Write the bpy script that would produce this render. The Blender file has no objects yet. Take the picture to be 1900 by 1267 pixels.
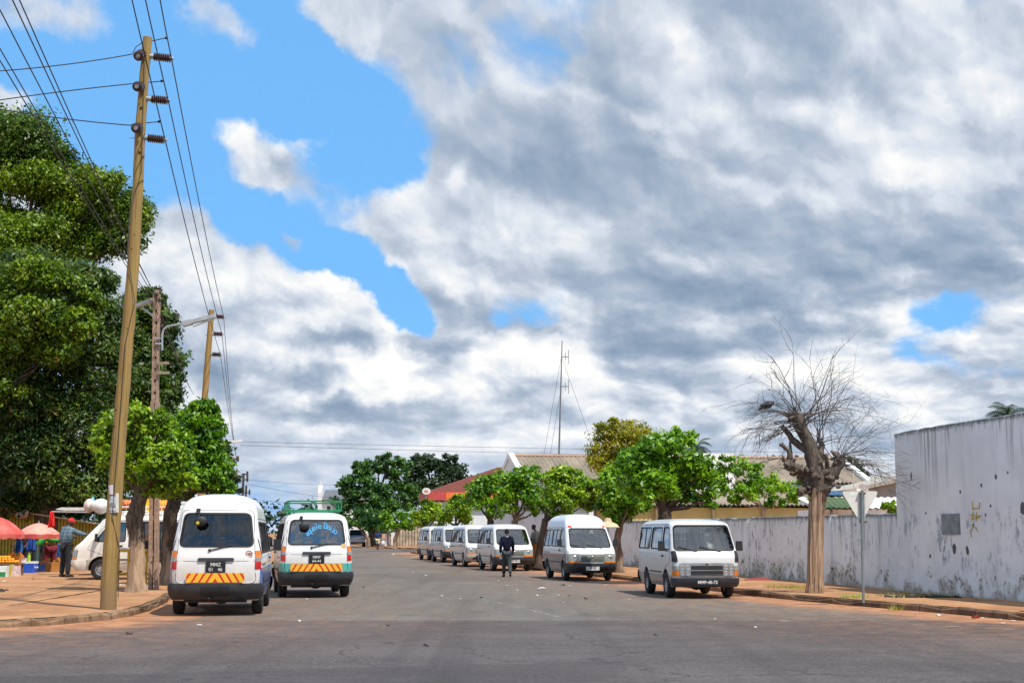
import bpy, bmesh, math, random
import numpy as np
from mathutils import Vector, Matrix, Euler

random.seed(7)
RNG = np.random.default_rng(11)
R = math.radians
SC = bpy.context.scene
COL = SC.collection

# ------------------------------------------------------------------ camera maths
F = 2639.0
EYE = 1.58
PITCH = math.atan((986 - 633.5) / F)
CP, SP = math.cos(PITCH), math.sin(PITCH)


def ray(px, py):
    u = (px - 950) / F
    v = (633.5 - py) / F
    return Vector((u, CP - SP * v, SP + CP * v))


def G(px, py, z=0.0):
    d = ray(px, py)
    t = (z - EYE) / d.z
    return Vector((d.x * t, d.y * t, z))


def at(px, py, Y):
    d = ray(px, py)
    t = Y / d.y
    return Vector((d.x * t, Y, EYE + d.z * t))


cam_d = bpy.data.cameras.new('camera')
cam = bpy.data.objects.new('camera', cam_d)
COL.objects.link(cam)
cam.location = (0, 0, EYE)
cam.rotation_euler = (R(90) + PITCH, 0, 0)
cam_d.sensor_width = 36
cam_d.lens = 36 * F / 1900
cam_d.clip_end = 5000
SC.camera = cam


# ------------------------------------------------------------------ object helpers
def tag(o, label=None, cat=None, group=None, kind=None):
    if label: o['label'] = label
    if cat: o['category'] = cat
    if group: o['group'] = group
    if kind: o['kind'] = kind
    return o


def thing(name, label, cat, loc=(0, 0, 0), rz=0.0, group=None, scale=1.0):
    o = bpy.data.objects.new(name, None)
    o.empty_display_size = 0.2
    COL.objects.link(o)
    o.location = loc
    o.rotation_euler = (0, 0, rz)
    o.scale = (scale,) * 3
    return tag(o, label, cat, group)


def kids(o):
    return [c for c in bpy.data.objects if c.parent == o]


def copy_tree(o, parent=None):
    c = o.copy()
    COL.objects.link(c)
    if parent is not None:
        c.parent = parent
    for ch in kids(o):
        copy_tree(ch, c)
    return c


class MB:
    def __init__(s):
        s.v = []; s.f = []; s.m = []

    def add(s, vs, fs, mi=0):
        b = len(s.v)
        s.v.extend([tuple(p) for p in vs])
        for f in fs:
            s.f.append([i + b for i in f]); s.m.append(mi)
        return s

    def box(s, c, d, rz=0.0, mi=0, taper=1.0):
        x, y, z = d[0] / 2, d[1] / 2, d[2] / 2
        vs = []
        cz, sz = math.cos(rz), math.sin(rz)
        for k in (-1, 1):
            t = taper if k > 0 else 1.0
            for (i, j) in ((-1, -1), (1, -1), (1, 1), (-1, 1)):
                X, Y = i * x * t, j * y * t
                vs.append((c[0] + X * cz - Y * sz, c[1] + X * sz + Y * cz, c[2] + k * z))
        return s.add(vs, [(3, 2, 1, 0), (4, 5, 6, 7), (0, 1, 5, 4), (1, 2, 6, 5), (2, 3, 7, 6), (3, 0, 4, 7)], mi)

    def bar(s, a, b, w, h=None, mi=0):
        """square section bar from a to b"""
        h = h or w
        a, b = Vector(a), Vector(b)
        d = (b - a).normalized()
        up = Vector((0, 0, 1)) if abs(d.z) < 0.95 else Vector((0, 1, 0))
        x = d.cross(up).normalized(); y = x.cross(d).normalized()
        vs = []
        for p in (a, b):
            for (i, j) in ((-1, -1), (1, -1), (1, 1), (-1, 1)):
                vs.append(p + x * (i * w / 2) + y * (j * h / 2))
        return s.add(vs, [(3, 2, 1, 0), (4, 5, 6, 7), (0, 1, 5, 4), (1, 2, 6, 5), (2, 3, 7, 6), (3, 0, 4, 7)], mi)

    def tube(s, pts, rad, n=8, mi=0, cap=True, rough=0.0):
        pts = [Vector(p) for p in pts]
        if not hasattr(rad, '__len__'):
            rad = [rad] * len(pts)
        b = len(s.v)
        d0 = (pts[1] - pts[0]).normalized()
        up = Vector((1, 0, 0)) if abs(d0.x) < 0.9 else Vector((0, 1, 0))
        x = d0.cross(up).normalized()
        for i, p in enumerate(pts):
            if i == 0: d = pts[1] - pts[0]
            elif i == len(pts) - 1: d = pts[-1] - pts[-2]
            else: d = pts[i + 1] - pts[i - 1]
            d = d.normalized()
            x = (x - d * x.dot(d))
            x = x.normalized() if x.length > 1e-6 else d.orthogonal().normalized()
            y = d.cross(x)
            for k in range(n):
                a = 2 * math.pi * k / n
                r = rad[i] * (1 + (random.uniform(-rough, rough) if rough else 0))
                s.v.append(tuple(p + x * (math.cos(a) * r) + y * (math.sin(a) * r)))
        for i in range(len(pts) - 1):
            for k in range(n):
                k2 = (k + 1) % n
                s.f.append([b + i * n + k, b + i * n + k2, b + (i + 1) * n + k2, b + (i + 1) * n + k]); s.m.append(mi)
        if cap:
            s.f.append([b + k for k in range(n)][::-1]); s.m.append(mi)
            e = b + (len(pts) - 1) * n
            s.f.append([e + k for k in range(n)]); s.m.append(mi)
        return s

    def lathe(s, prof, n=24, c=(0, 0, 0), axis='z', mi=0):
        """prof: list of (r, h); closed ends when r==0"""
        b = len(s.v)
        for (r, h) in prof:
            for k in range(n):
                a = 2 * math.pi * k / n
                p = (math.cos(a) * r, math.sin(a) * r, h)
                if axis == 'x': p = (p[2], p[0], p[1])
                elif axis == 'y': p = (p[0], p[2], p[1])
                s.v.append((p[0] + c[0], p[1] + c[1], p[2] + c[2]))
        for i in range(len(prof) - 1):
            for k in range(n):
                k2 = (k + 1) % n
                f = [b + i * n + k, b + i * n + k2, b + (i + 1) * n + k2, b + (i + 1) * n + k]
                if axis == 'y': f = f[::-1]
                s.f.append(f); s.m.append(mi)
        return s

    def ell(s, c, r, n=12, m=8, mi=0, rz=0.0):
        b = len(s.v)
        cz, sz = math.cos(rz), math.sin(rz)
        for i in range(m + 1):
            th = math.pi * i / m
            for k in range(n):
                a = 2 * math.pi * k / n
                x, y, z = r[0] * math.sin(th) * math.cos(a), r[1] * math.sin(th) * math.sin(a), -r[2] * math.cos(th)
                s.v.append((c[0] + x * cz - y * sz, c[1] + x * sz + y * cz, c[2] + z))
        for i in range(m):
            for k in range(n):
                k2 = (k + 1) % n
                s.f.append([b + i * n + k, b + i * n + k2, b + (i + 1) * n + k2, b + (i + 1) * n + k]); s.m.append(mi)
        return s

    def prism(s, poly, a, b, axis='x', mi=0):
        n = len(poly)

        def P(u, v, w):
            return {'x': (w, u, v), 'y': (u, w, v), 'z': (u, v, w)}[axis]
        vs = [P(u, v, a) for u, v in poly] + [P(u, v, b) for u, v in poly]
        fs = [list(range(n))[::-1], list(range(n, 2 * n))] + [[i, (i + 1) % n, n + (i + 1) % n, n + i] for i in range(n)]
        return s.add(vs, fs, mi)

    def mesh(s, name, mats, smooth=True, angle=40, fix=True):
        me = bpy.data.meshes.new(name)
        me.from_pydata(s.v, [], s.f)
        for m in (mats if isinstance(mats, (list, tuple)) else [mats]):
            me.materials.append(m)
        if any(s.m):
            me.polygons.foreach_set('material_index', s.m)
        if fix:
            bm = bmesh.new(); bm.from_mesh(me)
            bmesh.ops.recalc_face_normals(bm, faces=bm.faces)
            bm.to_mesh(me); bm.free()
        if smooth:
            me.polygons.foreach_set('use_smooth', [True] * len(me.polygons))
            me.set_sharp_from_angle(angle=R(angle))
        me.update()
        return me

    def build(s, name, mats, parent=None, loc=None, rz=None, smooth=True, angle=40, fix=True):
        return link(name, s.mesh(name, mats, smooth, angle, fix), parent, loc, rz)


def link(name, me, parent=None, loc=None, rz=None):
    o = bpy.data.objects.new(name, me)
    COL.objects.link(o)
    if parent is not None: o.parent = parent
    if loc is not None: o.location = loc
    if rz is not None: o.rotation_euler = (0, 0, rz)
    return o


def text(body, size, m, parent, loc, rot, name='lettering', align='CENTER', bold=0.0):
    c = bpy.data.curves.new('t', 'FONT')
    c.body = body; c.size = size; c.align_x = align; c.align_y = 'CENTER'
    c.extrude = 0.0008; c.offset = bold
    o = bpy.data.objects.new('t', c)
    COL.objects.link(o)
    dg = bpy.context.evaluated_depsgraph_get(); dg.update()
    me = bpy.data.meshes.new_from_object(o.evaluated_get(dg))
    bpy.data.objects.remove(o); bpy.data.curves.remove(c)
    me.materials.clear(); me.materials.append(m); me.name = name
    o = link(name, me, parent, loc)
    o.rotation_euler = rot
    return o


# ------------------------------------------------------------------ node helpers
class NT:
    def __init__(s, tree):
        s.t = tree

    def n(s, typ, props=None, **ins):
        nd = s.t.nodes.new(typ)
        for k, v in (props or {}).items():
            setattr(nd, k, v)
        for k, v in ins.items():
            key = int(k[1:]) if k[0] == 'i' and k[1:].isdigit() else k.replace('_', ' ')
            s.set(nd.inputs[key], v)
        return nd

    def set(s, sock, v):
        if isinstance(v, bpy.types.NodeSocket): s.t.links.new(v, sock)
        elif isinstance(v, bpy.types.Node): s.t.links.new(v.outputs[0], sock)
        else: sock.default_value = v

    def math(s, op, a, b=0.0, c=None, clamp=False):
        nd = s.t.nodes.new('ShaderNodeMath'); nd.operation = op; nd.use_clamp = clamp
        s.set(nd.inputs[0], a); s.set(nd.inputs[1], b)
        if c is not None: s.set(nd.inputs[2], c)
        return nd.outputs[0]

    def mixc(s, fac, a, b, mode='MIX'):
        nd = s.t.nodes.new('ShaderNodeMix'); nd.data_type = 'RGBA'; nd.blend_type = mode
        s.set(nd.inputs[0], fac); s.set(nd.inputs[6], col4(a)); s.set(nd.inputs[7], col4(b))
        return nd.outputs[2]

    def ramp(s, fac, stops, interp='LINEAR'):
        nd = s.t.nodes.new('ShaderNodeValToRGB'); nd.color_ramp.interpolation = interp
        e = nd.color_ramp.elements
        while len(e) < len(stops): e.new(0.5)
        for el, (p, c) in zip(e, stops):
            el.position = p; el.color = col4(c) if not isinstance(c, float) else (c, c, c, 1)
        s.set(nd.inputs[0], fac)
        return nd.outputs[0]

    def mr(s, v, a, b, c=0.0, d=1.0, smooth=True):
        nd = s.t.nodes.new('ShaderNodeMapRange')
        nd.interpolation_type = 'SMOOTHSTEP' if smooth else 'LINEAR'
        s.set(nd.inputs[0], v)
        for i, x in enumerate((a, b, c, d)): s.set(nd.inputs[i + 1], x)
        return nd.outputs[0]

    def noise(s, vec, scale, detail=4, rough=0.55, dim='3D', dist=0.0, typ='FBM'):
        nd = s.t.nodes.new('ShaderNodeTexNoise'); nd.noise_dimensions = dim; nd.noise_type = typ
        if vec is not None: s.set(nd.inputs['Vector'], vec)
        nd.inputs['Scale'].default_value = scale; nd.inputs['Detail'].default_value = detail
        nd.inputs['Roughness'].default_value = rough; nd.inputs['Distortion'].default_value = dist
        return nd

    def mapv(s, vec, loc=(0, 0, 0), rot=(0, 0, 0), sc=(1, 1, 1), typ='POINT'):
        nd = s.t.nodes.new('ShaderNodeMapping'); nd.vector_type = typ
        s.set(nd.inputs[0], vec)
        nd.inputs[1].default_value = loc; nd.inputs[2].default_value = rot; nd.inputs[3].default_value = sc
        return nd.outputs[0]


def col4(c):
    if isinstance(c, (bpy.types.NodeSocket, bpy.types.Node)): return c
    return (c[0], c[1], c[2], 1.0) if len(c) == 3 else tuple(c)


def new_mat(name):
    m = bpy.data.materials.new(name); m.use_nodes = True
    t = NT(m.node_tree)
    b = m.node_tree.nodes['Principled BSDF']
    return m, t, b


_mats = {}


def mat(name, c, rough=0.6, metal=0.0, var=0.15, vs=6.0, bump=0.0, coat=0.0, spec=0.5, dirt=None):
    """plain painted / cloth / plastic material with a little mottling"""
    if name in _mats: return _mats[name]
    m, t, b = new_mat(name)
    tc = t.n('ShaderNodeTexCoord').outputs['Object']
    nz = t.noise(tc, vs, 5, 0.6)
    f = t.mr(nz.outputs[0], 0.3, 0.7)
    lo = tuple(x * (1 - var) for x in c); hi = tuple(min(1, x * (1 + var)) for x in c)
    colr = t.mixc(f, lo, hi)
    if dirt:
        dz = t.n('ShaderNodeSeparateXYZ', i0=tc).outputs[2]
        dm = t.math('MULTIPLY', t.mr(dz, dirt[1], dirt[0]), t.mr(nz.outputs[0], 0.35, 0.6))
        colr = t.mixc(dm, colr, dirt[2])
    t.set(b.inputs['Base Color'], colr)
    b.inputs['Roughness'].default_value = rough
    b.inputs['Metallic'].default_value = metal
    b.inputs['Coat Weight'].default_value = coat
    b.inputs['Specular IOR Level'].default_value = spec
    if bump:
        bp = t.n('ShaderNodeBump', Strength=0.5, Distance=bump, Height=t.noise(tc, vs * 4, 4).outputs[0])
        t.set(b.inputs['Normal'], bp)
    _mats[name] = m
    return m


def glass(name, tint, refl=0.1, rough=0.02):
    if name in _mats: return _mats[name]
    m = bpy.data.materials.new(name); m.use_nodes = True
    t = NT(m.node_tree); m.node_tree.nodes.clear()
    tr = t.n('ShaderNodeBsdfTransparent', Color=col4(tint))
    gl = t.n('ShaderNodeBsdfGlossy', Color=(1, 1, 1, 1), Roughness=rough)
    fr = t.n('ShaderNodeFresnel', IOR=1.5)
    fac = t.math('ADD', t.math('MULTIPLY', fr.outputs[0], 0.9), refl, clamp=True)
    mx = t.n('ShaderNodeMixShader', i0=fac, i1=tr.outputs[0], i2=gl.outputs[0])
    o = t.n('ShaderNodeOutputMaterial', Surface=mx.outputs[0])
    _mats[name] = m
    return m


def emblem(name, c):
    return mat(name, c, 0.5, var=0.02)
# ------------------------------------------------------------------ sky, sun
SUN_AZ = Vector((0.67, -0.742, 0)).normalized()
SUN_EL = R(60)
world = bpy.data.worlds.new('World'); SC.world = world; world.use_nodes = True
wt = NT(world.node_tree); world.node_tree.nodes.clear()
K = 2.639


def sph(px, py):
    d = ray(px, py).normalized()
    return (math.atan2(d.x, d.y) * K, math.asin(d.z) * K)


tc = wt.n('ShaderNodeTexCoord').outputs['Generated']
sp = wt.n('ShaderNodeSeparateXYZ', i0=tc)
az = wt.math('MULTIPLY', wt.math('ARCTAN2', sp.outputs[0], sp.outputs[1]), K)
el = wt.math('MULTIPLY', wt.math('ARCSINE', sp.outputs[2]), K)
P0 = wt.n('ShaderNodeCombineXYZ', i0=az, i1=el).outputs[0]
# ragged edges: warp the direction by two scales of noise
w1 = wt.noise(P0, 3.2, 3, 0.6, '2D')
w2 = wt.noise(P0, 11.0, 4, 0.65, '2D')
ws = wt.n('ShaderNodeVectorMath', {'operation': 'SUBTRACT'}, i0=w1.outputs[1], i1=(0.5, 0.5, 0.5))
ws2 = wt.n('ShaderNodeVectorMath', {'operation': 'SUBTRACT'}, i0=w2.outputs[1], i1=(0.5, 0.5, 0.5))
wa = wt.n('ShaderNodeVectorMath', {'operation': 'MULTIPLY_ADD'}, i0=ws.outputs[0], i1=(0.16, 0.13, 0), i2=P0)
P1 = wt.n('ShaderNodeVectorMath', {'operation': 'MULTIPLY_ADD'}, i0=ws2.outputs[0], i1=(0.07, 0.06, 0), i2=wa.outputs[0]).outputs[0]


def blobs(lst, vec, gr=1.0):
    """sum of soft ellipses given as (px, py, rx, ry, angle, weight)"""
    tot = None
    for (px, py, rx, ry, ang, w) in lst:
        c = sph(px, py)
        q = wt.t.nodes.new('ShaderNodeTexGradient'); q.gradient_type = 'SPHERICAL'
        tm = q.texture_mapping; tm.vector_type = 'TEXTURE'
        tm.translation = (c[0], c[1], 0); tm.rotation = (0, 0, R(ang)); tm.scale = (rx * gr / 1000, ry * gr / 1000, 1)
        wt.set(q.inputs[0], vec)
        g = wt.mr(q.outputs['Fac'], 0.0, 1.0, 0.0, w)
        tot = g if tot is None else wt.math('ADD', tot, g)
    return tot


COVER = [  # where cloud is (+) and where blue shows (-)
    (1330, 160, 830, 560, 0, 1.0), (1500, 420, 720, 440, 0, 0.8), (1000, 480, 380, 280, -35, 0.6),
    (480, 285, 170, 75, -28, 0.85), (590, 250, 80, 50, 20, 0.45), (390, 65, 130, 85, -40, 0.72), (100, 15, 200, 80, 0, 0.62), (330, 395, 90, 70, 0, 0.55), (540, 425, 55, 34, -40, 0.7), (590, 455, 60, 30, -30, 0.5),
    (440, 600, 400, 210, -12, 1.1), (330, 500, 230, 120, -10, 0.7), (730, 440, 180, 120, -40, 0.62), (700, 315, 110, 60, -30, -0.45),
    (640, 720, 500, 190, 0, 0.8), (1020, 700, 340, 150, 0, 0.9), (1500, 740, 640, 210, 0, 0.75), (1860, 330, 320, 300, 0, 0.7),
    (30, 400, 150, 100, 0, 0.7), (0, 195, 75, 60, 0, 0.6), (870, 640, 140, 90, 0, 0.5), (640, 30, 160, 120, 0, 0.45), (760, 60, 190, 130, 0, 0.6), (780, 180, 130, 110, 0, 0.35), (830, 290, 70, 90, 0, 0.45), (960, 380, 180, 110, -30, 0.4), (600, 10, 120, 70, 0, 0.35),
    (630, 170, 560, 220, 0, -0.55), (450, 400, 300, 80, 0, -0.4), (620, 470, 130, 55, -30, -0.35),
    (705, 545, 190, 62, -45, -0.95), (985, 592, 150, 75, 10, -0.95), (1770, 600, 150, 75, 15, -0.98), (1735, 695, 190, 46, -8, -0.78), (1075, 450, 80, 50, 0, -0.35),
    (560, 975, 260, 60, 0, -0.30), (760, 590, 120, 50, -50, -0.35), (1150, 775, 80, 40, -30, -0.2),
]
SHADE = [  # grey cloud bases (-) and sunlit towers (+)
    (1150, 300, 460, 190, -20, -0.20), (1400, 470, 580, 110, 6, -0.32), (1640, 560, 340, 120, 10, -0.30), (930, 120, 470, 230, -20, -0.14),
    (1330, 560, 300, 85, 0, -0.30), (1130, 590, 210, 60, -20, -0.22), (1480, 610, 170, 60, 0, -0.2), (1550, 110, 270, 140, 10, -0.14), (1000, 330, 200, 90, -20, -0.16),
    (1850, 480, 140, 140, 0, -0.3), (1850, 730, 170, 90, -30, -0.25), (460, 585, 100, 45, -10, -0.34), (640, 645, 150, 32, 6, -0.46), (545, 700, 190, 38, 0, -0.42), (610, 790, 290, 36, 0, -0.40),
    (850, 645, 100, 32, 0, -0.42), (880, 590, 110, 40, -10, -0.2), (770, 770, 150, 40, 0, -0.25), (1220, 700, 220, 100, -30, -0.34), (560, 305, 150, 36, -35, -0.40), (970, 730, 80, 60, 0, -0.25),
    (950, 860, 520, 40, 0, -0.22), (1460, 790, 300, 60, 0, -0.3), (400, 690, 90, 60, 0, -0.25),
    (1265, 100, 110, 70, -40, 0.34), (1650, 250, 190, 120, -20, 0.36), (1800, 240, 150, 160, 0, 0.20), (1200, 245, 340, 30, -24, 0.34), (1750, 500, 160, 40, 12, 0.22),
    (1560, 360, 260, 34, -10, 0.28), (400, 500, 260, 90, -14, 0.36), (600, 530, 130, 60, -30, 0.38), (710, 605, 70, 60, -60, 0.60), (575, 610, 180, 34, 0, 0.40), (735, 690, 120, 44, -45, 0.60), (640, 745, 150, 26, 0, 0.36),
    (1010, 655, 150, 50, 0, 0.50), (880, 740, 100, 70, -40, 0.42), (1000, 800, 200, 36, 0, 0.36), (620, 805, 110, 26, 0, 0.30), (350, 770, 160, 50, 0, 0.25), (1130, 770, 210, 50, -20, 0.35), (1545, 690, 190, 80, 0, 0.42), (1690, 640, 110, 34, 0, 0.35), (1450, 610, 150, 26, 0, 0.3),
    (760, 400, 230, 70, -40, 0.26), (1000, 430, 200, 80, -20, 0.26), (860, 300, 60, 35, 60, 0.35), (600, 250, 90, 45, 0, 0.3), (430, 270, 120, 50, 0, 0.25), (1640, 760, 190, 50, 0, 0.2),
]
cov = blobs(COVER, P1, 1.22)
low = wt.mr(el, 0.46, 0.10, 0.0, 0.62)          # broken cloud all round the horizon
cov = wt.math('ADD', cov, low)
# unseen cloud added behind and overhead to neutralise blue ambient light and reflections
cov = wt.math('ADD', cov, wt.mr(wt.math('ABSOLUTE', az), 1.15, 2.4, 0.0, 0.42))
cov = wt.math('ADD', cov, wt.mr(el, 1.15, 2.2, 0.0, 0.30))
vv = wt.math('MULTIPLY', wt.math('LOGARITHM', wt.math('MAXIMUM', wt.math('ADD', el, 0.34), 0.20), math.e), 1.12)
vv = wt.math('ADD', vv, wt.math('MULTIPLY', wt.math('MULTIPLY', az, 0.26), wt.mr(el, 0.12, 0.62)))
els = wt.n('ShaderNodeCombineXYZ', i0=wt.math('MULTIPLY', az, 0.88), i1=vv).outputs[0]


def fb(vec, vs=7.0, det=3.0):
    v = wt.t.nodes.new('ShaderNodeTexVoronoi'); v.voronoi_dimensions = '2D'; v.feature = 'SMOOTH_F1'
    wt.set(v.inputs['Vector'], vec)
    v.inputs['Scale'].default_value = vs; v.inputs['Detail'].default_value = det
    v.inputs['Roughness'].default_value = 0.5; v.inputs['Smoothness'].default_value = 0.75
    a = wt.noise(vec, 3.4, 4, 0.5, '2D', 0.2)
    return wt.math('SUBTRACT', a.outputs[0], wt.math('MULTIPLY', v.outputs[0], 0.30))


def fine_at(vec):
    return wt.noise(vec, 7.0, 9, 0.58, '2D', 0.3).outputs[0]


Pw = wt.n('ShaderNodeVectorMath', {'operation': 'MULTIPLY_ADD'}, i0=ws2.outputs[0], i1=(0.06, 0.06, 0), i2=els).outputs[0]
n0 = fb(Pw)
Pl = wt.n('ShaderNodeVectorMath', {'operation': 'ADD'}, i0=Pw, i1=(0.020, 0.055, 0)).outputs[0]
n1 = fb(Pl)
f0 = fine_at(els)
Pf = wt.n('ShaderNodeVectorMath', {'operation': 'ADD'}, i0=els, i1=(0.008, 0.020, 0)).outputs[0]
f1 = fine_at(Pf)
dens = wt.math('ADD', cov, wt.math('ADD', wt.math('MULTIPLY', wt.math('SUBTRACT', n0, 0.36), 0.75), wt.math('MULTIPLY', wt.math('SUBTRACT', f0, 0.5), 0.75)))
mask = wt.mr(dens, 0.12, 0.60)
relief = wt.math('ADD', wt.math('MULTIPLY', wt.math('SUBTRACT', n0, n1), 1.5), wt.math('MULTIPLY', wt.math('SUBTRACT', f0, f1), 0.75))
relief = wt.math('MULTIPLY', relief, wt.mr(el, 0.34, 0.62, 1.05, 0.62))
sh = blobs(SHADE, P1, 1.15)
fine = wt.math('ADD', wt.math('MULTIPLY', wt.math('SUBTRACT', n0, 0.36), 0.35), wt.math('MULTIPLY', wt.math('SUBTRACT', f0, 0.5), 0.25))
lit = wt.math('ADD', wt.math('ADD', wt.math('ADD', relief, sh), fine), 0.66)
edge = wt.mr(dens, 0.85, 0.30, 0.0, 0.10)
lit = wt.math('ADD', lit, edge)
lit = wt.math('ADD', lit, wt.mr(el, 0.62, 0.24, -0.07, 0.08))
dl = wt.math('SUBTRACT', lit, 0.5)
lit = wt.math('ADD', 0.5, wt.math('DIVIDE', dl, wt.math('ADD', 1.0, wt.math('MULTIPLY', wt.math('ABSOLUTE', dl), 0.9))), clamp=True)
ccol = wt.ramp(lit, [(0.05, (0.22, 0.32, 0.45)), (0.30, (0.37, 0.46, 0.59)), (0.54, (0.53, 0.60, 0.71)), (0.71, (0.70, 0.76, 0.85)), (0.89, (1.0, 1.0, 0.99)), (1.0, (1.12, 1.12, 1.08))])
ccol = wt.mixc(1.0, ccol, (10.0, 10.0, 10.0), 'MULTIPLY')
sky = wt.n('ShaderNodeTexSky', {'sky_type': 'NISHITA', 'sun_disc': False, 'sun_elevation': SUN_EL,
                                'sun_rotation': math.atan2(SUN_AZ.x, SUN_AZ.y), 'air_density': 1.0, 'dust_density': 0.3, 'ozone_density': 3.0})
skyc = wt.mixc(1.0, sky.outputs[0], (1.2, 1.75, 2.0), 'MULTIPLY')
skyc = wt.mixc(0.85, skyc, (1.85, 5.05, 9.8))
skyc = wt.mixc(wt.mr(el, 0.42, -0.02, 0.0, 0.85), skyc, (3.1, 5.4, 9.0))
ccol = wt.mixc(wt.mr(el, 0.24, 0.0, 0.0, 0.5), ccol, (5.3, 6.5, 8.5))
fin = wt.mixc(mask, skyc, ccol)
bg = wt.n('ShaderNodeBackground', Color=fin, Strength=0.1)
wt.n('ShaderNodeOutputWorld', Surface=bg.outputs[0])
world.cycles.sampling_method = 'MANUAL'
world.cycles.sample_map_resolution = 512

sd = bpy.data.lights.new('sun', 'SUN'); sd.energy = 4.9; sd.angle = R(0.53); sd.color = (1.0, 0.95, 0.86)
so = bpy.data.objects.new('sun', sd); COL.objects.link(so)
sunv = SUN_AZ * math.cos(SUN_EL) + Vector((0, 0, math.sin(SUN_EL)))
so.rotation_euler = (-sunv).to_track_quat('-Z', 'Y').to_euler()
SC.view_settings.view_transform = 'Standard'; SC.view_settings.look = 'None'
SC.view_settings.exposure = 0.0; SC.view_settings.gamma = 1.0
SC.cycles.max_bounces = 6; SC.cycles.transparent_max_bounces = 24
SC.cycles.diffuse_bounces = 3; SC.cycles.glossy_bounces = 3
SC.cycles.caustics_reflective = False; SC.cycles.caustics_refractive = False
SC.cycles.use_denoising = True

# ------------------------------------------------------------------ kerb lines (world metres)
KR = [(60, 21.5), (26, 21.9), (14, 22.9), (11.2, 23.8), (9.9, 24.7), (9.05, 26.0), (8.55, 28.0), (7.55, 30.6), (6.75, 32.8), (5.8, 36.6), (4.6, 43.0), (3.75, 47.5),
      (2.9, 51.5), (1.25, 58.5), (0.2, 64.0), (-1.55, 74.0), (-2.6, 79.5), (-4.5, 90.0), (-7.3, 105.5), (-7.6, 107.6)]
KL = [(-60, 20.6), (-30, 21.6), (-14, 22.4), (-9.6, 23.2), (-8.35, 23.9), (-7.6, 25.0), (-7.2, 26.4), (-7.25, 28.6), (-7.55, 31.1), (-8.55, 37.0), (-9.6, 45), (-11.7, 60), (-18.2, 100), (-29, 160), (-44, 230)]
KF = [(60, 127), (10, 128.5), (-7, 129.2), (-9.2, 129.8), (-10.6, 131), (-12.5, 138), (-16, 158), (-30, 232)]


def subdiv(poly, step):
    out = []
    for a, b in zip(poly, poly[1:]):
        n = max(1, int(math.dist(a, b) / step))
        for i in range(n):
            out.append((a[0] + (b[0] - a[0]) * i / n, a[1] + (b[1] - a[1]) * i / n))
    out.append(poly[-1])
    return out


def smooth_poly(p, it=2):
    for _ in range(it):
        q = [p[0]]
        for a, b in zip(p, p[1:]):
            q.append((a[0] * .75 + b[0] * .25, a[1] * .75 + b[1] * .25))
            q.append((a[0] * .25 + b[0] * .75, a[1] * .25 + b[1] * .75))
        q.append(p[-1]); p = q
    return p


KR, KL, KF = (smooth_poly(k) for k in (KR, KL, KF))
KERB = 0.13


def kerb_dist(X, Y):
    d = np.full(X.shape, 1e9)
    for line in (KR, KL, KF):
        for a, b in zip(line, line[1:]):
            ax, ay = a; bx, by = b
            vx, vy = bx - ax, by - ay
            L = vx * vx + vy * vy + 1e-9
            t = np.clip(((X - ax) * vx + (Y - ay) * vy) / L, 0, 1)
            d = np.minimum(d, np.hypot(X - ax - t * vx, Y - ay - t * vy))
    return d


def sheet(name, xs, ys, z, m):
    X, Y = np.meshgrid(xs, ys)
    nx, ny = len(xs), len(ys)
    co = np.zeros((nx * ny, 3), np.float32)
    co[:, 0] = X.ravel(); co[:, 1] = Y.ravel(); co[:, 2] = z
    i = np.arange(ny - 1)[:, None] * nx + np.arange(nx - 1)[None, :]
    fs = np.stack([i, i + 1, i + nx + 1, i + nx], -1).reshape(-1, 4)
    me = bpy.data.meshes.new(name)
    me.from_pydata(co.tolist(), [], fs.tolist())
    at_ = me.attributes.new('edge', 'FLOAT', 'POINT')
    at_.data.foreach_set('value', kerb_dist(X.ravel(), Y.ravel()).astype(np.float32))
    me.materials.append(m); me.update()
    return tag(link(name, me), kind='structure')


SAND_A, SAND_B = (0.34, 0.145, 0.065), (0.48, 0.235, 0.115)


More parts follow.
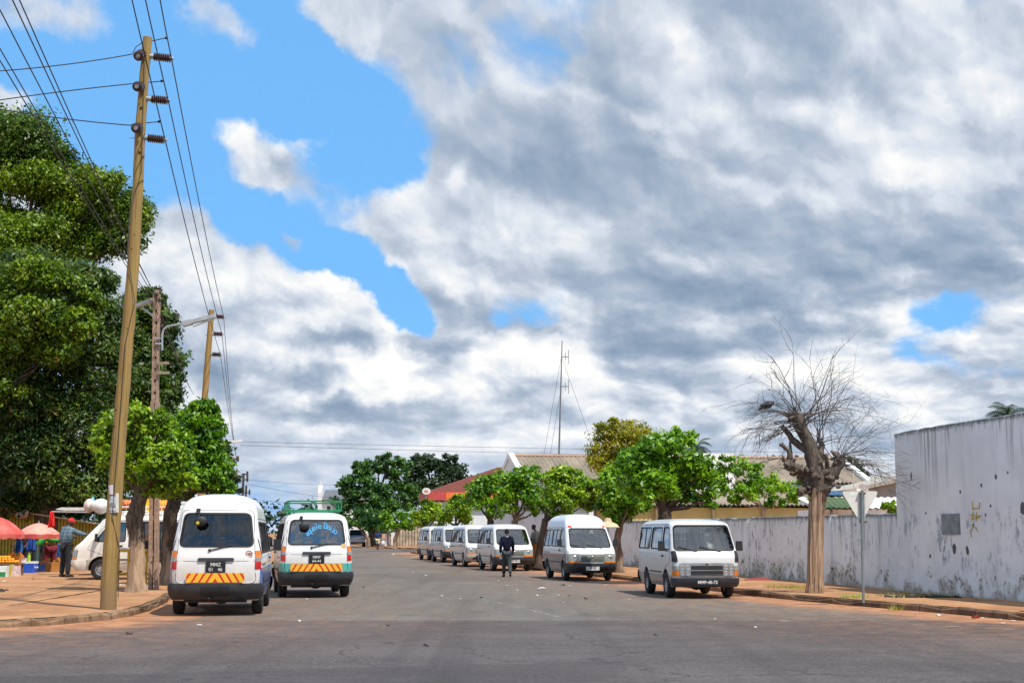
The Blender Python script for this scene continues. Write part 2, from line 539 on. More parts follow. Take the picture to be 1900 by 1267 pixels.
def asphalt(name, c1, c2, reach, streak, sk=.55):
    m, t, b = new_mat(name)
    tc = t.n('ShaderNodeTexCoord').outputs['Object']
    big = t.noise(tc, 0.35, 4, 0.6)
    st = t.noise(t.mapv(tc, sc=streak), 1.0, 4, 0.6)
    grit = t.noise(tc, 17.0, 4, 0.8)
    f = t.math('ADD', t.math('MULTIPLY', big.outputs[0], 1 - sk), t.math('MULTIPLY', st.outputs[0], sk))
    mid = t.noise(t.mapv(tc, sc=(2.2, 5.0, 1)), 1.0, 5, 0.7)
    f = t.math('ADD', f, t.math('MULTIPLY', t.math('SUBTRACT', mid.outputs[0], 0.5), 0.5))
    c = t.mixc(t.mr(f, 0.34, 0.66), c1, c2)
    c = t.mixc(t.math('MULTIPLY', t.mr(grit.outputs[0], 0.45, 0.70), 0.38), c, tuple(min(1, x * 2.3) for x in c2))
    c = t.mixc(t.math('MULTIPLY', t.mr(grit.outputs[0], 0.48, 0.28), 0.6), c, tuple(x * 0.4 for x in c1))
    # old crack sealing / oil stains
    sn = t.noise(tc, 1.1, 5, 0.7)
    c = t.mixc(t.math('MULTIPLY', t.mr(sn.outputs[0], 0.60, 0.70), 0.35), c, tuple(x * 0.55 for x in c1))
    # fine cracks, tar patches and wheel tracks
    cw = t.n('ShaderNodeVectorMath', {'operation': 'MULTIPLY_ADD'}, i0=sn.outputs[1], i1=(1.6, 1.6, 0), i2=tc).outputs[0]
    vo = t.n('ShaderNodeTexVoronoi', {'feature': 'DISTANCE_TO_EDGE', 'voronoi_dimensions': '2D'}, Vector=cw, Scale=0.42)
    cr = t.math('MULTIPLY', t.mr(vo.outputs[0], 0.016, 0.004), t.mr(big.outputs[0], 0.42, 0.60))
    c = t.mixc(t.math('MULTIPLY', cr, 0.75), c, tuple(x * 0.35 for x in c1))
    vp = t.n('ShaderNodeTexVoronoi', {'feature': 'F1', 'voronoi_dimensions': '2D'}, Vector=cw, Scale=0.16)
    pv = t.n('ShaderNodeSeparateColor', i0=vp.outputs['Color']).outputs[0]
    c = t.mixc(t.math('MULTIPLY', t.math('GREATER_THAN', pv, 0.72), 0.30), c, tuple(x * 0.62 for x in c1))
    wtk = t.noise(t.mapv(tc, rot=(0, 0, R(-9)), sc=(1.15, 0.02, 1)), 1.0, 3, 0.6)
    c = t.mixc(t.math('MULTIPLY', t.mr(wtk.outputs[0], 0.50, 0.68), 0.38), c, tuple(x * 0.6 for x in c1))
    e = t.n('ShaderNodeAttribute', {'attribute_name': 'edge'}).outputs['Fac']
    sw = t.noise(t.mapv(tc, sc=(0.55, 0.55, 1)), 1.0, 6, 0.68)
    reach_n = t.math('MULTIPLY', t.math('SUBTRACT', sw.outputs[0], 0.18), reach)
    sand = t.mr(t.math('DIVIDE', e, t.math('MAXIMUM', reach_n, 0.05)), 1.35, 0.25)
    fn = t.noise(tc, 3.2, 6, 0.7)
    sand = t.math('MULTIPLY', sand, t.mr(fn.outputs[0], 0.30, 0.52, 0.35, 1.0))
    haze = t.math('MULTIPLY', t.mr(e, reach * 1.9, 0.0), t.mr(fn.outputs[0], 0.4, 0.7, 0.1, 0.5))
    sand = t.math('MAXIMUM', sand, haze)
    sc_ = t.mixc(t.mr(t.noise(tc, 2.0, 5).outputs[0], 0.35, 0.65), SAND_A, SAND_B)
    sc_ = t.mixc(t.math('MULTIPLY', t.mr(t.noise(tc, 24, 3).outputs[0], 0.55, 0.75), 0.5), sc_, (0.26, 0.15, 0.1))
    c = t.mixc(sand, c, sc_)
    t.set(b.inputs['Base Color'], c)
    b.inputs['Roughness'].default_value = 0.85; b.inputs['Specular IOR Level'].default_value = 0.3
    bp = t.n('ShaderNodeBump', Strength=0.55, Distance=0.012, Height=grit.outputs[0])
    t.set(b.inputs['Normal'], bp)
    return m


def sand_mat(name, a, b_, pebble=True, dark=(0.24, 0.14, 0.09)):
    m, t, b = new_mat(name)
    tc = t.n('ShaderNodeTexCoord').outputs['Object']
    f1 = t.noise(tc, 0.5, 6, 0.62); f2 = t.noise(tc, 7.0, 5, 0.65); f3 = t.noise(tc, 45, 2, 0.6)
    c = t.mixc(t.mr(f1.outputs[0], 0.32, 0.68), a, b_)
    f0 = t.noise(tc, 1.7, 6, 0.7)
    c = t.mixc(t.math('MULTIPLY', t.mr(f0.outputs[0], 0.53, 0.64), 0.5), c, tuple(x * k for x, k in zip(a, (0.62, 0.68, 0.78))))
    c = t.mixc(t.math('MULTIPLY', t.mr(f0.outputs[0], 0.44, 0.34), 0.4), c, tuple(min(1, x * 1.2) for x in b_))
    c = t.mixc(t.math('MULTIPLY', t.mr(f2.outputs[0], 0.5, 0.72), 0.55), c, tuple(x * 0.68 for x in a))
    c = t.mixc(t.math('MULTIPLY', t.mr(f2.outputs[0], 0.42, 0.25), 0.4), c, tuple(min(1, x * 1.25) for x in b_))
    if pebble:
        c = t.mixc(t.math('MULTIPLY', t.mr(f3.outputs[0], 0.60, 0.70), 0.6), c, dark)
    t.set(b.inputs['Base Color'], c)
    b.inputs['Roughness'].default_value = 0.95; b.inputs['Specular IOR Level'].default_value = 0.15
    h = t.math('ADD', t.math('ADD', f2.outputs[0], t.math('MULTIPLY', f3.outputs[0], 0.4)), f0.outputs[0])
    t.set(b.inputs['Normal'], t.n('ShaderNodeBump', Strength=0.6, Distance=0.03, Height=h))
    return m


M_ground = sand_mat('sandy_earth', (0.32, 0.16, 0.08), (0.42, 0.235, 0.13))
M_walk = sand_mat('trodden_sand', (0.34, 0.165, 0.078), (0.48, 0.265, 0.14))
M_kerb = sand_mat('worn_kerb_concrete', (0.085, 0.052, 0.03), (0.31, 0.20, 0.125))
M_road = asphalt('old_street_asphalt', (0.094, 0.091, 0.081), (0.134, 0.130, 0.117), 5.6, (2.2, 0.25, 1))
M_cross = asphalt('darker_crossing_asphalt', (0.066, 0.056, 0.053), (0.104, 0.090, 0.086), 5.0, (0.12, 1.1, 1), .3)

gm = MB().add([(-900, -300, -0.02), (900, -300, -0.02), (900, 2200, -0.02), (-900, 2200, -0.02)], [(0, 1, 2, 3)])
tag(gm.build('ground', M_ground, smooth=False), kind='structure')
sheet('road', np.concatenate([np.arange(-60, -16, 2.0), np.arange(-16, 12, 0.4), np.arange(12, 41, 2)]),
      np.concatenate([np.arange(25.0, 60, 0.4), np.arange(60, 131, 1.2), np.arange(131, 330, 5)]), 0.0, M_road)
sheet('cross_road', np.concatenate([np.arange(-120, -20, 4.0), np.arange(-20, 20, 0.5), np.arange(20, 121, 4)]),
      np.concatenate([np.arange(-30, 12, 3.0), np.arange(12, 25.7, 0.45), [25.95]]), 0.004, M_cross)


def sidewalk(line, far, zsink=-0.015):
    """far(x,y): the point across the pavement from each kerb point"""
    pts = subdiv(line, 0.42)
    rr = random.Random(5)
    top, kb = MB(), MB()
    # kerb: row of worn concrete stones 0.14 wide with chipped arris
    prof = []
    for i, (x, y) in enumerate(pts):
        a = pts[max(0, i - 1)]; b = pts[min(len(pts) - 1, i + 1)]
        d = Vector((b[0] - a[0], b[1] - a[1], 0)).normalized()
        nrm = Vector((-d.y, d.x, 0))
        f = far(x, y)
        if nrm.dot(Vector((f[0] - x, f[1] - y, 0))) < 0: nrm = -nrm
        j = rr.uniform(-0.03, 0.03); h = KERB + 0.008 + rr.uniform(-0.035, 0.014) - (rr.uniform(.03, .07) if rr.random() < .10 else 0)
        p = Vector((x, y, 0)) + nrm * j
        prof.append([p - nrm * 0.005 + Vector((0, 0, zsink)), p + Vector((0, 0, h - 0.035 + rr.uniform(-0.015, 0.01))), p + nrm * (0.03 + rr.uniform(0, 0.015)) + Vector((0, 0, h)), p + nrm * 0.15 + Vector((0, 0, h)), p + nrm * 0.16 + Vector((0, 0, KERB - 0.06))])
    for a, b in zip(prof, prof[1:]):
        gap = 0.012
        q = [[u.lerp(w, gap) for u, w in zip(a, b)], [u.lerp(w, 1 - gap) for u, w in zip(a, b)]]
        for k in range(4):
            kb.add([q[0][k], q[1][k], q[1][k + 1], q[0][k + 1]], [(0, 1, 2, 3)])
    n = 10
    rows = []
    for i, (x, y) in enumerate(pts):
        f = far(x, y)
        st = prof[i][3]
        d = math.dist((st.x, st.y), f)
        row = []
        for k in range(n + 1):
            s = (k / n) ** 1.8
            z = KERB + (0.0 if k == 0 else 0.012 * math.sin(i * 0.21 + k) + rr.uniform(-0.006, 0.01)) * (1 if k < n else 0)
            row.append((st.x + (f[0] - st.x) * s, st.y + (f[1] - st.y) * s, z))
        rows.append(row)
    nn = n + 1
    top.add([p for r_ in rows for p in r_], [(i * nn + k, i * nn + k + 1, (i + 1) * nn + k + 1, (i + 1) * nn + k) for i in range(len(rows) - 1) for k in range(n)])
    # vertical skirt so that the kerb has body behind its gaps
    kk = MB()
    for a, b in zip(prof, prof[1:]):
        u, w = a[0].lerp(a[4], 0.2), b[0].lerp(b[4], 0.2)
        kb.add([(u.x, u.y, 0), (w.x, w.y, 0), (w.x, w.y, KERB - 0.015), (u.x, u.y, KERB - 0.015)], [(0, 1, 2, 3)])
        kb.add([(u.x, u.y, KERB - 0.015), (w.x, w.y, KERB - 0.015), tuple(b[4] + Vector((0, 0, 0.045))), tuple(a[4] + Vector((0, 0, 0.045)))], [(0, 1, 2, 3)])
    tag(top.build('sidewalk', M_walk, angle=60), kind='structure')
    tag(kb.build('kerb', M_kerb, smooth=False), kind='structure')


def WX(Y):
    return 8.97 - 0.175 * (Y - 39.5)


def far_right(x, y):
    if y < 26: return (x + (6 if x < 12 else 0), max(24.5, y + 40))
    if y > 100: return (x + 35, y + 8)
    return (x + 40, y + 9)


sidewalk(KR, far_right)
sidewalk(KL, lambda x, y: (x - 4, y + 90) if x < -9.2 and y < 24 else (x - 75 + 30 * max(0, (y - 40) / 200), y + (6 if y > 40 else 25)))
sidewalk(KF, lambda x, y: (x + 60, y + 60))

# worn road paint, drawn as thin sheets on the asphalt
def paint(name, label, pts, w, c, z=0.006, seed=1):
    m, t, b = new_mat(name + '_paint_%d' % seed)
    tcx = t.n('ShaderNodeTexCoord').outputs['Object']
    nz = t.noise(tcx, 3.0, 7, 0.75)
    t.set(b.inputs['Base Color'], col4(c)); b.inputs['Roughness'].default_value = 0.8
    t.set(b.inputs['Alpha'], t.mr(nz.outputs[0], 0.46, 0.62, 0.0, 0.8))
    mb = MB()
    for a, d in zip(pts, pts[1:]):
        a, d = Vector(a), Vector(d)
        e = (d - a).normalized(); nn = Vector((-e.y, e.x, 0)) * w / 2
        mb.add([(*(a + nn).xy, z), (*(a - nn).xy, z), (*(d - nn).xy, z), (*(d + nn).xy, z)], [(3, 2, 1, 0)])
    tag(mb.build(name, m, smooth=False), kind='structure')


paint('road_marking', '', [G(888, 1110), G(1040, 1145)], 0.10, (0.36, 0.35, 0.33), seed=1)
paint('road_marking', '', [G(1235, 1108), G(1370, 1128)], 0.09, (0.48, 0.36, 0.2), seed=2)
paint('road_marking', '', [G(830, 1154), G(880, 1154.5)], 0.12, (0.45, 0.42, 0.38), 0.010, 3)
paint('road_marking', '', [G(1425, 1151), G(1470, 1153)], 0.14, (0.5, 0.42, 0.33), 0.010, 4)
paint('road_marking', '', [G(1640, 1157), G(1880, 1168)], 0.14, (0.45, 0.36, 0.27), 0.010, 5)
paint('road_marking', '', [G(170, 1155), G(300, 1152)], 0.10, (0.5, 0.34, 0.2), 0.008, 6)

# ------------------------------------------------------------------ street walls on the right
def wall_mat(name, top, blue_amt, seed, base=(0.85, 0.895, 0.92)):
    m, t, b = new_mat(name)
    tc = t.n('ShaderNodeTexCoord').outputs['Object']
    tcs = t.mapv(tc, loc=(seed, seed * 1.7, 0))
    sp_ = t.n('ShaderNodeSeparateXYZ', i0=tc)
    z = sp_.outputs[2]
    f = t.noise(tcs, 0.9, 6, 0.6)
    c = t.mixc(t.mr(f.outputs[0], 0.3, 0.7), tuple(x * 0.86 for x in base), base)
    # rain streaks that hang from the coping
    st = t.noise(t.mapv(tcs, sc=(6.5, 6.5, 0.30)), 1.0, 7, 0.68)
    st2 = t.noise(t.mapv(tcs, sc=(0.62, 0.62, 0.05)), 1.0, 2, 0.5)
    edge_n = t.noise(tcs, 7.0, 5, 0.7)
    down = t.math('SUBTRACT', top, z)
    reach = t.math('ADD', t.math('MULTIPLY', t.mr(st2.outputs[0], 0.50, 0.66), 1.7), t.math('ADD', 0.32, t.math('MULTIPLY', t.math('SUBTRACT', edge_n.outputs[0], 0.5), 0.5)))
    hang = t.mr(t.math('DIVIDE', down, reach), 1.0, 0.1)
    sm = t.math('MULTIPLY', t.mr(st.outputs[0], 0.47, 0.60), hang)
    c = t.mixc(t.math('MULTIPLY', sm, 0.62), c, (0.14, 0.16, 0.16))
    cop = t.mr(down, t.math('ADD', 0.05, t.math('MULTIPLY', edge_n.outputs[0], 0.22)), 0.02)
    c = t.mixc(t.math('MULTIPLY', cop, t.mr(edge_n.outputs[0], 0.3, 0.55, 0.35, 0.9)), c, (0.11, 0.12, 0.115))
    # blue-grey flecks where old paint shows, in a belt at hand height
    zone = t.noise(t.mapv(tcs, sc=(0.75, 0.75, 0.9)), 1.0, 4, 0.6)
    bh = t.math('MULTIPLY', t.mr(z, 0.45, 1.0), t.mr(z, 2.35, 1.75))
    bl = t.noise(t.mapv(tcs, sc=(6.0, 6.0, 2.3)), 1.0, 8, 0.74)
    bz = t.math('MULTIPLY', bh, t.mr(zone.outputs[0], 0.40, 0.62))
    bm_ = t.math('MULTIPLY', t.mr(bl.outputs[0], 0.535, 0.59), bz)
    c = t.mixc(t.math('MULTIPLY', bm_, blue_amt), c, (0.19, 0.26, 0.32))
    b2 = t.noise(t.mapv(tcs, sc=(1.9, 1.9, 0.95)), 1.0, 8, 0.75)
    c = t.mixc(t.math('MULTIPLY', t.math('MULTIPLY', t.mr(b2.outputs[0], 0.605, 0.635), bh), 0.85), c, (0.07, 0.15, 0.23))
    wash = t.noise(t.mapv(tcs, sc=(2.6, 2.6, 0.22)), 1.0, 5, 0.6)
    c = t.mixc(t.math('MULTIPLY', t.mr(wash.outputs[0], 0.52, 0.72), 0.17), c, (0.36, 0.39, 0.41))
    # rising damp and splashed earth at the foot
    ft = t.noise(tcs, 1.6, 6, 0.65)
    fh = t.math('MULTIPLY', t.mr(ft.outputs[0], 0.42, 0.62), 0.8)
    fm = t.mr(z, t.math('ADD', fh, 0.22), 0.1)
    c = t.mixc(t.math('MULTIPLY', fm, 0.75), c, (0.36, 0.33, 0.27))
    pk = t.noise(tcs, 9.0, 4, 0.7)
    c = t.mixc(t.math('MULTIPLY', t.math('MULTIPLY', t.mr(pk.outputs[0], 0.50, 0.58), t.mr(z, 0.85, 0.55)), t.mr(ft.outputs[0], 0.5, 0.56)), c, (0.22, 0.22, 0.185))
    t.set(b.inputs['Base Color'], c); b.inputs['Roughness'].default_value = 0.9
    b.inputs['Specular IOR Level'].default_value = 0.2
    hh = t.math('ADD', t.noise(tc, 5.0, 6, 0.7).outputs[0], t.math('MULTIPLY', pk.outputs[0], 0.5))
    t.set(b.inputs['Normal'], t.n('ShaderNodeBump', Strength=0.35, Distance=0.03, Height=hh))
    return m


def wall_run(name, label, Y0, Y1, h, m, th=0.22, group=None, cat='wall', shift=0.0):
    a = Vector((WX(Y0) + shift, Y0, 0)); b = Vector((WX(Y1) + shift, Y1, 0))
    L = (b - a).length
    d = (b - a).normalized()
    rz = math.atan2(d.y, d.x)
    mb = MB()
    n = max(2, int(L / 0.33))
    rr = random.Random(3)
    # street face on local +y side, slightly uneven coping
    hs = [h + rr.uniform(-0.014, 0.012) - (0.035 if rr.random() < .06 else 0) for _ in range(n + 1)]
    vs, fs = [], []
    for i in range(n + 1):
        x = L * i / n
        vs += [(x, 0, 0), (x, 0, hs[i] - 0.02), (x, -0.02, hs[i]), (x, -th + 0.02, hs[i]), (x, -th, hs[i] - 0.02), (x, -th, 0)]
    for i in range(n):
        for k in range(5):
            fs.append((i * 6 + k, i * 6 + k + 1, (i + 1) * 6 + k + 1, (i + 1) * 6 + k))
    fs += [tuple(range(6)), tuple(range(n * 6, n * 6 + 6))]
    mb.add(vs, fs)
    o = mb.build(name, m, smooth=False, loc=a, rz=rz)
    tag(o, label, cat, group)
    return o


YC = 35.8
W_high = wall_run('boundary_wall', 'tall whitewashed wall with grey streaks at the street corner on the right', 23.2, YC, 4.05, wall_mat('stained_whitewash_tall', 4.05, 0.75, 3.0), shift=0.0)
W_low = wall_run('boundary_wall', 'low stained whitewashed wall behind the bare tree and the square fronted van', YC, 69.5, 2.04, wall_mat('stained_whitewash_low', 2.04, 0.85, 9.0), shift=0.012)
W_far = wall_run('boundary_wall', 'clean white street wall behind the row of vans, past the low stained wall', 69.5, 99.0, 2.9, wall_mat('whitewash_far', 2.9, 0.25, 17.0, (0.74, 0.76, 0.78)), shift=0.02)
# return of the tall wall round the corner
mbr = MB(); mbr.box((WX(23.2) + 20, 23.3, 2.02), (40, 0.22, 4.04))
tag(mbr.build('boundary_wall', bpy.data.materials['stained_whitewash_tall'], smooth=False), 'tall whitewashed wall of the cross street beside the corner', 'wall')


def on_wall(o_wall, px, py, out=0.012):
    """local point on the wall's street face seen at a pixel"""
    d = ray(px, py)
    mw = Matrix.Translation(o_wall.location) @ o_wall.rotation_euler.to_matrix().to_4x4()
    inv = mw.inverted()
    o = inv @ Vector((0, 0, EYE)); dd = inv.to_3x3() @ d
    t = -o.y / dd.y
    p = o + dd * t
    return Vector((p.x, out, p.z))


# grey steel plate set in the wall, graffiti strokes, holes and pipes stay parts of their wall
pc = on_wall(W_high, 1765, 972)
mb = MB(); mb.box((pc.x, 0.012, pc.z), (0.86, 0.03, 0.47)); mb.box((pc.x, 0.028, pc.z), (0.80, 0.006, 0.41))
mb.build('meter_plate', mat('dull_grey_steel', (0.22, 0.25, 0.27), 0.6, var=0.25, vs=5), W_high, smooth=False)
gy = MB()
for st in ([(1805, 930), (1806, 946)], [(1818, 932), (1817, 944)], [(1804, 942), (1818, 943)], [(1800, 955), (1820, 957)], [(1806, 950), (1804, 964)], [(1813, 950), (1812, 966)], [(1803, 961), (1818, 960)],
           [(1806, 976), (1802, 986), (1803, 996)], [(1806, 976), (1812, 979), (1815, 986)]):
    gy.tube([on_wall(W_high, x, y, 0.006) for x, y in st], 0.014, 5)
gy.build('graffiti', mat('mustard_paint', (0.50, 0.40, 0.08), 0.8), W_high)
dk = MB()
for (x, y, w, h) in ((1691, 883, .05, .14), (1848, 884, .07, .08), (1821, 900, .05, .06), (1782, 912, .05, .06), (1870, 876, .04, .04), (1898, 942, .14, .22), (1838, 938, .05, .05), (1829, 955, .05, .05), (1771, 1018, .11, .16), (1795, 1021, .09, .14), (1718, 952, .05, .04), (1726, 1031, .06, .06), (1806, 974, .05, .05)):
    p = on_wall(W_high, x, y, 0.0)
    k = 12
    pts = [(p.x + math.cos(a * 6.283 / k) * w * random.uniform(.55, .9), p.z + math.sin(a * 6.283 / k) * h * random.uniform(.55, .9)) for a in range(k)]
    dk.prism(pts, 0.001, 0.006, 'y')
dk.build('plaster_hole', mat('bare_grey_plaster', (0.10, 0.11, 0.115), 0.95), W_high, smooth=False)
mb = MB()
p0, p1 = on_wall(W_low, 1388, 957), on_wall(W_low, 1392, 978)
mb.add([(p0.x - .30, .004, 2.0), (p0.x + .30, .004, 2.0), (p0.x + .12, .004, 1.62), (p0.x - .02, .004, 1.56)], [(0, 1, 2, 3)])
mb.build('paint_patch', mat('fresh_whitewash', (0.8, 0.8, 0.8), 0.9), W_low, smooth=False)
mb = MB()
for x in (1388, 1540):
    p = on_wall(W_low, x, 1000)
    mb.box((p.x, 0.03, 1.0), (0.34, 0.06, 2.03))
mb.build('wall_pier', bpy.data.materials['stained_whitewash_low'], W_low, smooth=False)
# ------------------------------------------------------------------ minibuses
def catmull(rows, k=4):
    rows = np.array(rows, float)
    out = []
    n = len(rows)
    for i in range(n - 1):
        p0, p1, p2, p3 = rows[max(0, i - 1)], rows[i], rows[i + 1], rows[min(n - 1, i + 2)]
        for j in range(k):
            t = j / k
            q = 0.5 * ((2 * p1) + (-p0 + p2) * t + (2 * p0 - 5 * p1 + 4 * p2 - p3) * t * t + (-p0 + 3 * p1 - 3 * p2 + p3) * t ** 3)
            out.append(q)
    out.append(rows[-1])
    out = np.array(out)
    out[:, 0] = np.maximum.accumulate(out[:, 0])
    return out


LOW = [(.28, 2.20, -2.18, .78, .14, .15), (.42, 2.31, -2.30, .82, .16, .16), (.60, 2.34, -2.335, .84, .16, .16), (.88, 2.31, -2.345, .845, .16, .16),
       (1.02, 2.25, -2.34, .84, .17, .17), (1.11, 2.14, -2.33, .832, .18, .17), (1.42, 1.88, -2.27, .79, .21, .18), (1.74, 1.58, -2.18, .74, .23, .19),
       (1.84, 1.45, -2.13, .705, .24, .20), (1.905, 1.27, -2.05, .65, .25, .22), (1.95, 1.0, -1.92, .56, .25, .25), (1.98, .7, -1.7, .42, .2, .2), (1.995, .2, -1.2, .2, .1, .1)]
HIGH = LOW[:8] + [(1.90, 1.44, -2.14, .715, .28, .21), (2.04, 1.25, -2.08, .67, .28, .23), (2.15, 1.0, -1.97, .585, .26, .25), (2.225, .62, -1.78, .45, .24, .24), (2.265, .1, -1.4, .22, .12, .12)]
BOXY = [(.28, 2.10, -2.10, .78, .15, .14), (.42, 2.18, -2.17, .82, .16, .15), (.60, 2.21, -2.205, .835, .16, .15), (.95, 2.19, -2.215, .845, .16, .15),
        (1.06, 2.15, -2.21, .842, .16, .15), (1.14, 2.08, -2.205, .835, .16, .15), (1.47, 1.86, -2.16, .795, .16, .16), (1.76, 1.66, -2.09, .755, .16, .17),
        (1.83, 1.56, -2.05, .725, .17, .19), (1.88, 1.40, -1.98, .67, .18, .2), (1.915, 1.12, -1.85, .56, .2, .2), (1.94, .7, -1.6, .38, .18, .18), (1.95, .2, -1.1, .2, .1, .1)]
BOW = 0.07


class Shell:
    def __init__(s, rows):
        s.t = catmull(rows)
        s.z1 = rows[-1][0]; s.z0 = rows[0][0]

    def at(s, z):
        return [float(np.interp(z, s.t[:, 0], s.t[:, i])) for i in range(1, 6)]

    def ring(s, z, off=0.0, row=None):
        yf, yr, hw, rf, rr = row if row is not None else s.at(z)
        yf += off; yr -= off; hw += off
        rf = min(rf, hw * 0.95); rr = min(rr, hw * 0.95)
        pts = []
        def arc(cx, cy, r, a0, a1, n=6):
            for i in range(n + 1):
                a = R(a0 + (a1 - a0) * i / n)
                pts.append((cx + math.cos(a) * r, cy + math.sin(a) * r))
        arc(hw - rf, yf - rf, rf, 0, 90)
        for i in range(1, 5):
            pts.append((hw - rf - 2 * (hw - rf) * i / 5, yf))
        arc(-hw + rf, yf - rf, rf, 90, 180)
        for i in range(1, 9):
            pts.append((-hw, yf - rf + (yr + rr - yf + rf) * i / 9))
        arc(-hw + rr, yr + rr, rr, 180, 270)
        for i in range(1, 5):
            pts.append((-hw + rr + 2 * (hw - rr) * i / 5, yr))
        arc(hw - rr, yr + rr, rr, 270, 360)
        for i in range(1, 9):
            pts.append((hw, yr + rr + (yf - rf - yr - rr) * i / 9))
        o = []
        for (x, y) in pts:
            b = BOW * (x / max(hw, .01)) ** 2 * min(1, hw / .6)
            w = max(-1, min(1, y / 1.2))
            o.append((x, y - b * w, z))
        return o

    def side(s, y, z):
        yf, yr, hw, rf, rr = s.at(z)
        x = hw
        d = y + BOW - (yf - rf)
        if d > 0: x = hw - rf + math.sqrt(max(0, rf * rf - d * d))
        d = (yr + rr) - (y - BOW)
        if d > 0: x = hw - rr + math.sqrt(max(0, rr * rr - d * d))
        return x

    def front(s, x, z):
        yf, yr, hw, rf, rr = s.at(z)
        ax = min(abs(x), hw)
        y = yf - BOW * (ax / hw) ** 2
        d = ax - (hw - rf)
        if d > 0: y += -rf + math.sqrt(max(0, rf * rf - d * d))
        return y

    def rear(s, x, z):
        yf, yr, hw, rf, rr = s.at(z)
        ax = min(abs(x), hw)
        y = yr + BOW * (ax / hw) ** 2
        d = ax - (hw - rr)
        if d > 0: y += rr - math.sqrt(max(0, rr * rr - d * d))
        return y

    def P(s, face, a, b, off):
        if face == 'R': return (s.side(a, b) + off, a, b)
        if face == 'L': return (-s.side(a, b) - off, a, b)
        if face == 'F': return (a, s.front(a, b) + off, b)
        return (a, s.rear(a, b) - off, b)


def rpoly(p, r=0.06, n=4, sub=4):
    """polygon with rounded corners and subdivided sides (fixed point count)"""
    out = []
    m = len(p)
    for i in range(m):
        a, b, c = Vector(p[i - 1]), Vector(p[i]), Vector(p[(i + 1) % m])
        u = (a - b); v = (c - b)
        k = min(r, u.length * .45, v.length * .45)
        s0 = b + u.normalized() * k; s1 = b + v.normalized() * k
        for j in range(n + 1):
            t = j / n
            q = s0 * (1 - t) ** 2 + b * 2 * t * (1 - t) + s1 * t * t
            out.append((q.x, q.y))
        nx = c + (b - c).normalized() * min(r, (b - c).length * .45)
        for j in range(1, sub):
            q = s1.lerp(nx, j / sub); out.append((q.x, q.y))
    return out


def outset(c, d):
    n = len(c)
    area = sum(c[i - 1][0] * c[i][1] - c[i][0] * c[i - 1][1] for i in range(n))
    sg = 1 if area > 0 else -1
    o = []
    for i in range(n):
        a, b = Vector(c[i - 1]), Vector(c[(i + 1) % n])
        t = (b - a).normalized()
        o.append((c[i][0] + t.y * d * sg, c[i][1] - t.x * d * sg))
    return o


def fill(mb, sh, face, c, off, rings=(1, .8, .55, .28), mi=0):
    n = len(c)
    cx = sum(p[0] for p in c) / n; cy = sum(p[1] for p in c) / n
    vs = []
    for k in rings:
        vs += [sh.P(face, cx + (p[0] - cx) * k, cy + (p[1] - cy) * k, off) for p in c]
    vs.append(sh.P(face, cx, cy, off))
    fs = []
    for r_ in range(len(rings) - 1):
        for i in range(n):
            j = (i + 1) % n
            fs.append((r_ * n + i, r_ * n + j, (r_ + 1) * n + j, (r_ + 1) * n + i))
    e = (len(rings) - 1) * n
    fs += [(e + i, e + (i + 1) % n, len(rings) * n) for i in range(n)]
    mb.add(vs, fs, mi)


def band(mb, sh, face, c0, c1, off, mi=0, lip=0.0):
    n = len(c0)
    L = [c0, c1]
    vs = [sh.P(face, a, b, off) for a, b in c0] + [sh.P(face, a, b, off) for a, b in c1]
    fs = [(i, (i + 1) % n, n + (i + 1) % n, n + i) for i in range(n)]
    if lip:
        vs += [sh.P(face, a, b, off - lip) for a, b in c0] + [sh.P(face, a, b, off - lip) for a, b in c1]
        fs += [(i, (i + 1) % n, 2 * n + (i + 1) % n, 2 * n + i) for i in range(n)]
        fs += [(n + i, n + (i + 1) % n, 3 * n + (i + 1) % n, 3 * n + i) for i in range(n)]
    mb.add(vs, fs, mi)


def slab(mb, sh, face, c, off, th, mi=0):
    """raised panel: face filled at off, sides down to off-th"""
    fill(mb, sh, face, c, off, mi=mi)
    n = len(c)
    vs = [sh.P(face, a, b, off) for a, b in c] + [sh.P(face, a, b, off - th) for a, b in c]
    mb.add(vs, [(i, (i + 1) % n, n + (i + 1) % n, n + i) for i in range(n)], mi)


def wrap(mb, sh, z0, z1, off, ys, front=True, mi=0, nz=3, rnd=0.25):
    """bumper: belt round the nose (or tail) from y=ys, standing `off` proud of the body"""
    zs = [z0 + (z1 - z0) * i / nz for i in range(nz + 1)]
    rows = []
    for k, z in enumerate(zs):
        o = off * (1 - rnd if k in (0, nz) else 1)
        r_ = sh.ring(z, o)
        sel = [p for p in r_ if (p[1] > ys if front else p[1] < ys)]
        # cut ends exactly at ys
        if front: path = sorted([p for p in sel if p[0] > 0 and p[1] < sh.at(z)[0] - .5], key=lambda p: p[1])
        idx = [i for i, p in enumerate(r_) if (p[1] > ys if front else p[1] < ys)]
        brk = next((i for i in range(1, len(idx)) if idx[i] != idx[i - 1] + 1), None)
        if brk: idx = idx[brk:] + idx[:brk]
        pth = [r_[i] for i in idx]
        s0 = 1 if pth[0][0] > 0 else -1
        pth = [(pth[0][0], ys, z)] + pth + [(pth[-1][0], ys, z)]
        rows.append(pth)
    n = min(len(r_) for r_ in rows)
    rows = [r_[:n] for r_ in rows]
    # inner return edges
    top = [(x * .90, y * .96 if abs(y) > 1.5 else y, zs[-1]) for x, y, z in rows[-1]]
    bot = [(x * .90, y * .96 if abs(y) > 1.5 else y, zs[0]) for x, y, z in rows[0]]
    al = [bot] + rows + [top]
    vs = [p for r_ in al for p in r_]
    fs = [(a * n + i, a * n + i + 1, (a + 1) * n + i + 1, (a + 1) * n + i) for a in range(len(al) - 1) for i in range(n - 1)]
    mb.add(vs, fs, mi)


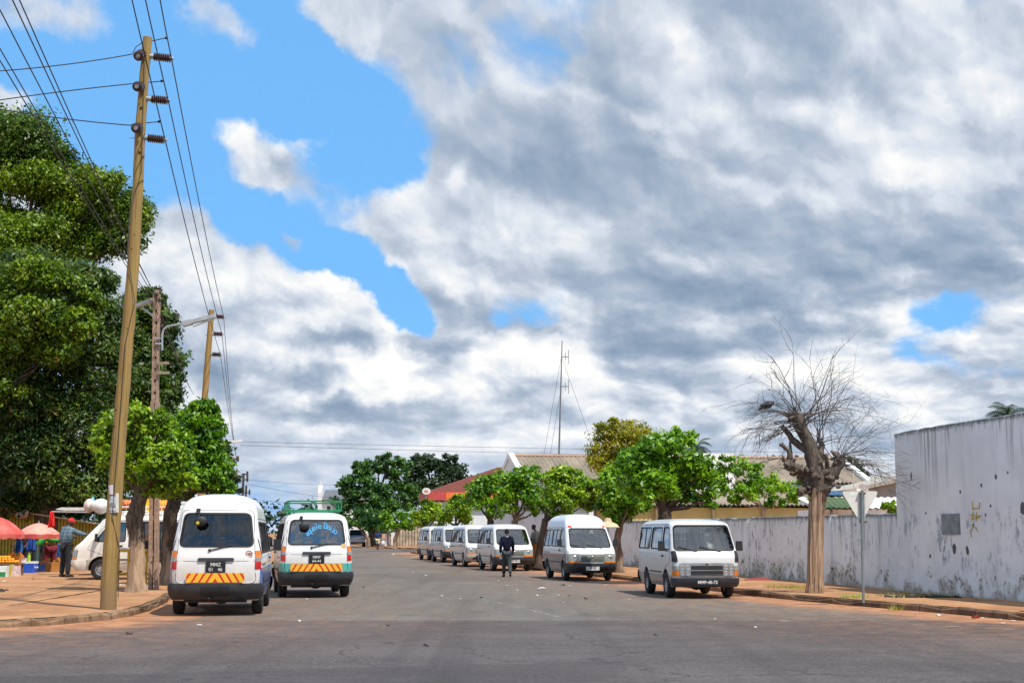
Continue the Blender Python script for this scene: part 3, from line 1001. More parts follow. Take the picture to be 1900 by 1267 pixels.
VAR = {
    'low': dict(rows=LOW, wheel=(1.42, -1.40), ws=(-.70, .70, 1.13, .63, 1.76), rw=(.66, 1.24, .59, 1.80), sw=[[(1.62, 1.16), (1.18, 1.72), (.74, 1.72), (.74, 1.16)], [(.62, 1.16), (.62, 1.72), (-.62, 1.72), (-.62, 1.16)], [(-.74, 1.16), (-.74, 1.72), (-1.96, 1.72), (-2.04, 1.16)]]),
    'high': dict(rows=HIGH, wheel=(1.42, -1.40), ws=(-.70, .70, 1.13, .63, 1.76), rw=(.67, 1.28, .60, 1.88), sw=[[(1.62, 1.16), (1.18, 1.72), (.74, 1.72), (.74, 1.16)], [(.62, 1.16), (.62, 1.72), (-.62, 1.72), (-.62, 1.16)], [(-.74, 1.16), (-.74, 1.72), (-1.96, 1.72), (-2.04, 1.16)]]),
    'boxy': dict(rows=BOXY, wheel=(1.30, -0.99), ws=(-.75, .75, 1.17, .68, 1.77), rw=(.66, 1.2, .60, 1.74), sw=[[(1.72, 1.20), (1.50, 1.72), (.92, 1.72), (.92, 1.20)], [(.74, 1.20), (.74, 1.72), (-.42, 1.72), (-.42, 1.20)], [(-.58, 1.20), (-.58, 1.72), (-1.92, 1.72), (-1.97, 1.20)]]),
}
VAR['low_open'] = dict(VAR['low'], door=True)
_shells = {}
M_trim = mat('cabin_lining', (0.34, 0.345, 0.34), 0.8)
M_rub = mat('black_rubber', (0.014, 0.014, 0.015), 0.65, var=.3)
M_tyre = mat('tyre_rubber', (0.022, 0.021, 0.021), 0.85, var=.3, vs=14, bump=.004, dirt=None)
M_rim = mat('dull_steel_rim', (0.36, 0.36, 0.37), 0.45, 0.6, var=.25)
M_under = mat('underbody_grime', (0.025, 0.022, 0.02), 0.95)
M_bump = mat('grey_black_bumper', (0.035, 0.037, 0.042), 0.6, var=.25)
M_seat = mat('blue_grey_seat', (0.075, 0.10, 0.15), 0.85)
M_chrome = mat('chrome', (0.62, 0.62, 0.63), 0.18, 1.0, var=.05)
M_lens = mat('clear_lamp_lens', (0.30, 0.31, 0.30), 0.12, var=.25, vs=16, coat=.6)
M_amber = mat('amber_lens', (0.72, 0.20, 0.02), 0.2, coat=.5)
M_red = mat('red_lens', (0.50, 0.015, 0.012), 0.2, coat=.5)
M_plate = mat('black_number_plate', (0.014, 0.014, 0.016), 0.5)
M_wplate = mat('white_number_plate', (0.72, 0.72, 0.70), 0.5)
M_white = mat('white_paint', (0.82, 0.82, 0.80), 0.5)
M_blk = mat('matt_black', (0.018, 0.018, 0.02), 0.6)
G_dark = glass('tinted_glass', (0.22, 0.24, 0.25), 0.055)
G_sky = glass('reflective_tinted_glass', (0.10, 0.11, 0.12), 0.20)
G_side = glass('side_glass', (0.34, 0.38, 0.38), 0.13)
G_clear = glass('windscreen_glass', (0.72, 0.82, 0.80), 0.20)


def chevron_mat(name, slope):
    m, t, b = new_mat(name)
    tcx = t.n('ShaderNodeTexCoord').outputs['Object']
    s_ = t.n('ShaderNodeSeparateXYZ', i0=tcx)
    a = t.math('ABSOLUTE', s_.outputs[0])
    v = t.math('ADD', t.math('DIVIDE', t.math('ADD', a, t.math('MULTIPLY', s_.outputs[2], slope)), 0.135), 10.36)
    fr = t.math('FRACT', v)
    st = t.math('LESS_THAN', fr, 0.33)
    n = t.noise(tcx, 9, 5).outputs[0]
    c = t.mixc(st, t.mixc(n, (0.80, 0.40, 0.015), (0.95, 0.56, 0.05)), t.mixc(n, (0.58, 0.02, 0.015), (0.72, 0.05, 0.02)))
    t.set(b.inputs['Base Color'], c); b.inputs['Roughness'].default_value = 0.35
    return m


M_chev = chevron_mat('warning_chevrons', 0.62)


def paint_mat(name, base, bands=(), dirt=(0.38, 0.27, 0.19), dirt_amt=.6, rough=.28):
    """bands: (z0, z1, colour, rear_ok, front_ok)"""
    m, t, b = new_mat(name)
    tcx = t.n('ShaderNodeTexCoord').outputs['Object']
    s_ = t.n('ShaderNodeSeparateXYZ', i0=tcx)
    x, y, z = s_.outputs
    nz = t.noise(tcx, 1.6, 6, .65).outputs[0]
    n2 = t.noise(t.mapv(tcx, sc=(3, 3, .7)), 2.0, 5, .65).outputs[0]
    c = t.mixc(t.mr(nz, .3, .7), tuple(v * .93 for v in base), base)
    for (z0, z1, cc, rear, front) in bands:
        k = t.math('MULTIPLY', t.math('GREATER_THAN', z, z0), t.math('LESS_THAN', z, z1))
        if not rear: k = t.math('MULTIPLY', k, t.math('GREATER_THAN', y, -2.22))
        if not front: k = t.math('MULTIPLY', k, t.math('LESS_THAN', y, 2.02))
        c = t.mixc(k, c, cc)
    d = t.math('MULTIPLY', t.mr(z, 1.15, 0.30), t.mr(n2, .3, .62, .25, 1.0))
    c = t.mixc(t.math('MULTIPLY', d, dirt_amt), c, dirt)
    sp2 = t.math('MULTIPLY', t.mr(t.noise(tcx, 7, 6, .75).outputs[0], .62, .74), .25)
    c = t.mixc(sp2, c, tuple(v * .6 for v in dirt))
    t.set(b.inputs['Base Color'], c)
    b.inputs['Roughness'].default_value = rough
    b.inputs['Coat Weight'].default_value = .35; b.inputs['Coat Roughness'].default_value = .08
    t.set(b.inputs['Normal'], t.n('ShaderNodeBump', Strength=.10, Distance=.05, Height=t.noise(tcx, 1.1, 2).outputs[0]))
    return m


def contours(v):
    d = VAR[v]
    a, b, z0, c, z1 = d['ws']
    ws = rpoly([(a, z0), (b, z0), (c, z1), (-c, z1)], .09, 4, 5)
    w0, y0, w1, y1 = d['rw']
    rw = rpoly([(-w0, y0), (w0, y0), (w1, y1), (-w1, y1)], .10, 4, 5)
    sw = [rpoly(p, .07 if i else .05, 4, 5) for i, p in enumerate(d['sw'])]
    return ws, rw, sw


def body_mesh(v):
    if v in _shells: return _shells[v]
    d = VAR[v]
    sh = Shell(d['rows'])
    mb = MB()

    def skin(off, ztrim, mi, flip):
        rs = []
        for row in sh.t:
            z = row[0]
            if ztrim: z = min(max(z, sh.z0 + ztrim), sh.z1 - ztrim)
            rs.append(sh.ring(z if not ztrim else z, off, row[1:]))
        if ztrim:
            # inner skin: shrink z of the top rows so that it stays inside
            rs = [[(x, y, min(q, sh.z1 - ztrim - .0004 * (len(rs) - i))) for x, y, q in r_] for i, r_ in enumerate(rs)]
        n = len(rs[0])
        fs = [(i * n + k, i * n + (k + 1) % n, (i + 1) * n + (k + 1) % n, (i + 1) * n + k) for i in range(len(rs) - 1) for k in range(n)]
        fs.append(tuple(range(n))[::-1]); e = (len(rs) - 1) * n; fs.append(tuple(range(e, e + n)))
        if flip: fs = [f[::-1] for f in fs]
        mb.add([p for r_ in rs for p in r_], fs, mi)
    skin(0, 0, 0, False)
    skin(-.045, .05, 1, True)
    me = mb.mesh('body', [M_white, M_trim], smooth=False, fix=False)
    o = link('body_tmp', me)
    ws, rw, sw = contours(v)
    cm = MB()
    for i, c in enumerate(sw): cm.prism(c, -.4 if d.get('door') and i == 1 else -1.3, 1.3, 'x')
    cm.prism(ws, .85 if v != 'boxy' else 1.2, 3.0, 'y')
    cm.prism(rw, -3.0, -1.6, 'y')
    for yy in d['wheel']:
        arch = [(yy + math.cos(a) * .385, .33 + math.sin(a) * .385) for a in [math.pi * i / 14 for i in range(15)]] + [(yy - .385, .0), (yy + .385, .0)]
        for s_ in (-1, 1):
            cm.prism(arch, *sorted((s_ * .50, s_ * 1.2)), 'x')
    if d.get('door'): cm.prism(rpoly([(.64, .52), (.64, 1.76), (-.66, 1.76), (-.66, .52)], .05, 3, 3), -1.3, -.45, 'x')
    co = link('cut_tmp', cm.mesh('cut', M_white, smooth=False))
    md = o.modifiers.new('b', 'BOOLEAN'); md.operation = 'DIFFERENCE'; md.object = co; md.solver = 'EXACT'
    dg = bpy.context.evaluated_depsgraph_get(); dg.update()
    ev = o.evaluated_get(dg)
    res = bpy.data.meshes.new_from_object(ev)
    bpy.data.objects.remove(o); bpy.data.objects.remove(co)
    res.polygons.foreach_set('use_smooth', [True] * len(res.polygons))
    res.set_sharp_from_angle(angle=R(35))
    _shells[v] = (sh, res)
    return _shells[v]


_wheel = {}


def wheel_meshes():
    if not _wheel:
        t = MB()
        t.lathe([(.175, -.085), (.20, -.098), (.27, -.10), (.300, -.085), (.312, -.05), (.315, 0), (.312, .05), (.300, .085), (.27, .10), (.20, .098), (.175, .085), (.165, 0), (.175, -.085)], 28, axis='x')
        _wheel['tyre'] = t.mesh('tyre', M_tyre)
        r = MB()
        r.lathe([(.0, .062), (.045, .064), (.055, .05), (.075, .045), (.10, .052), (.115, .038), (.135, .030), (.155, .055), (.172, .082), (.186, .086), (.186, .07), (.17, .0), (.17, -.08), (.0, -.08)], 24, axis='x')
        for k in range(8):
            a = k * math.pi / 4
            r.ell((.046, math.cos(a) * .125, math.sin(a) * .125), (.006, .016, .016), 6, 4, 1)
        _wheel['rim'] = r.mesh('rim', [M_rim, M_blk])
    return _wheel


def wheels(root, v, hub_mat=None, track=.735):
    w = wheel_meshes()
    for yy in VAR[v]['wheel']:
        for s_ in (1, -1):
            e = thing('wheel', None, None, (s_ * track, yy, .315), 0 if s_ > 0 else math.pi)
            e.parent = root
            link('tyre', w['tyre'], e); link('rim', w['rim'], e)


def minibus(v, label, loc, rz, group, paint, scale=1.0, glass_rear=None, glass_side=None, glass_front=None, plate_f=None, plate_r=None,
            white_plate=False, chevrons=False, grille=None, mirrors=True, rear_mirror=False, sticker=None, name='minibus', tail=True, open_door=False, seats=True, bumper=None):
    sh, bm_ = body_mesh(v)
    d = VAR[v]
    ws, rw, sw = contours(v)
    root = thing(name, label, 'minibus', loc, rz, group, scale)
    me = bm_.copy(); me.materials[0] = paint
    link('body', me, root)
    bp = bumper or M_bump
    # glazing and its rubber
    gs = glass_side or G_side
    for c, face, nm, g in [(ws, 'F', 'windscreen', glass_front or G_clear), (rw, 'B', 'rear_window', glass_rear or G_dark)] + [(c, f, 'side_window', gs) for c in sw for f in 'LR']:
        if open_door and face == 'L' and c is sw[1]: continue
        mb = MB(); fill(mb, sh, face, outset(c, .004), -.012)
        win = mb.build(nm, g, root)
        mb = MB(); band(mb, sh, face, outset(c, .022), outset(c, -.010), .005, lip=.014)
        if c is sw[2] or (c is sw[1] and v != 'boxy'):
            ym = (c[0][0] + c[len(c) // 2][0]) / 2
            zs = sorted(p[1] for p in c)
            k = [(ym - .018, zs[0]), (ym + .018, zs[0]), (ym + .018, zs[-1]), (ym - .018, zs[-1])]
            slab(mb, sh, face, rpoly(k, .005, 1, 3), -.002, .02)
        mb.build('window_seal', M_rub, win)
    # doors: thin raised skins that leave the shut line dark
    def skin_door(nm, face, c, hole, m=paint, off=.004):
        mb = MB()
        if hole is not None: band(mb, sh, face, c, outset(hole, .024), off, lip=.0)
        else: fill(mb, sh, face, c, off)
        band(mb, sh, face, outset(c, .010), outset(c, -.002), .0015, mi=1)
        return mb.build(nm, [m, M_rub], root)
    zb = .50
    tg = rpoly([(-.735, .60), (.735, .60), (.66, d['rw'][3] + .07), (-.66, d['rw'][3] + .07)], .12, 4, 5)
    tgo = skin_door('tailgate', 'B', tg, rw)
    hz = 1.04
    mb = MB(); slab(mb, sh, 'B', rpoly([(-.33, hz - .03), (.33, hz - .03), (.33, hz + .03), (-.33, hz + .03)], .03, 3, 3), .03, .03)
    mb.build('tailgate_handle', M_bump, tgo)
    mb = MB(); band(mb, sh, 'B', rpoly([(-.72, 1.005), (.72, 1.005), (.72, 1.012), (-.72, 1.012)], .002, 1, 4), rpoly([(-.72, 1.008), (.72, 1.008), (.72, 1.009), (-.72, 1.009)], .0005, 1, 4), .006)
    mb.build('tailgate_crease', M_bump, tgo)
    for f in 'LR':
        fd = rpoly([(1.84 if v != 'boxy' else 1.86, zb + .42), (1.70 if v != 'boxy' else 1.80, 1.14), (1.24 if v != 'boxy' else 1.55, 1.765), (.68 if v != 'boxy' else .86, 1.765), (.68 if v != 'boxy' else .86, zb), (1.0, zb), (1.02, zb + .08), (1.30, zb + .24)], .04, 3, 3)
        # door outline and window opening need equal point counts: resample both
        def resample(c, n=48):
            L = [0]
            for i in range(len(c)): L.append(L[-1] + math.dist(c[i], c[(i + 1) % len(c)]))
            o = []
            for k in range(n):
                s_ = L[-1] * k / n
                i = max(j for j in range(len(c)) if L[j] <= s_)
                t = (s_ - L[i]) / max(1e-6, L[i + 1] - L[i])
                a, b = c[i], c[(i + 1) % len(c)]
                o.append((a[0] + (b[0] - a[0]) * t, a[1] + (b[1] - a[1]) * t))
            return o
        def polar(c, ctr, n=48):
            """contour point met in n directions from ctr"""
            o = []
            for k in range(n):
                a = 2 * math.pi * k / n; dx, dy = math.cos(a), math.sin(a); best = None
                for i in range(len(c)):
                    p, q = c[i], c[(i + 1) % len(c)]
                    ex, ey = q[0] - p[0], q[1] - p[1]
                    den = dx * ey - dy * ex
                    if abs(den) < 1e-9: continue
                    t = ((p[0] - ctr[0]) * ey - (p[1] - ctr[1]) * ex) / den
                    u = ((p[0] - ctr[0]) * dy - (p[1] - ctr[1]) * dx) / den
                    if t > 0 and -1e-6 <= u <= 1 + 1e-6: best = t if best is None else max(best, t)
                best = best or .1
                o.append((ctr[0] + dx * best, ctr[1] + dy * best))
            return o
        for nm, outer, hole in (('front_door', fd, sw[0]), ('sliding_door', rpoly([(.66 if v != 'boxy' else .84, zb), (.66 if v != 'boxy' else .84, 1.78), (-.68 if v != 'boxy' else -.50, 1.78), (-.68 if v != 'boxy' else -.50, zb)], .05, 3, 3), sw[1])):
            if nm == 'sliding_door' and (f == 'R' or open_door): continue
            ctr = (sum(p[0] for p in hole) / len(hole), sum(p[1] for p in hole) / len(hole))
            h2 = outset(hole, .024)
            door = None
            mb = MB(); band(mb, sh, f, polar(outer, ctr), polar(h2, ctr), .004)
            oc = polar(outer, ctr)
            band(mb, sh, f, outset(outer, .010), outset(outer, -.002), .0015, mi=1)
            door = mb.build(nm, [paint, M_rub], root)
            mb = MB(); ya = .80 if nm == 'front_door' else .50
            if v == 'boxy': ya += .18
            slab(mb, sh, f, rpoly([(ya, 1.0), (ya + .14, 1.0), (ya + .14, 1.045), (ya, 1.045)], .015, 2, 2), .028, .03)
            mb.build('door_handle', M_blk, door)
            if nm == 'front_door' and mirrors:
                s_ = 1 if f == 'R' else -1
                mb = MB(); x0 = sh.side(1.5, 1.12)
                mb.tube([(s_ * (x0 - .02), 1.5, 1.13), (s_ * (x0 + .10), 1.56, 1.2)], .014, 6)
                mb.box((s_ * (x0 + .15), 1.57, 1.27), (.17, .07, .24), 0, 0, .9)
                mb.build('wing_mirror', M_blk, door)
    if v == 'low' or v == 'high':
        for f in 'LR':
            mb = MB(); slab(mb, sh, f, rpoly([(-2.1, .92), (-.9, .92), (-.9, .945), (-2.1, .945)], .006, 1, 4), .004, .004)
            mb.build('slide_rail', M_bump, root)
    for f in 'LR':
        zt_ = 1.80 if v == 'boxy' else 1.785
        mb = MB(); slab(mb, sh, f, rpoly([(-1.95, zt_), (1.36, zt_), (1.36, zt_ + .022), (-1.95, zt_ + .022)], .004, 1, 6), .012, .012)
        mb.build('roof_gutter', mat('gutter_grey', (.33, .33, .32), .5), root)
        mb = MB(); slab(mb, sh, f, rpoly([(d['wheel'][1] + .42, .60), (d['wheel'][0] - .42, .60), (d['wheel'][0] - .42, .632), (d['wheel'][1] + .42, .632)], .004, 1, 6), .010, .010)
        mb.build('side_moulding', M_bump, root)
        mb = MB(); yq = d['wheel'][1] + .15
        slab(mb, sh, f, rpoly([(-2.16, 1.10), (-2.13, 1.10), (-2.13, 1.64), (-2.15, 1.64)], .006, 1, 4), .006, .006)
        mb.build('pillar_vent', M_blk, root)
    # bumpers
    mb = MB(); wrap(mb, sh, .28, .60 if v != 'boxy' else .50, .05, 1.86 if v != 'boxy' else 1.98, True)
    fbm = mb.build('front_bumper', bp, root)
    mb = MB(); wrap(mb, sh, .30, .60, .055, -2.0, False)
    rbm = mb.build('rear_bumper', M_bump, root)
    mb = MB(); slab(mb, sh, 'F', rpoly([(-.56, .36), (.56, .36), (.52, .47), (-.52, .47)], .02, 2, 4), .053, .004)
    if v != 'boxy': mb.build('air_intake', M_blk, fbm)
    mb = MB(); slab(mb, sh, 'B', rpoly([(-.27, .36), (.27, .36), (.27, .54), (-.27, .54)], .02, 2, 4), .058, .004)
    mb.build('bumper_recess', M_blk, rbm)
    # underbody, axles, tow bar, spare wheel, mudflaps
    mb = MB()
    mb.box((0, 0, .44), (1.30, 4.1, .28)); mb.box((0, -2.0, .36), (.9, .25, .12)); mb.box((0, 1.75, .36), (1.1, .3, .12))
    for yy in d['wheel']:
        mb.tube([(-.72, yy, .30), (.72, yy, .30)], .05, 8); mb.ell((0.05, yy, .30), (.16, .14, .12), 10, 6)
    mb.build('underbody', M_under, root)
    mb = MB(); mb.lathe([(.0, -.08), (.27, -.09), (.30, 0), (.27, .09), (.0, .08)], 20, (0, -1.83, .34)); mb.build('spare_wheel', M_tyre, root)
    mb = MB(); mb.tube([(.45, -1.6, .31), (.46, -2.25, .30)], .03, 8); mb.box((0, -2.18, .27), (1.15, .05, .05)); mb.tube([(-.1, -2.2, .29), (-.1, -2.42, .30), (-.1, -2.44, .34)], .025, 8)
    mb.build('exhaust_and_tow_bar', M_under, root)
    wheels(root, v)
    # lamps
    if tail:
        for s_ in (-1, 1):
            zz = (.86, 1.00, 1.07, 1.20)
            lamp = None
            for (a, b, m_, nm) in ((zz[0], zz[3], M_red, 'tail_light'), (zz[2], zz[3], M_amber, 'indicator_lens'), (zz[1], zz[2], M_lens, 'reversing_lens')):
                mb = MB(); q = [(s_ * .715, a), (s_ * .828, a), (s_ * .828, b), (s_ * .715, b)]
                slab(mb, sh, 'B', rpoly(q, .015, 2, 4), .012 if nm == 'tail_light' else .015, .02)
                l_ = mb.build(nm, m_, lamp or root)
                lamp = lamp or l_
    fz = (.62, .88)
    if v != 'boxy':
        for s_ in (-1, 1):
            mb = MB(); slab(mb, sh, 'F', rpoly([(s_ * .42, .66), (s_ * .832, .66), (s_ * .838, .90), (s_ * .44, .89)], .03, 2, 4), .012, .02)
            hl = mb.build('headlight', M_lens, root)
            mb = MB(); slab(mb, sh, 'F', rpoly([(s_ * .405, .595), (s_ * .838, .595), (s_ * .842, .912), (s_ * .425, .905)], .03, 2, 4), .006, .02); mb.build('lamp_bezel', M_blk, hl)
            mb = MB(); slab(mb, sh, 'F', rpoly([(s_ * .42, .605), (s_ * .832, .605), (s_ * .832, .672), (s_ * .42, .672)], .015, 2, 4), .016, .02)
            mb.build('indicator_lens', M_amber, hl)
            mb = MB(); mb.ell((s_ * .60, sh.front(.6, .78) - .01, .78), (.10, .028, .085), 14, 8); mb.build('reflector_bowl', M_chrome, hl)
        mb = MB(); slab(mb, sh, 'F', rpoly([(-.42, .63), (.42, .63), (.44, .895), (-.44, .895)], .02, 2, 4), .008, .01)
        gm_ = grille or mat('grey_grille', (0.20, 0.21, 0.19), .55)
        gr = mb.build('grille', gm_, root)
        mb = MB()
        for k in range(4):
            z_ = .655 + k * .042
            slab(mb, sh, 'F', rpoly([(-.40, z_), (.40, z_), (.40, z_ + .015), (-.40, z_ + .015)], .003, 1, 5), .011, .006)
        mb.build('grille_slot', M_blk, gr)
        mb = MB(); mb.ell((0, sh.front(0, .81) + .014, .81), (.052, .012, .036), 16, 8)
        mb.build('badge', M_chrome, gr)
    else:
        mb = MB(); slab(mb, sh, 'F', rpoly([(-.82, .525), (.82, .525), (.82, .865), (-.82, .865)], .02, 2, 6), .012, .02)
        gr = mb.build('grille_surround', mat('silver_trim', (.30, .31, .31), .4, .4), root)
        mb = MB(); slab(mb, sh, 'F', rpoly([(-.40, .56), (.40, .56), (.40, .80), (-.40, .80)], .01, 2, 5), .016, .006)
        gg = mb.build('grille', M_blk, gr)
        mb = MB()
        slab(mb, sh, 'F', rpoly([(-.41, .675), (.41, .675), (.41, .695), (-.41, .695)], .004, 1, 5), .024, .01)
        for k in range(6):
            z_ = .575 + k * .036
            if k == 0: slab(mb, sh, 'F', rpoly([(-.39, z_), (.39, z_), (.39, z_ + .008), (-.39, z_ + .008)], .002, 1, 5), .019, .004)
        mb.build('grille_bar', mat('silver_trim', (.5, .5, .5)), gr)
        mb = MB(); mb.ell((0, sh.front(0, .835) + .016, .835), (.03, .008, .02), 12, 6); mb.build('badge', M_blk, gr)
        for s_ in (-1, 1):
            for (xa, za) in ((.42, .69), (.42, .55), (.555, .69), (.555, .55)):
                mb = MB(); slab(mb, sh, 'F', rpoly([(s_ * xa, za), (s_ * (xa + .12), za), (s_ * (xa + .12), za + .125), (s_ * xa, za + .125)], .012, 2, 3), .022, .01)
                hl = mb.build('headlight', M_lens, root)
                mb = MB(); mb.lathe([(.0, .0), (.045, .004), (.05, .0)], 14, (s_ * (xa + .06), sh.front(xa + .06, za + .06) + .022, za + .062), 'y'); mb.build('lamp_bulb_cover', M_chrome, hl)
            mb = MB(); slab(mb, sh, 'F', rpoly([(s_ * .69, .55), (s_ * .832, .55), (s_ * .832, .68), (s_ * .69, .68)], .012, 2, 4), .02, .02); mb.build('indicator', M_amber, root)
            mb = MB(); slab(mb, sh, 'F', rpoly([(s_ * .69, .69), (s_ * .832, .69), (s_ * .832, .80), (s_ * .69, .80)], .012, 2, 4), .02, .02); mb.build('side_lamp', M_lens, root)
            # black corner air ducts beside the nose
            mb = MB()
            slab(mb, sh, 'F', rpoly([(s_ * .715, .885), (s_ * .838, .885), (s_ * .832, 1.15), (s_ * .735, 1.165)], .03, 2, 4), .016, .02)
            mb.build('corner_duct', M_blk, root)
    # plates
    if plate_f:
        y_ = sh.front(0, .42) + (.056 if v != 'boxy' else .056)
        zc = .43 if v != 'boxy' else .40
        mb = MB(); mb.box((.0, y_ + .004, zc), (.46, .012, .13)); pl = mb.build('number_plate', M_wplate if white_plate else M_plate, root, smooth=False)
        text(plate_f, .105, M_blk if white_plate else M_wplate, pl, (0, y_ + .012, zc), (R(90), 0, R(180)), bold=.002)
    if plate_r:
        y_ = sh.rear(0, .92) - .012
        mb = MB(); mb.box((.0, y_ - .004, .90), (.36, .012, .20)); pl = mb.build('number_plate', M_plate, root, smooth=False)
        for i, s_ in enumerate(plate_r):
            ws_ = s_.split(' ')
            for k, w_ in enumerate(ws_):
                text(w_, .088, mat('plate_lettering', (.62, .62, .58), .5), pl, ((k - (len(ws_) - 1) / 2) * .165, y_ - .012, .945 - i * .09), (R(90), 0, 0), bold=.0015)
    if chevrons:
        y_ = sh.rear(0, .70) - .03
        mb = MB(); mb.box((0, 0, 0), (1.06 if chevrons == 1 else 1.20, .008, .17)); mb.build('warning_board', M_chev, root, loc=(0, y_ + (0.0 if chevrons == 1 else 0), .705), smooth=False)
    # wipers
    mb = MB()
    for x0 in (-.38, .22):
        z0 = d['ws'][2] - .03
        a = sh.P('F', x0, z0, .02); b_ = sh.P('F', x0 + .52 if x0 + .52 < .7 else .68, z0 + .12, .016)
        mb.tube([a, b_], .010, 5)
    mb.build('wiper', M_blk, root)
    mb = MB(); a = sh.P('B', -.12, d['rw'][1] - .07, .02); b_ = sh.P('B', .28, d['rw'][1] + .015, .016); mb.tube([a, b_], .010, 5); mb.ell(a, (.03, .02, .025), 8, 5)
    mb.build('rear_wiper', M_blk, root)
    if seats:
        for (xx, yy, w_) in [(.40, .70, .46), (-.40, .70, .46), (-.14, -.25, 1.1), (-.14, -1.0, 1.1), (-.0, -1.72, 1.3)]:
            mb = MB()
            mb.box((xx, yy + .1, .78), (w_, .46, .22)); 
            n_ = max(1, round(w_ / .45))
            for k in range(n_):
                xc = xx - w_ / 2 + w_ * (k + .5) / n_
                q = rpoly([(xc - w_ / n_ * .47, .86), (xc + w_ / n_ * .47, .86), (xc + w_ / n_ * .40, 1.42), (xc - w_ / n_ * .40, 1.42)], .09, 3, 2)
                mb.prism(q, yy - .16, yy - .06, 'y')
                q = rpoly([(xc - .11, 1.44), (xc + .11, 1.44), (xc + .10, 1.60), (xc - .10, 1.60)], .05, 3, 2)
                mb.prism(q, yy - .15, yy - .07, 'y')
            mb.build('seat', M_seat, root)
        mb = MB(); mb.tube([(.40 + math.cos(a) * .19, 1.28 + .10 * math.sin(a) * .6, 1.10 + math.sin(a) * .16) for a in [6.2832 * k / 20 for k in range(21)]], .014, 6, cap=False)
        mb.tube([(.40, 1.28, 1.10), (.40, 1.62, .85)], .03, 6); mb.tube([(.22, 1.28, 1.10), (.58, 1.28, 1.10)], .016, 6)
        mb.build('steering_wheel', M_blk, root)
        mb = MB(); mb.box((0, 1.74 if v != 'boxy' else 1.80, .95), (1.36, .34, .26)); mb.build('dashboard', mat('dash_grey', (.10, .105, .105), .7), root)
        mb = MB(); mb.box((0, -.2, .62), (1.5, 3.6, .05)); mb.build('cabin_floor', M_under, root, smooth=False)
    if sticker:
        (x_, z_, r_, txt, c_) = sticker
        y_ = sh.rear(x_, z_) - .008
        mb = MB(); mb.lathe([(r_ * .84, 0), (r_ * .84, .004), (r_, .004), (r_, 0)], 28, (x_, y_ - .003, z_), 'y')
        st = mb.build('round_sticker', mat('sticker_' + txt, c_, .5), root)
        mb = MB(); mb.lathe([(0, 0), (r_ * .84, 0)], 28, (x_, y_ - .001, z_), 'y'); mb.build('sticker_face', mat('sticker_face_' + (txt or 'x'), (.8, .78, .74) if txt == '100' else (.85, .55, .25), .5), st)
        if txt == '100': text(txt, r_ * 1.0, mat('sticker_' + txt, c_), st, (x_, y_ - .006, z_), (R(90), 0, 0), bold=.002)
    if rear_mirror:
        x_ = -.36; z_ = d['rw'][3] + .05
        a = Vector(sh.P('B', x_, z_, .0)); b_ = a + Vector((0, -.16, .02)); c_ = b_ + Vector((.03, -.03, -.16))
        mb = MB(); mb.box(a + Vector((0, -.02, .02)), (.07, .05, .06)); mb.tube([a, b_, c_], .016, 6)
        rm = mb.build('rear_view_bracket', M_blk, root)
        mb = MB(); mb.ell(c_ + Vector((.03, 0, -.05)), (.12, .055, .10), 16, 10); mb.build('rear_view_mirror', M_blk, rm)
        if rear_mirror == 2:
            mb = MB(); mb.ell(c_ + Vector((-.02, -.066, -.085)), (.034, .012, .034), 12, 6); mb.build('yellow_reflection', mat('yellow_reflection', (.48, .38, .03), .5), rm)  # yellow reflection in the mirror, laid on as a coloured disc
    return root


def heading(a):
    return Vector((-math.sin(a), math.cos(a), 0))


P_L1 = paint_mat('white_and_blue_livery', (.84, .83, .80), [(.30, .88, (.035, .16, .50), False, True), (.93, .97, (.62, .35, .12), False, True), (1.06, 1.10, (.25, .45, .65), False, True), (.60, .80, (.84, .83, .80), False, False)][:3])
P_L2 = paint_mat('white_and_teal_livery', (.85, .85, .83), [(.30, .80, (.03, .50, .46), True, True), (.30, .62, (.05, .16, .14), False, True)])
P_V6 = paint_mat('silver_white_paint', (.70, .72, .73), [(.30, .56, (.15, .16, .17), True, False)], rough=.32)
P_V5 = paint_mat('white_over_slate_livery', (.80, .81, .82), [(.30, .90, (.11, .125, .15), True, False)], dirt_amt=.25)
P_V4 = paint_mat('plain_white_paint', (.78, .78, .76), [], dirt_amt=.4)
P_V3 = paint_mat('white_gold_stripe_paint', (.78, .78, .76), [(.93, .975, (.45, .30, .10), True, False)], dirt_amt=.4)
P_V2 = paint_mat('grey_white_paint', (.58, .59, .60), [(.62, .655, (.12, .12, .12), True, False)], dirt_amt=.5)
P_V1 = paint_mat('dusty_white_paint', (.72, .68, .60), [(.58, .62, (.2, .16, .12), True, False)], dirt_amt=.8)
P_S1 = paint_mat('cream_white_paint', (.83, .80, .73), [(.30, .60, (.55, .52, .46), True, True)], dirt_amt=.35)

GR_A = 'minibuses seen from behind at the left kerb'
GR_B = 'minibuses parked in a row along the right kerb'
sL = 1.02
h1 = heading(R(7.2)); r1 = Vector((-5.60, 27.2, 0)); c1 = r1 + h1 * 2.35 * sL
L1 = minibus('high', 'high roofed white minibus with blue sides, seen from behind at the left kerb', c1, R(7.2), GR_A, P_L1, sL, plate_r=('MMZ', '01 46'), chevrons=1, rear_mirror=2, sticker=(.60, 1.135, .068, '100', (.55, .06, .07)), glass_rear=G_dark)
h2 = heading(R(11.4)); r2 = Vector((-4.70, 34.6, 0)); c2 = r2 + h2 * 2.35 * 1.03
L2 = minibus('low', 'low roofed white minibus with teal lower panels and green roof rack, seen from behind', c2, R(11.4), GR_A, P_L2, 1.03, plate_r=('MMP', '64-44'), chevrons=2, rear_mirror=1, sticker=(.62, 1.20, .062, 'o', (.80, .50, .22)), glass_rear=G_sky)
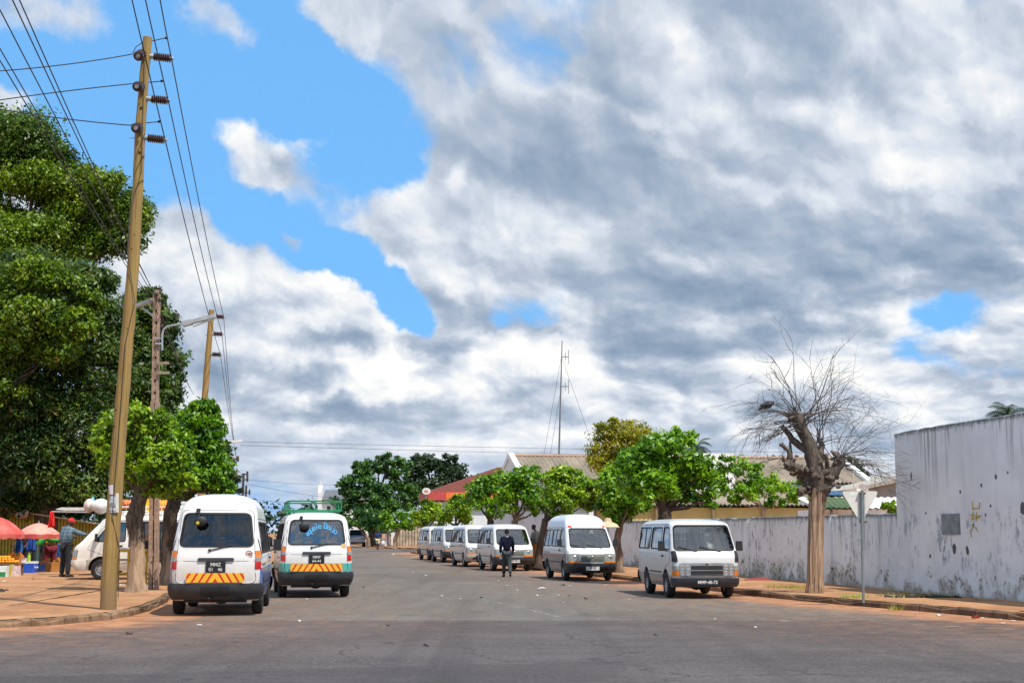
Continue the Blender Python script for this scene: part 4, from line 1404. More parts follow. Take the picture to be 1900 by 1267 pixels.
# blue film lettering arched over the rear window of the second bus
shl = _shells['low'][0]
M_ltr = mat('sky_blue_lettering', (.13, .48, .85), .5)
words = 'aquele Beijo'
rear_w = [c for c in kids(L2) if c.name.startswith('rear_window')][0]
rad = .44
for i, ch in enumerate(words):
    if ch == ' ': continue
    a = R(54 - 100 * i / (len(words) - 1))
    x = .13 - math.sin(a) * rad; z = 1.23 + math.cos(a) * rad
    text(ch, .185, M_ltr, rear_w, (x, shl.rear(x, z) + .004 - .014, z), (R(90), -a * .8, 0), bold=.004)
# green roof rack
gmx = mat('green_rack_paint', (.015, .20, .085), .5)
mb = MB(); x0, y0, y1, zb, zt = .62, -1.55, 1.05, 2.04, 2.26
for z in (zb, zt):
    loop = [(-x0, y0, z), (x0, y0, z), (x0, y1, z), (-x0, y1, z)]
    for a, b in zip(loop, loop[1:] + loop[:1]): mb.bar(a, b, .035)
for x in (-x0, 0, x0):
    for y in (y0, y1): mb.bar((x, y, zb), (x, y, zt), .03)
for y in (-.7, .2):
    for x in (-x0, x0): mb.bar((x, y, zb), (x, y, zt), .03)
for k in range(9): y = y0 + (y1 - y0) * k / 8; mb.bar((-x0, y, zb), (x0, y, zb), .022)
for x in (-x0 * .95, x0 * .95):
    for y in (-1.3, -.2, .8): mb.bar((x * .95, y, 1.93), (x, y, zb), .03)
mb.build('roof_rack', gmx, L2, smooth=False)


def front_van(v, px, Y, alpha, scale, label, paint, **kw):
    h = Vector((math.sin(R(alpha)), -math.cos(R(alpha)), 0))
    f = Vector(((px - 950) / F * Y, Y, 0))
    half = (2.36 if v != 'boxy' else 2.23) * scale
    return minibus(v, label, f - h * half, R(180 + alpha), GR_B, paint, scale, **kw)


V6 = front_van('boxy', 1308, 34.2, 6.5, .975, 'square fronted silver white minibus with four headlamps, parked before the low stained wall', P_V6, plate_f='MMP-48-72', glass_side=glass('curtained_side_glass', (.42, .46, .50), .2), bumper=mat('dark_bumper_boxy', (.04, .045, .055), .5))
V5 = front_van('high', 1098, 46.4, 9.5, .955, 'high roofed white minibus with slate lower sides, facing the camera', P_V5, plate_f='45-62', white_plate=True)
V4 = front_van('low', 955, 57.9, 11.3, .95, 'plain white minibus facing the man in the dark jacket', P_V4, plate_f='MMF 38-17', white_plate=True)
V3 = front_van('low', 899, 64.6, 12.4, .955, 'white minibus with a gold waist stripe, between two others in the row', P_V3, bumper=mat('cream_bumper', (.5, .48, .42), .5))
V2 = front_van('low', 854, 73.6, 13.0, .95, 'grey white minibus with a thin dark sill line, second farthest in the row', P_V2)
V1 = front_van('low', 826, 79.6, 13.0, .95, 'dusty white minibus at the far end of the parked row', P_V1)
# orange marker lamps and the loaded sun hat visor on the high roofed van
mb = MB()
shh = _shells['high'][0]
for s_ in (-1, 1): slab(mb, shh, 'F', rpoly([(s_ * .52, 1.80), (s_ * .66, 1.80), (s_ * .64, 1.87), (s_ * .56, 1.87)], .015, 2, 2), .012, .012)
mb.build('roof_marker', mat('orange_red_tape', (.70, .09, .03), .4), V5)

# buses parked side-on behind the left pavement
GR_C = 'minibuses parked side-on on the left pavement'
a3 = R(90 + 7)
S1 = minibus('low_open', 'cream white minibus parked side-on behind the leaning wooden pole', Vector((-11.14, 44.6, KERB)), a3, GR_C, P_S1, 1.0, seats=True, open_door=True, bumper=mat('cream_bumper_side', (.70, .67, .60), .5))
S2 = minibus('high', 'tall white minibus standing behind the cream one, mostly hidden', Vector((-12.1, 49.0, KERB)), R(90 + 10), GR_C, P_V4, 1.0)


def rack(parent, z, w=.66, y0=-1.7, y1=1.1, m=M_white, n=7):
    mb = MB()
    for zz in (z, z + .14):
        lp = [(-w, y0, zz), (w, y0, zz), (w, y1, zz), (-w, y1, zz)]
        for a, b in zip(lp, lp[1:] + lp[:1]): mb.tube([a, b], .018, 6)
    for k in range(n):
        y = y0 + (y1 - y0) * k / (n - 1)
        mb.tube([(-w, y, z), (w, y, z)], .014, 6)
        for x in (-w, w): mb.tube([(x, y, z - .1), (x, y, z + .14)], .014, 6)
    mb.build('roof_rack', m, parent)


rack(S1, 2.06)
rack(S2, 2.30, .6, -1.3, 1.6)
# ------------------------------------------------------------------ trees
def leaf_mat(name, dark, mid, light, dead=None, rough=.45):
    m = bpy.data.materials.new(name); m.use_nodes = True
    t = NT(m.node_tree); nt = m.node_tree; nt.nodes.clear()
    a = t.n('ShaderNodeAttribute', {'attribute_name': 'tint'}).outputs['Fac']
    st = [(0.0, dark), (0.45, mid), (0.92, light)]
    if dead: st += [(0.96, dead), (1.0, dead)]
    c = t.ramp(a, st)
    p = t.n('ShaderNodeBsdfPrincipled', Base_Color=c, Roughness=rough)
    tr = t.n('ShaderNodeBsdfTranslucent', Color=t.mixc(1.0, c, (1.25, 1.3, .55), 'MULTIPLY'))
    mx = t.n('ShaderNodeMixShader', i0=.30, i1=p.outputs[0], i2=tr.outputs[0])
    t.n('ShaderNodeOutputMaterial', Surface=mx.outputs[0])
    return m


def bark_mat(name, c1, c2, sc=(9, 9, 1.6), bump=.05):
    m, t, b = new_mat(name)
    tcx = t.n('ShaderNodeTexCoord').outputs['Object']
    n = t.noise(t.mapv(tcx, sc=sc), 1.0, 6, .68)
    n2 = t.noise(tcx, 1.3, 4, .6)
    c = t.mixc(t.mr(n.outputs[0], .32, .66), c1, c2)
    c = t.mixc(t.math('MULTIPLY', t.mr(n2.outputs[0], .45, .7), .5), c, tuple(x * .55 for x in c1))
    t.set(b.inputs['Base Color'], c); b.inputs['Roughness'].default_value = .9; b.inputs['Specular IOR Level'].default_value = .2
    t.set(b.inputs['Normal'], t.n('ShaderNodeBump', Strength=.9, Distance=bump, Height=n.outputs[0]))
    return m


L_bright = leaf_mat('bright_street_tree_leaf', (.032, .11, .004), (.125, .30, .006), (.31, .50, .02))
L_lemon = leaf_mat('yellow_green_leaf', (.045, .12, .003), (.18, .33, .004), (.40, .53, .015))
L_mango = leaf_mat('dark_mango_leaf', (.010, .034, .010), (.050, .115, .016), (.17, .245, .035), (.16, .10, .03))
L_olive = leaf_mat('olive_canopy_leaf', (.026, .072, .004), (.115, .215, .006), (.28, .38, .018), (.20, .15, .03))
L_far = leaf_mat('far_tree_leaf', (.012, .055, .012), (.052, .155, .022), (.125, .25, .04))
L_fard = leaf_mat('far_dark_leaf', (.014, .035, .016), (.028, .062, .026), (.055, .095, .038))
L_gold = leaf_mat('gold_green_leaf', (.09, .115, .006), (.26, .265, .010), (.48, .42, .02), (.45, .22, .06))
L_palm = leaf_mat('palm_frond_leaf', (.012, .032, .018), (.024, .055, .026), (.05, .085, .036))
B_grey = bark_mat('grey_brown_bark', (.12, .085, .06), (.33, .23, .16))
B_dark = bark_mat('dark_bark', (.045, .035, .028), (.13, .095, .07))
B_pale = bark_mat('pale_pruned_bark', (.26, .17, .11), (.55, .38, .25), (14, 14, .8), .04)
B_rib = bark_mat('ribbed_pale_bark', (.10, .062, .038), (.66, .47, .32), (24, 24, .45), .06)
B_twotone = bark_mat('pale_foot_dark_top_bark', (.25, .165, .105), (.52, .37, .25), (11, 11, 1.0), .04)
_t = NT(B_twotone.node_tree); _b = B_twotone.node_tree.nodes['Principled BSDF']
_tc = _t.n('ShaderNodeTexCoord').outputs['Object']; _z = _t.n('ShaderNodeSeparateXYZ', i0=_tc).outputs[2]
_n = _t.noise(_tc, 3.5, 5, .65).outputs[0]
_k = _t.mr(_t.math('ADD', _z, _t.math('MULTIPLY', _n, 1.1)), 1.55, 1.85)  # bark pale at the foot, dark brown above a ragged line
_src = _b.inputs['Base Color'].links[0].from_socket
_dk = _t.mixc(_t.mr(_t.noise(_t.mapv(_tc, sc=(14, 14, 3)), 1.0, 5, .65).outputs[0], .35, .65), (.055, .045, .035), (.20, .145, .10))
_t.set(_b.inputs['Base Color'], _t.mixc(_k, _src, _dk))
B_dead = bark_mat('dead_grey_bark', (.075, .06, .05), (.20, .16, .13), (12, 12, 2.5))
B_twig = mat('dry_twig', (.105, .09, .078), .9)


def leaf_cloud(name, clumps, n, size, m, parent, rng, asp=.5, droop=.25, sub=16, spread=.37, shell=.50, tbias=0.0, sizevar=.5, surf=1.0):
    """clumps: list of (centre, (rx, ry, rz)); many small leaf faces grouped in tufts on the crown's volume"""
    cs = np.array([c for c, r_ in clumps], float); rs = np.array([r_ for c, r_ in clumps], float)
    w = (rs.prod(1)) ** (2 / 3); w /= w.sum()
    tc_, tr_, tt_, tw_ = [], [], [], []
    for i in range(len(cs)):
        k = max(5, int(sub * (w[i] * len(cs)) ** .7))
        d = rng.normal(size=(k, 3)); d /= np.linalg.norm(d, axis=1)[:, None]
        d[:, 2] = np.where(d[:, 2] < -.8, -d[:, 2] * .6, d[:, 2])
        rad = shell + (1 - shell) * rng.random(k) ** .6
        tc_.append(cs[i] + d * rs[i] * rad[:, None] * surf)
        tr_.append(np.full(k, rs[i].mean() * spread) * rng.uniform(.65, 1.25, k))
        tt_.append(rng.normal(0, .17, k) + rng.normal(0, .11))
        tw_.append(np.full(k, w[i] / k))
    tc_, tr_, tt_, tw_ = map(np.concatenate, (tc_, tr_, tt_, tw_))
    ix = rng.choice(len(tc_), n, p=tw_ / tw_.sum())
    off = rng.normal(size=(n, 3)); ln = np.linalg.norm(off, axis=1)[:, None]
    off = off / ln * np.minimum(ln, 2.7) * .60
    off[:, 2] *= .75
    pos = tc_[ix] + off * tr_[ix][:, None]
    nrm = off * .7 + rng.normal(size=(n, 3)) * .75 + np.array([0, 0, .75])
    nrm /= np.linalg.norm(nrm, axis=1)[:, None]
    ax = rng.normal(size=(n, 3)) + off * .6 + np.array([0, 0, -droop])
    ax -= nrm * (ax * nrm).sum(1)[:, None]
    ax /= np.linalg.norm(ax, axis=1)[:, None] + 1e-9
    bx = np.cross(nrm, ax)
    L = size * rng.uniform(1 - sizevar, 1 + sizevar, n)[:, None]; W = L * asp
    v = np.stack([pos - ax * L * .5, pos + bx * W * .5 - nrm * L * .05, pos + ax * L * .5, pos - bx * W * .5 - nrm * L * .05], 1).reshape(-1, 3)
    me = bpy.data.meshes.new(name)
    me.vertices.add(4 * n); me.loops.add(4 * n); me.polygons.add(n)
    me.vertices.foreach_set('co', v.astype(np.float32).ravel())
    me.loops.foreach_set('vertex_index', np.arange(4 * n, dtype=np.int32))
    me.polygons.foreach_set('loop_start', np.arange(0, 4 * n, 4, dtype=np.int32))
    me.polygons.foreach_set('loop_total', np.full(n, 4, np.int32))
    tint = np.clip(.42 + tbias + tt_[ix] + rng.normal(0, .18, n) + off[:, 2] * .05, 0, .93)
    tint = np.where(rng.random(n) < .02, .99, tint)
    a = me.attributes.new('tint', 'FLOAT', 'POINT')
    a.data.foreach_set('value', np.repeat(tint, 4).astype(np.float32))
    me.materials.append(m)
    me.update(calc_edges=True)
    return link(name, me, parent), tc_


def wig(a, b, n, amp, rr):
    a, b = Vector(a), Vector(b)
    L = (b - a).length
    out = []
    for i in range(n + 1):
        t = i / n
        p = a.lerp(b, t) + Vector((rr.uniform(-1, 1), rr.uniform(-1, 1), rr.uniform(-.5, .5))) * amp * L * math.sin(math.pi * t)
        out.append(p)
    return out


def tree(name, label, Y, trunk, clumps, n, leaf, lm, bm_, group=None, cat='tree', seed=1, depth=.9, zbase=KERB, limbs=True, twigs=0, lr=.5, **kw):
    """trunk: [(px, py, radius)] from the ground up; clumps: [(px, py, rx, ry, dy)] in picture units, placed at the tree's own distance"""
    rng = np.random.default_rng(seed); rr = random.Random(seed)
    b = at(trunk[0][0], trunk[0][1], Y); b.z = zbase
    root = thing(name, label, cat, b, 0, group)
    T = [Vector((0, 0, -.05))] + [at(px, py, Y) - b + Vector((0, rr.uniform(-.1, .1), 0)) for px, py, _ in trunk[1:]]
    rad = [t[2] for t in trunk]
    cl = []
    for q in clumps:
        px, py, rx, ry = q[:4]; dy = q[4] if len(q) > 4 else 0
        c = at(px, py, Y + dy) - b
        k = (Y + dy) / F
        cl.append((tuple(c), (rx * k, (rx + ry) / 2 * k * depth, ry * k)))
    mb = MB()
    pts, rds = [], []
    for i in range(len(T) - 1):
        seg = wig(T[i], T[i + 1], 4, .04, rr)
        for j, p in enumerate(seg[:-1] if i < len(T) - 2 else seg):
            pts.append(p); rds.append(rad[i] + (rad[i + 1] - rad[i]) * j / 4)
    rds[0] *= 1.35
    mb.tube(pts, rds, 12, rough=.07)
    top = T[-1]
    if limbs:
        for c, r_ in cl:
            c = Vector(c)
            d = c - top
            mid = top + d * .5 + Vector((0, 0, -.08 * d.length))
            p = [top - Vector((0, 0, .1))] + wig(top, mid, 3, .06, rr)[1:] + wig(mid, c, 3, .08, rr)[1:]
            r0 = rad[-1] * lr
            mb.tube(p, [r0 + (r0 * .22 - r0) * i / (len(p) - 1) for i in range(len(p))], 7, rough=.06)
    crown, tufts = leaf_cloud('crown', cl, n, leaf, lm, root, rng, **kw)
    if limbs and twigs:
        cc = np.array([c for c, _ in cl])
        for i in rng.choice(len(tufts), min(twigs, len(tufts)), replace=False):
            k = np.argmin(((cc - tufts[i]) ** 2).sum(1))
            p = wig(Vector(cc[k]), Vector(tufts[i]), 4, .10, rr)
            r0 = rad[-1] * .14
            mb.tube(p, [r0, r0 * .8, r0 * .6, r0 * .45, r0 * .25], 5, cap=False)
    mb.build('trunk', bm_, root, angle=70)
    return root


GT = 'clipped street trees along the right kerb'
tree('street_tree', 'big leafy street tree with forked trunk behind the square fronted van', 44.0, [(1232, 1060, .25), (1234, 985, .22), (1232, 945, .20)],
     [(1190, 885, 42, 42, 0), (1240, 850, 52, 45, 0), (1280, 905, 42, 42, .6), (1215, 830, 34, 26, -.4), (1262, 815, 28, 22, .3), (1225, 905, 36, 30, -.8), (1300, 870, 26, 30, 0), (1172, 855, 26, 28, .5), (1318, 925, 14, 22, 0)],
     13000, .17, L_bright, B_dark, GT, seed=21, sub=22, twigs=60)
tree('street_tree', 'upright street tree just right of the high roofed van', 52.0, [(1150, 1052, .16), (1146, 1000, .13), (1150, 975, .12)],
     [(1150, 905, 36, 40, 0), (1150, 950, 30, 25, 0), (1130, 930, 24, 24, .5), (1172, 925, 26, 28, -.4), (1150, 875, 24, 18, 0), (1190, 930, 18, 26, .4)],
     8000, .17, L_bright, B_grey, GT, seed=22, sub=18, twigs=30)
tree('street_tree', 'street tree with a leaning trunk and a two part crown above the high roofed van', 59.0, [(998, 1058, .17), (1004, 1000, .14), (1012, 962, .13)],
     [(1035, 905, 28, 36, 0), (1060, 895, 26, 26, .5), (1088, 912, 26, 30, 0), (1045, 935, 26, 22, -.5), (1090, 938, 16, 16, .3), (1020, 890, 18, 18, .4)],
     7000, .18, L_lemon, B_dark, GT, seed=23, sub=16, twigs=30)
tree('street_tree', 'street tree behind the plain white van and the man in the dark jacket', 69.0, [(957, 1048, .19), (957, 1000, .17), (955, 965, .15)],
     [(962, 905, 34, 36, 0), (985, 890, 24, 24, .5), (945, 930, 24, 26, 0), (990, 925, 22, 24, -.5), (965, 880, 22, 16, 0), (1000, 945, 16, 18, 0)],
     6500, .19, L_bright, B_grey, GT, seed=24, sub=16, twigs=20)
tree('street_tree', 'dark stemmed street tree above the gold striped van', 77.0, [(908, 1042, .22), (908, 1000, .2), (910, 965, .18)],
     [(905, 915, 36, 34, 0), (885, 930, 22, 24, .5), (930, 900, 24, 26, 0), (920, 940, 22, 20, -.5), (895, 895, 20, 14, 0)],
     6000, .20, L_bright, B_dark, GT, seed=25, sub=15, twigs=20)
tree('street_tree', 'round yellow green street tree over the second farthest van', 88.0, [(846, 1036, .2), (846, 1005, .18), (846, 975, .16)],
     [(845, 950, 30, 26, 0), (825, 960, 20, 20, .5), (865, 950, 16, 20, 0), (850, 930, 20, 12, 0)], 3300, .21, L_lemon, B_dark, GT, seed=26, sub=13)
tree('street_tree', 'round yellow green street tree over the farthest van', 97.0, [(792, 1032, .2), (792, 1005, .18), (792, 980, .16)],
     [(790, 955, 26, 24, 0), (775, 965, 14, 18, .5), (812, 955, 14, 20, 0), (795, 937, 16, 10, 0)], 2700, .22, L_lemon, B_dark, GT, seed=27, sub=12)
GU = 'clipped street trees on the far block'
for i, (px, base, cx, cy, rx, ry, Y, lab) in enumerate([(733, 1017, 738, 965, 30, 28, 131, 'clipped tree with pale trunk beside the give way sign on the far corner'),
                                                        (706, 1015, 700, 965, 26, 28, 136, 'dark clipped tree on the far corner beside the blue kiosk'),
                                                        (683, 1012, 672, 962, 26, 26, 143, 'dark clipped tree on the far block nearest the oncoming silver pickup'),
                                                        (722, 1015, 722, 975, 14, 16, 141, 'thin clipped tree behind the far give way sign')]):
    tree('street_tree', lab, Y, [(px, base, .24), (px, 1000, .2), (cx, 985, .17)], [(cx, cy, rx * .8, ry * .8, 0), (cx - rx * .6, cy + 6, rx * .55, ry * .6, 0), (cx + rx * .6, cy + 4, rx * .5, ry * .6, .4)], 2200, .30, L_far if i else L_bright, B_pale if i == 0 else B_grey, GU, seed=40 + i, sub=11)
# small ornamental tree behind the low wall
tree('small_tree', 'small sparse tree with a thin pale stem behind the low wall', 58.0, [(1417, 1050, .09), (1417, 950, .07), (1416, 942, .06)],
     [(1350, 890, 28, 34, 0), (1385, 880, 34, 28, .4), (1345, 862, 22, 16, 0), (1420, 905, 36, 28, 0), (1455, 915, 32, 22, .3), (1380, 915, 30, 20, 0), (1440, 935, 18, 16, -.4), (1365, 930, 18, 14, 0), (1488, 900, 20, 18, 0), (1500, 915, 12, 16, .3)],
     6500, .17, L_bright, B_pale, None, seed=31, sub=12, spread=.30, twigs=50)
tree('shrub', 'bright green shrub peeking over the low wall beside the tall wall', 40.5, [(1645, 1060, .04), (1645, 975, .03), (1645, 955, .03)], [(1648, 944, 14, 12, 0), (1656, 936, 8, 8, 0)], 420, .14, L_lemon, B_grey, None, cat='shrub', seed=32, sub=8)
# trees beyond
GB = 'tall trees beyond the wall and the houses'
tree('tall_tree', 'tall golden green tree rising behind the street trees, in front of the long roof', 82.0, [(1150, 1030, .35), (1150, 940, .3), (1152, 895, .25)],
     [(1150, 830, 46, 46, 0), (1130, 800, 26, 22, 0), (1175, 805, 30, 22, 1), (1195, 840, 22, 36, 0), (1115, 850, 20, 34, -.5), (1160, 870, 34, 26, -1), (1205, 815, 14, 18, 0), (1140, 785, 16, 10, 0)],
     13000, .24, L_gold, B_dark, GB, seed=33, sub=24, asp=.32, droop=1.2, twigs=30)
tree('tall_tree', 'broad dark green tree with an open top at the end of the street', 150.0, [(695, 1014, .6), (693, 960, .5), (700, 925, .4)],
     [(665, 900, 36, 30, 0), (640, 925, 26, 26, 0), (700, 870, 36, 22, 1), (740, 868, 30, 20, 0), (690, 930, 44, 36, -1), (740, 920, 34, 34, 0), (650, 955, 34, 24, 0), (720, 850, 22, 8, 0), (668, 868, 20, 12, 0), (700, 960, 40, 20, -1), (648, 890, 16, 8, 0)],
     14000, .42, L_far, B_dark, GB, seed=34, sub=24, spread=.27, twigs=60)
tree('tall_tree', 'dense blackish green round tree behind the red roofed shop', 155.0, [(800, 1012, .6), (800, 960, .5), (805, 925, .4)],
     [(800, 880, 36, 32, 0), (770, 880, 24, 30, 0), (840, 885, 28, 34, 0), (790, 855, 28, 12, 0), (825, 855, 24, 12, 0), (790, 920, 40, 30, -1), (850, 910, 18, 24, 0), (760, 920, 22, 34, 0)],
     12000, .40, L_fard, B_dark, GB, seed=35, sub=24, twigs=0)
tree('tall_tree', 'dark tree top showing just above the long roof ridge', 118.0, [(1440, 1000, .3), (1440, 900, .25), (1440, 870, .2)], [(1440, 858, 26, 12, 0), (1418, 860, 12, 8, 0), (1462, 860, 12, 10, 0)], 1800, .3, L_fard, B_dark, GB, seed=36, sub=14)
tree('tall_tree', 'dark tree behind the roof gable, right of the bare tree', 112.0, [(1572, 1000, .3), (1572, 920, .25), (1572, 890, .2)], [(1572, 872, 26, 26, 0), (1595, 885, 14, 18, 0), (1552, 868, 14, 16, 0)], 3600, .28, L_fard, B_dark, GB, seed=37, sub=18)
tree('tall_tree', 'dark ragged tree behind the far poles on the left', 140.0, [(425, 1000, .3), (425, 930, .22), (424, 880, .15)],
     [(424, 862, 12, 16, 0), (432, 895, 18, 16, 0), (418, 905, 18, 20, 0), (440, 915, 12, 12, 0), (426, 840, 8, 12, 0)], 2000, .42, L_fard, B_dark, GB, seed=38, sub=14, spread=.25, twigs=30)

# big trees behind the market on the left
GL = 'large trees shading the market'
tree('shade_tree', 'huge spreading light green tree rising above the market at the left edge', 66.0, [(20, 1040, .55), (10, 800, .5), (-40, 620, .42)],
     [(x, y, rx * 1.08, ry * 1.3, dy) for x, y, rx, ry, dy in [(150, 385, 50, 26, 0), (215, 420, 34, 26, 0), (100, 455, 60, 26, 0), (180, 455, 50, 24, 0), (240, 440, 24, 22, 0), (15, 405, 40, 18, 0), (90, 345, 60, 20, .5), (45, 270, 58, 42, 0), (5, 250, 50, 34, 1), (100, 300, 38, 28, 0), (150, 335, 42, 26, 0), (195, 345, 34, 22, -1), (235, 390, 28, 34, 0), (262, 405, 16, 30, 0), (120, 375, 46, 26, 1), (190, 395, 34, 28, 0), (60, 335, 50, 24, -1), (-10, 320, 46, 30, 0), (140, 430, 42, 22, 0), (70, 430, 50, 20, -1.5), (10, 440, 46, 30, -2), (210, 440, 26, 16, 0), (-50, 380, 46, 60, 0), (30, 480, 50, 26, -2)]],
     125000, .175, L_olive, B_dark, GL, seed=51, sub=40, spread=.56, shell=.2, twigs=200, lr=.28)
tree('shade_tree', 'massive dark mango tree filling the left side behind the market', 60.0, [(90, 1045, .6), (85, 900, .55), (80, 760, .5)],
     [(90, 560, 70, 60, 0), (20, 580, 60, 60, 1), (150, 530, 50, 46, 0), (60, 500, 70, 34, 0), (190, 600, 46, 54, 0), (100, 650, 80, 60, -1), (10, 680, 60, 70, 0), (180, 690, 60, 60, -.5), (60, 760, 70, 60, -1.5), (150, 780, 60, 60, -1), (0, 800, 60, 70, -1), (80, 850, 70, 56, -1.5), (170, 860, 50, 56, 0), (20, 880, 56, 46, -1), (120, 905, 60, 30, -1), (190, 520, 24, 26, 0), (-50, 650, 50, 120, 0), (30, 935, 60, 26, 0), (105, 938, 60, 24, .5), (175, 930, 50, 26, 0), (225, 925, 34, 30, 1), (60, 915, 60, 30, 2), (150, 905, 60, 30, 2)],
     110000, .215, L_mango, B_dark, GL, seed=52, sub=46, spread=.42, asp=.38, droop=.9, shell=.5, twigs=80, lr=.25)
tree('shade_tree', 'olive green leafy tree hanging in front of the dark mango on the left', 57.0, [(-45, 1045, .3), (-40, 900, .25), (-25, 740, .2)],
     [(60, 510, 50, 34, 0), (15, 560, 50, 46, .5), (120, 540, 40, 34, 0), (70, 590, 56, 40, -.5), (150, 600, 30, 34, 0), (20, 650, 46, 40, 0), (105, 650, 40, 30, 0), (10, 720, 34, 40, 0), (170, 560, 24, 24, .3)],
     30000, .18, L_olive, B_dark, GL, seed=57, sub=22, spread=.40, shell=.45, tbias=-.05, lr=.3, twigs=40)
tree('shade_tree', 'tall dark tree behind the concrete lamp pole on the left', 64.0, [(262, 1040, .4), (262, 900, .36), (265, 760, .3)],
     [(262, 590, 40, 40, 0), (300, 600, 28, 36, 0), (240, 650, 40, 50, -1), (300, 660, 34, 44, 0), (322, 690, 20, 30, 0), (270, 720, 50, 44, -1), (230, 760, 44, 50, -1), (300, 735, 34, 30, 0), (280, 555, 26, 18, 0), (215, 830, 40, 50, 0), (280, 800, 50, 50, 0)],
     52000, .20, L_mango, B_dark, GL, seed=53, sub=34, spread=.42, tbias=.07, twigs=80, lr=.3)
tree('shade_tree', 'low dark green tree behind the small kerb trees on the left', 70.0, [(350, 1020, .3), (350, 900, .25), (350, 840, .2)],
     [(330, 800, 40, 50, 0), (380, 830, 34, 50, 0), (300, 860, 50, 50, 0), (410, 890, 24, 34, 0), (345, 900, 60, 40, 0)], 9000, .28, L_mango, B_dark, GL, seed=54, sub=20, tbias=.05)

# two pruned trees on the left pavement
GK = 'pruned trees on the left pavement'
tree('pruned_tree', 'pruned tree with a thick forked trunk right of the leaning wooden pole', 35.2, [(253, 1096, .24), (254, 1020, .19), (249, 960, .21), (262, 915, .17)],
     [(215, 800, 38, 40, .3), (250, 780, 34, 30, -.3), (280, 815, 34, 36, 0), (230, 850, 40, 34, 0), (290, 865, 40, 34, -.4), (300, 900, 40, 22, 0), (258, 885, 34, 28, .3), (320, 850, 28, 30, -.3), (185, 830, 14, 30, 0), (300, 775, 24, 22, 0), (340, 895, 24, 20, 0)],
     15000, .125, L_lemon, B_twotone, GK, seed=61, sub=24, spread=.36, twigs=60)
tree('pruned_tree', 'pruned tree with a dark trunk beside the concrete lamp pole', 39.2, [(309, 1080, .22), (310, 1010, .19), (318, 950, .2), (332, 905, .17)],
     [(375, 775, 30, 30, 0), (395, 800, 22, 26, 0), (350, 790, 28, 28, .4), (330, 820, 34, 34, -.3), (372, 835, 36, 34, 0), (400, 860, 24, 36, 0), (350, 880, 38, 26, -.4), (398, 895, 28, 22, 0), (420, 905, 18, 14, 0), (392, 755, 16, 12, 0), (360, 755, 14, 12, 0)],
     14000, .135, L_bright, B_dark, GK, seed=62, sub=24, spread=.36, tbias=.02, twigs=50)


# ------------------------------------------------------------------ palms
def palm(name, label, Y, px, py, h0, nf, L, seed):
    rr = random.Random(seed)
    top = at(px, py, Y); b = Vector((top.x, Y, 0))
    root = thing(name, label, 'palm', b, 0, 'palms behind the walls')
    hgt = top.z
    mb = MB(); mb.tube(wig((0, 0, -.05), (0, 0, hgt), 8, .012, rr), [.17 - .008 * i for i in range(9)], 8, rough=.06); mb.build('trunk', B_grey, root)
    vs, fs, tt = [], [], []
    for k in range(nf):
        az_ = k * 2.399 + rr.uniform(-.2, .2); up = rr.uniform(-.15, 1.15)
        d = Vector((math.cos(az_), math.sin(az_), 0)); p = Vector((0, 0, hgt)); v = d * math.cos(up) + Vector((0, 0, math.sin(up)))
        side = Vector((-d.y, d.x, 0))
        n = 16; Lk = L * rr.uniform(.8, 1.1)
        for i in range(n):
            q = p + v * (Lk / n); v = (v + Vector((0, 0, -.115))).normalized()
            wl = .55 * L * .42 * math.sin(math.pi * min(1, (i + 1.5) / (n + 1))) + .05
            for s_ in (-1, 1):
                tip = p + side * (s_ * wl) + v * wl * .55 + Vector((0, 0, -wl * .45))
                bb = len(vs)
                vs += [p, p.lerp(q, .75), tip]; fs.append((bb, bb + 1, bb + 2)); tt += [rr.uniform(.2, .8)] * 3
            p = q
    me = bpy.data.meshes.new('crown'); me.from_pydata([tuple(v) for v in vs], [], fs)
    a = me.attributes.new('tint', 'FLOAT', 'POINT'); a.data.foreach_set('value', tt)
    me.materials.append(L_palm); link('crown', me, root)
    return root


palm('palm_tree', 'dark palm crown above the top of the tall wall', 58.0, 1872, 772, 0, 26, 1.25, 3)
palm('palm_tree', 'dark palm rising behind the big street tree', 112.0, 1292, 828, 0, 26, 1.75, 5)

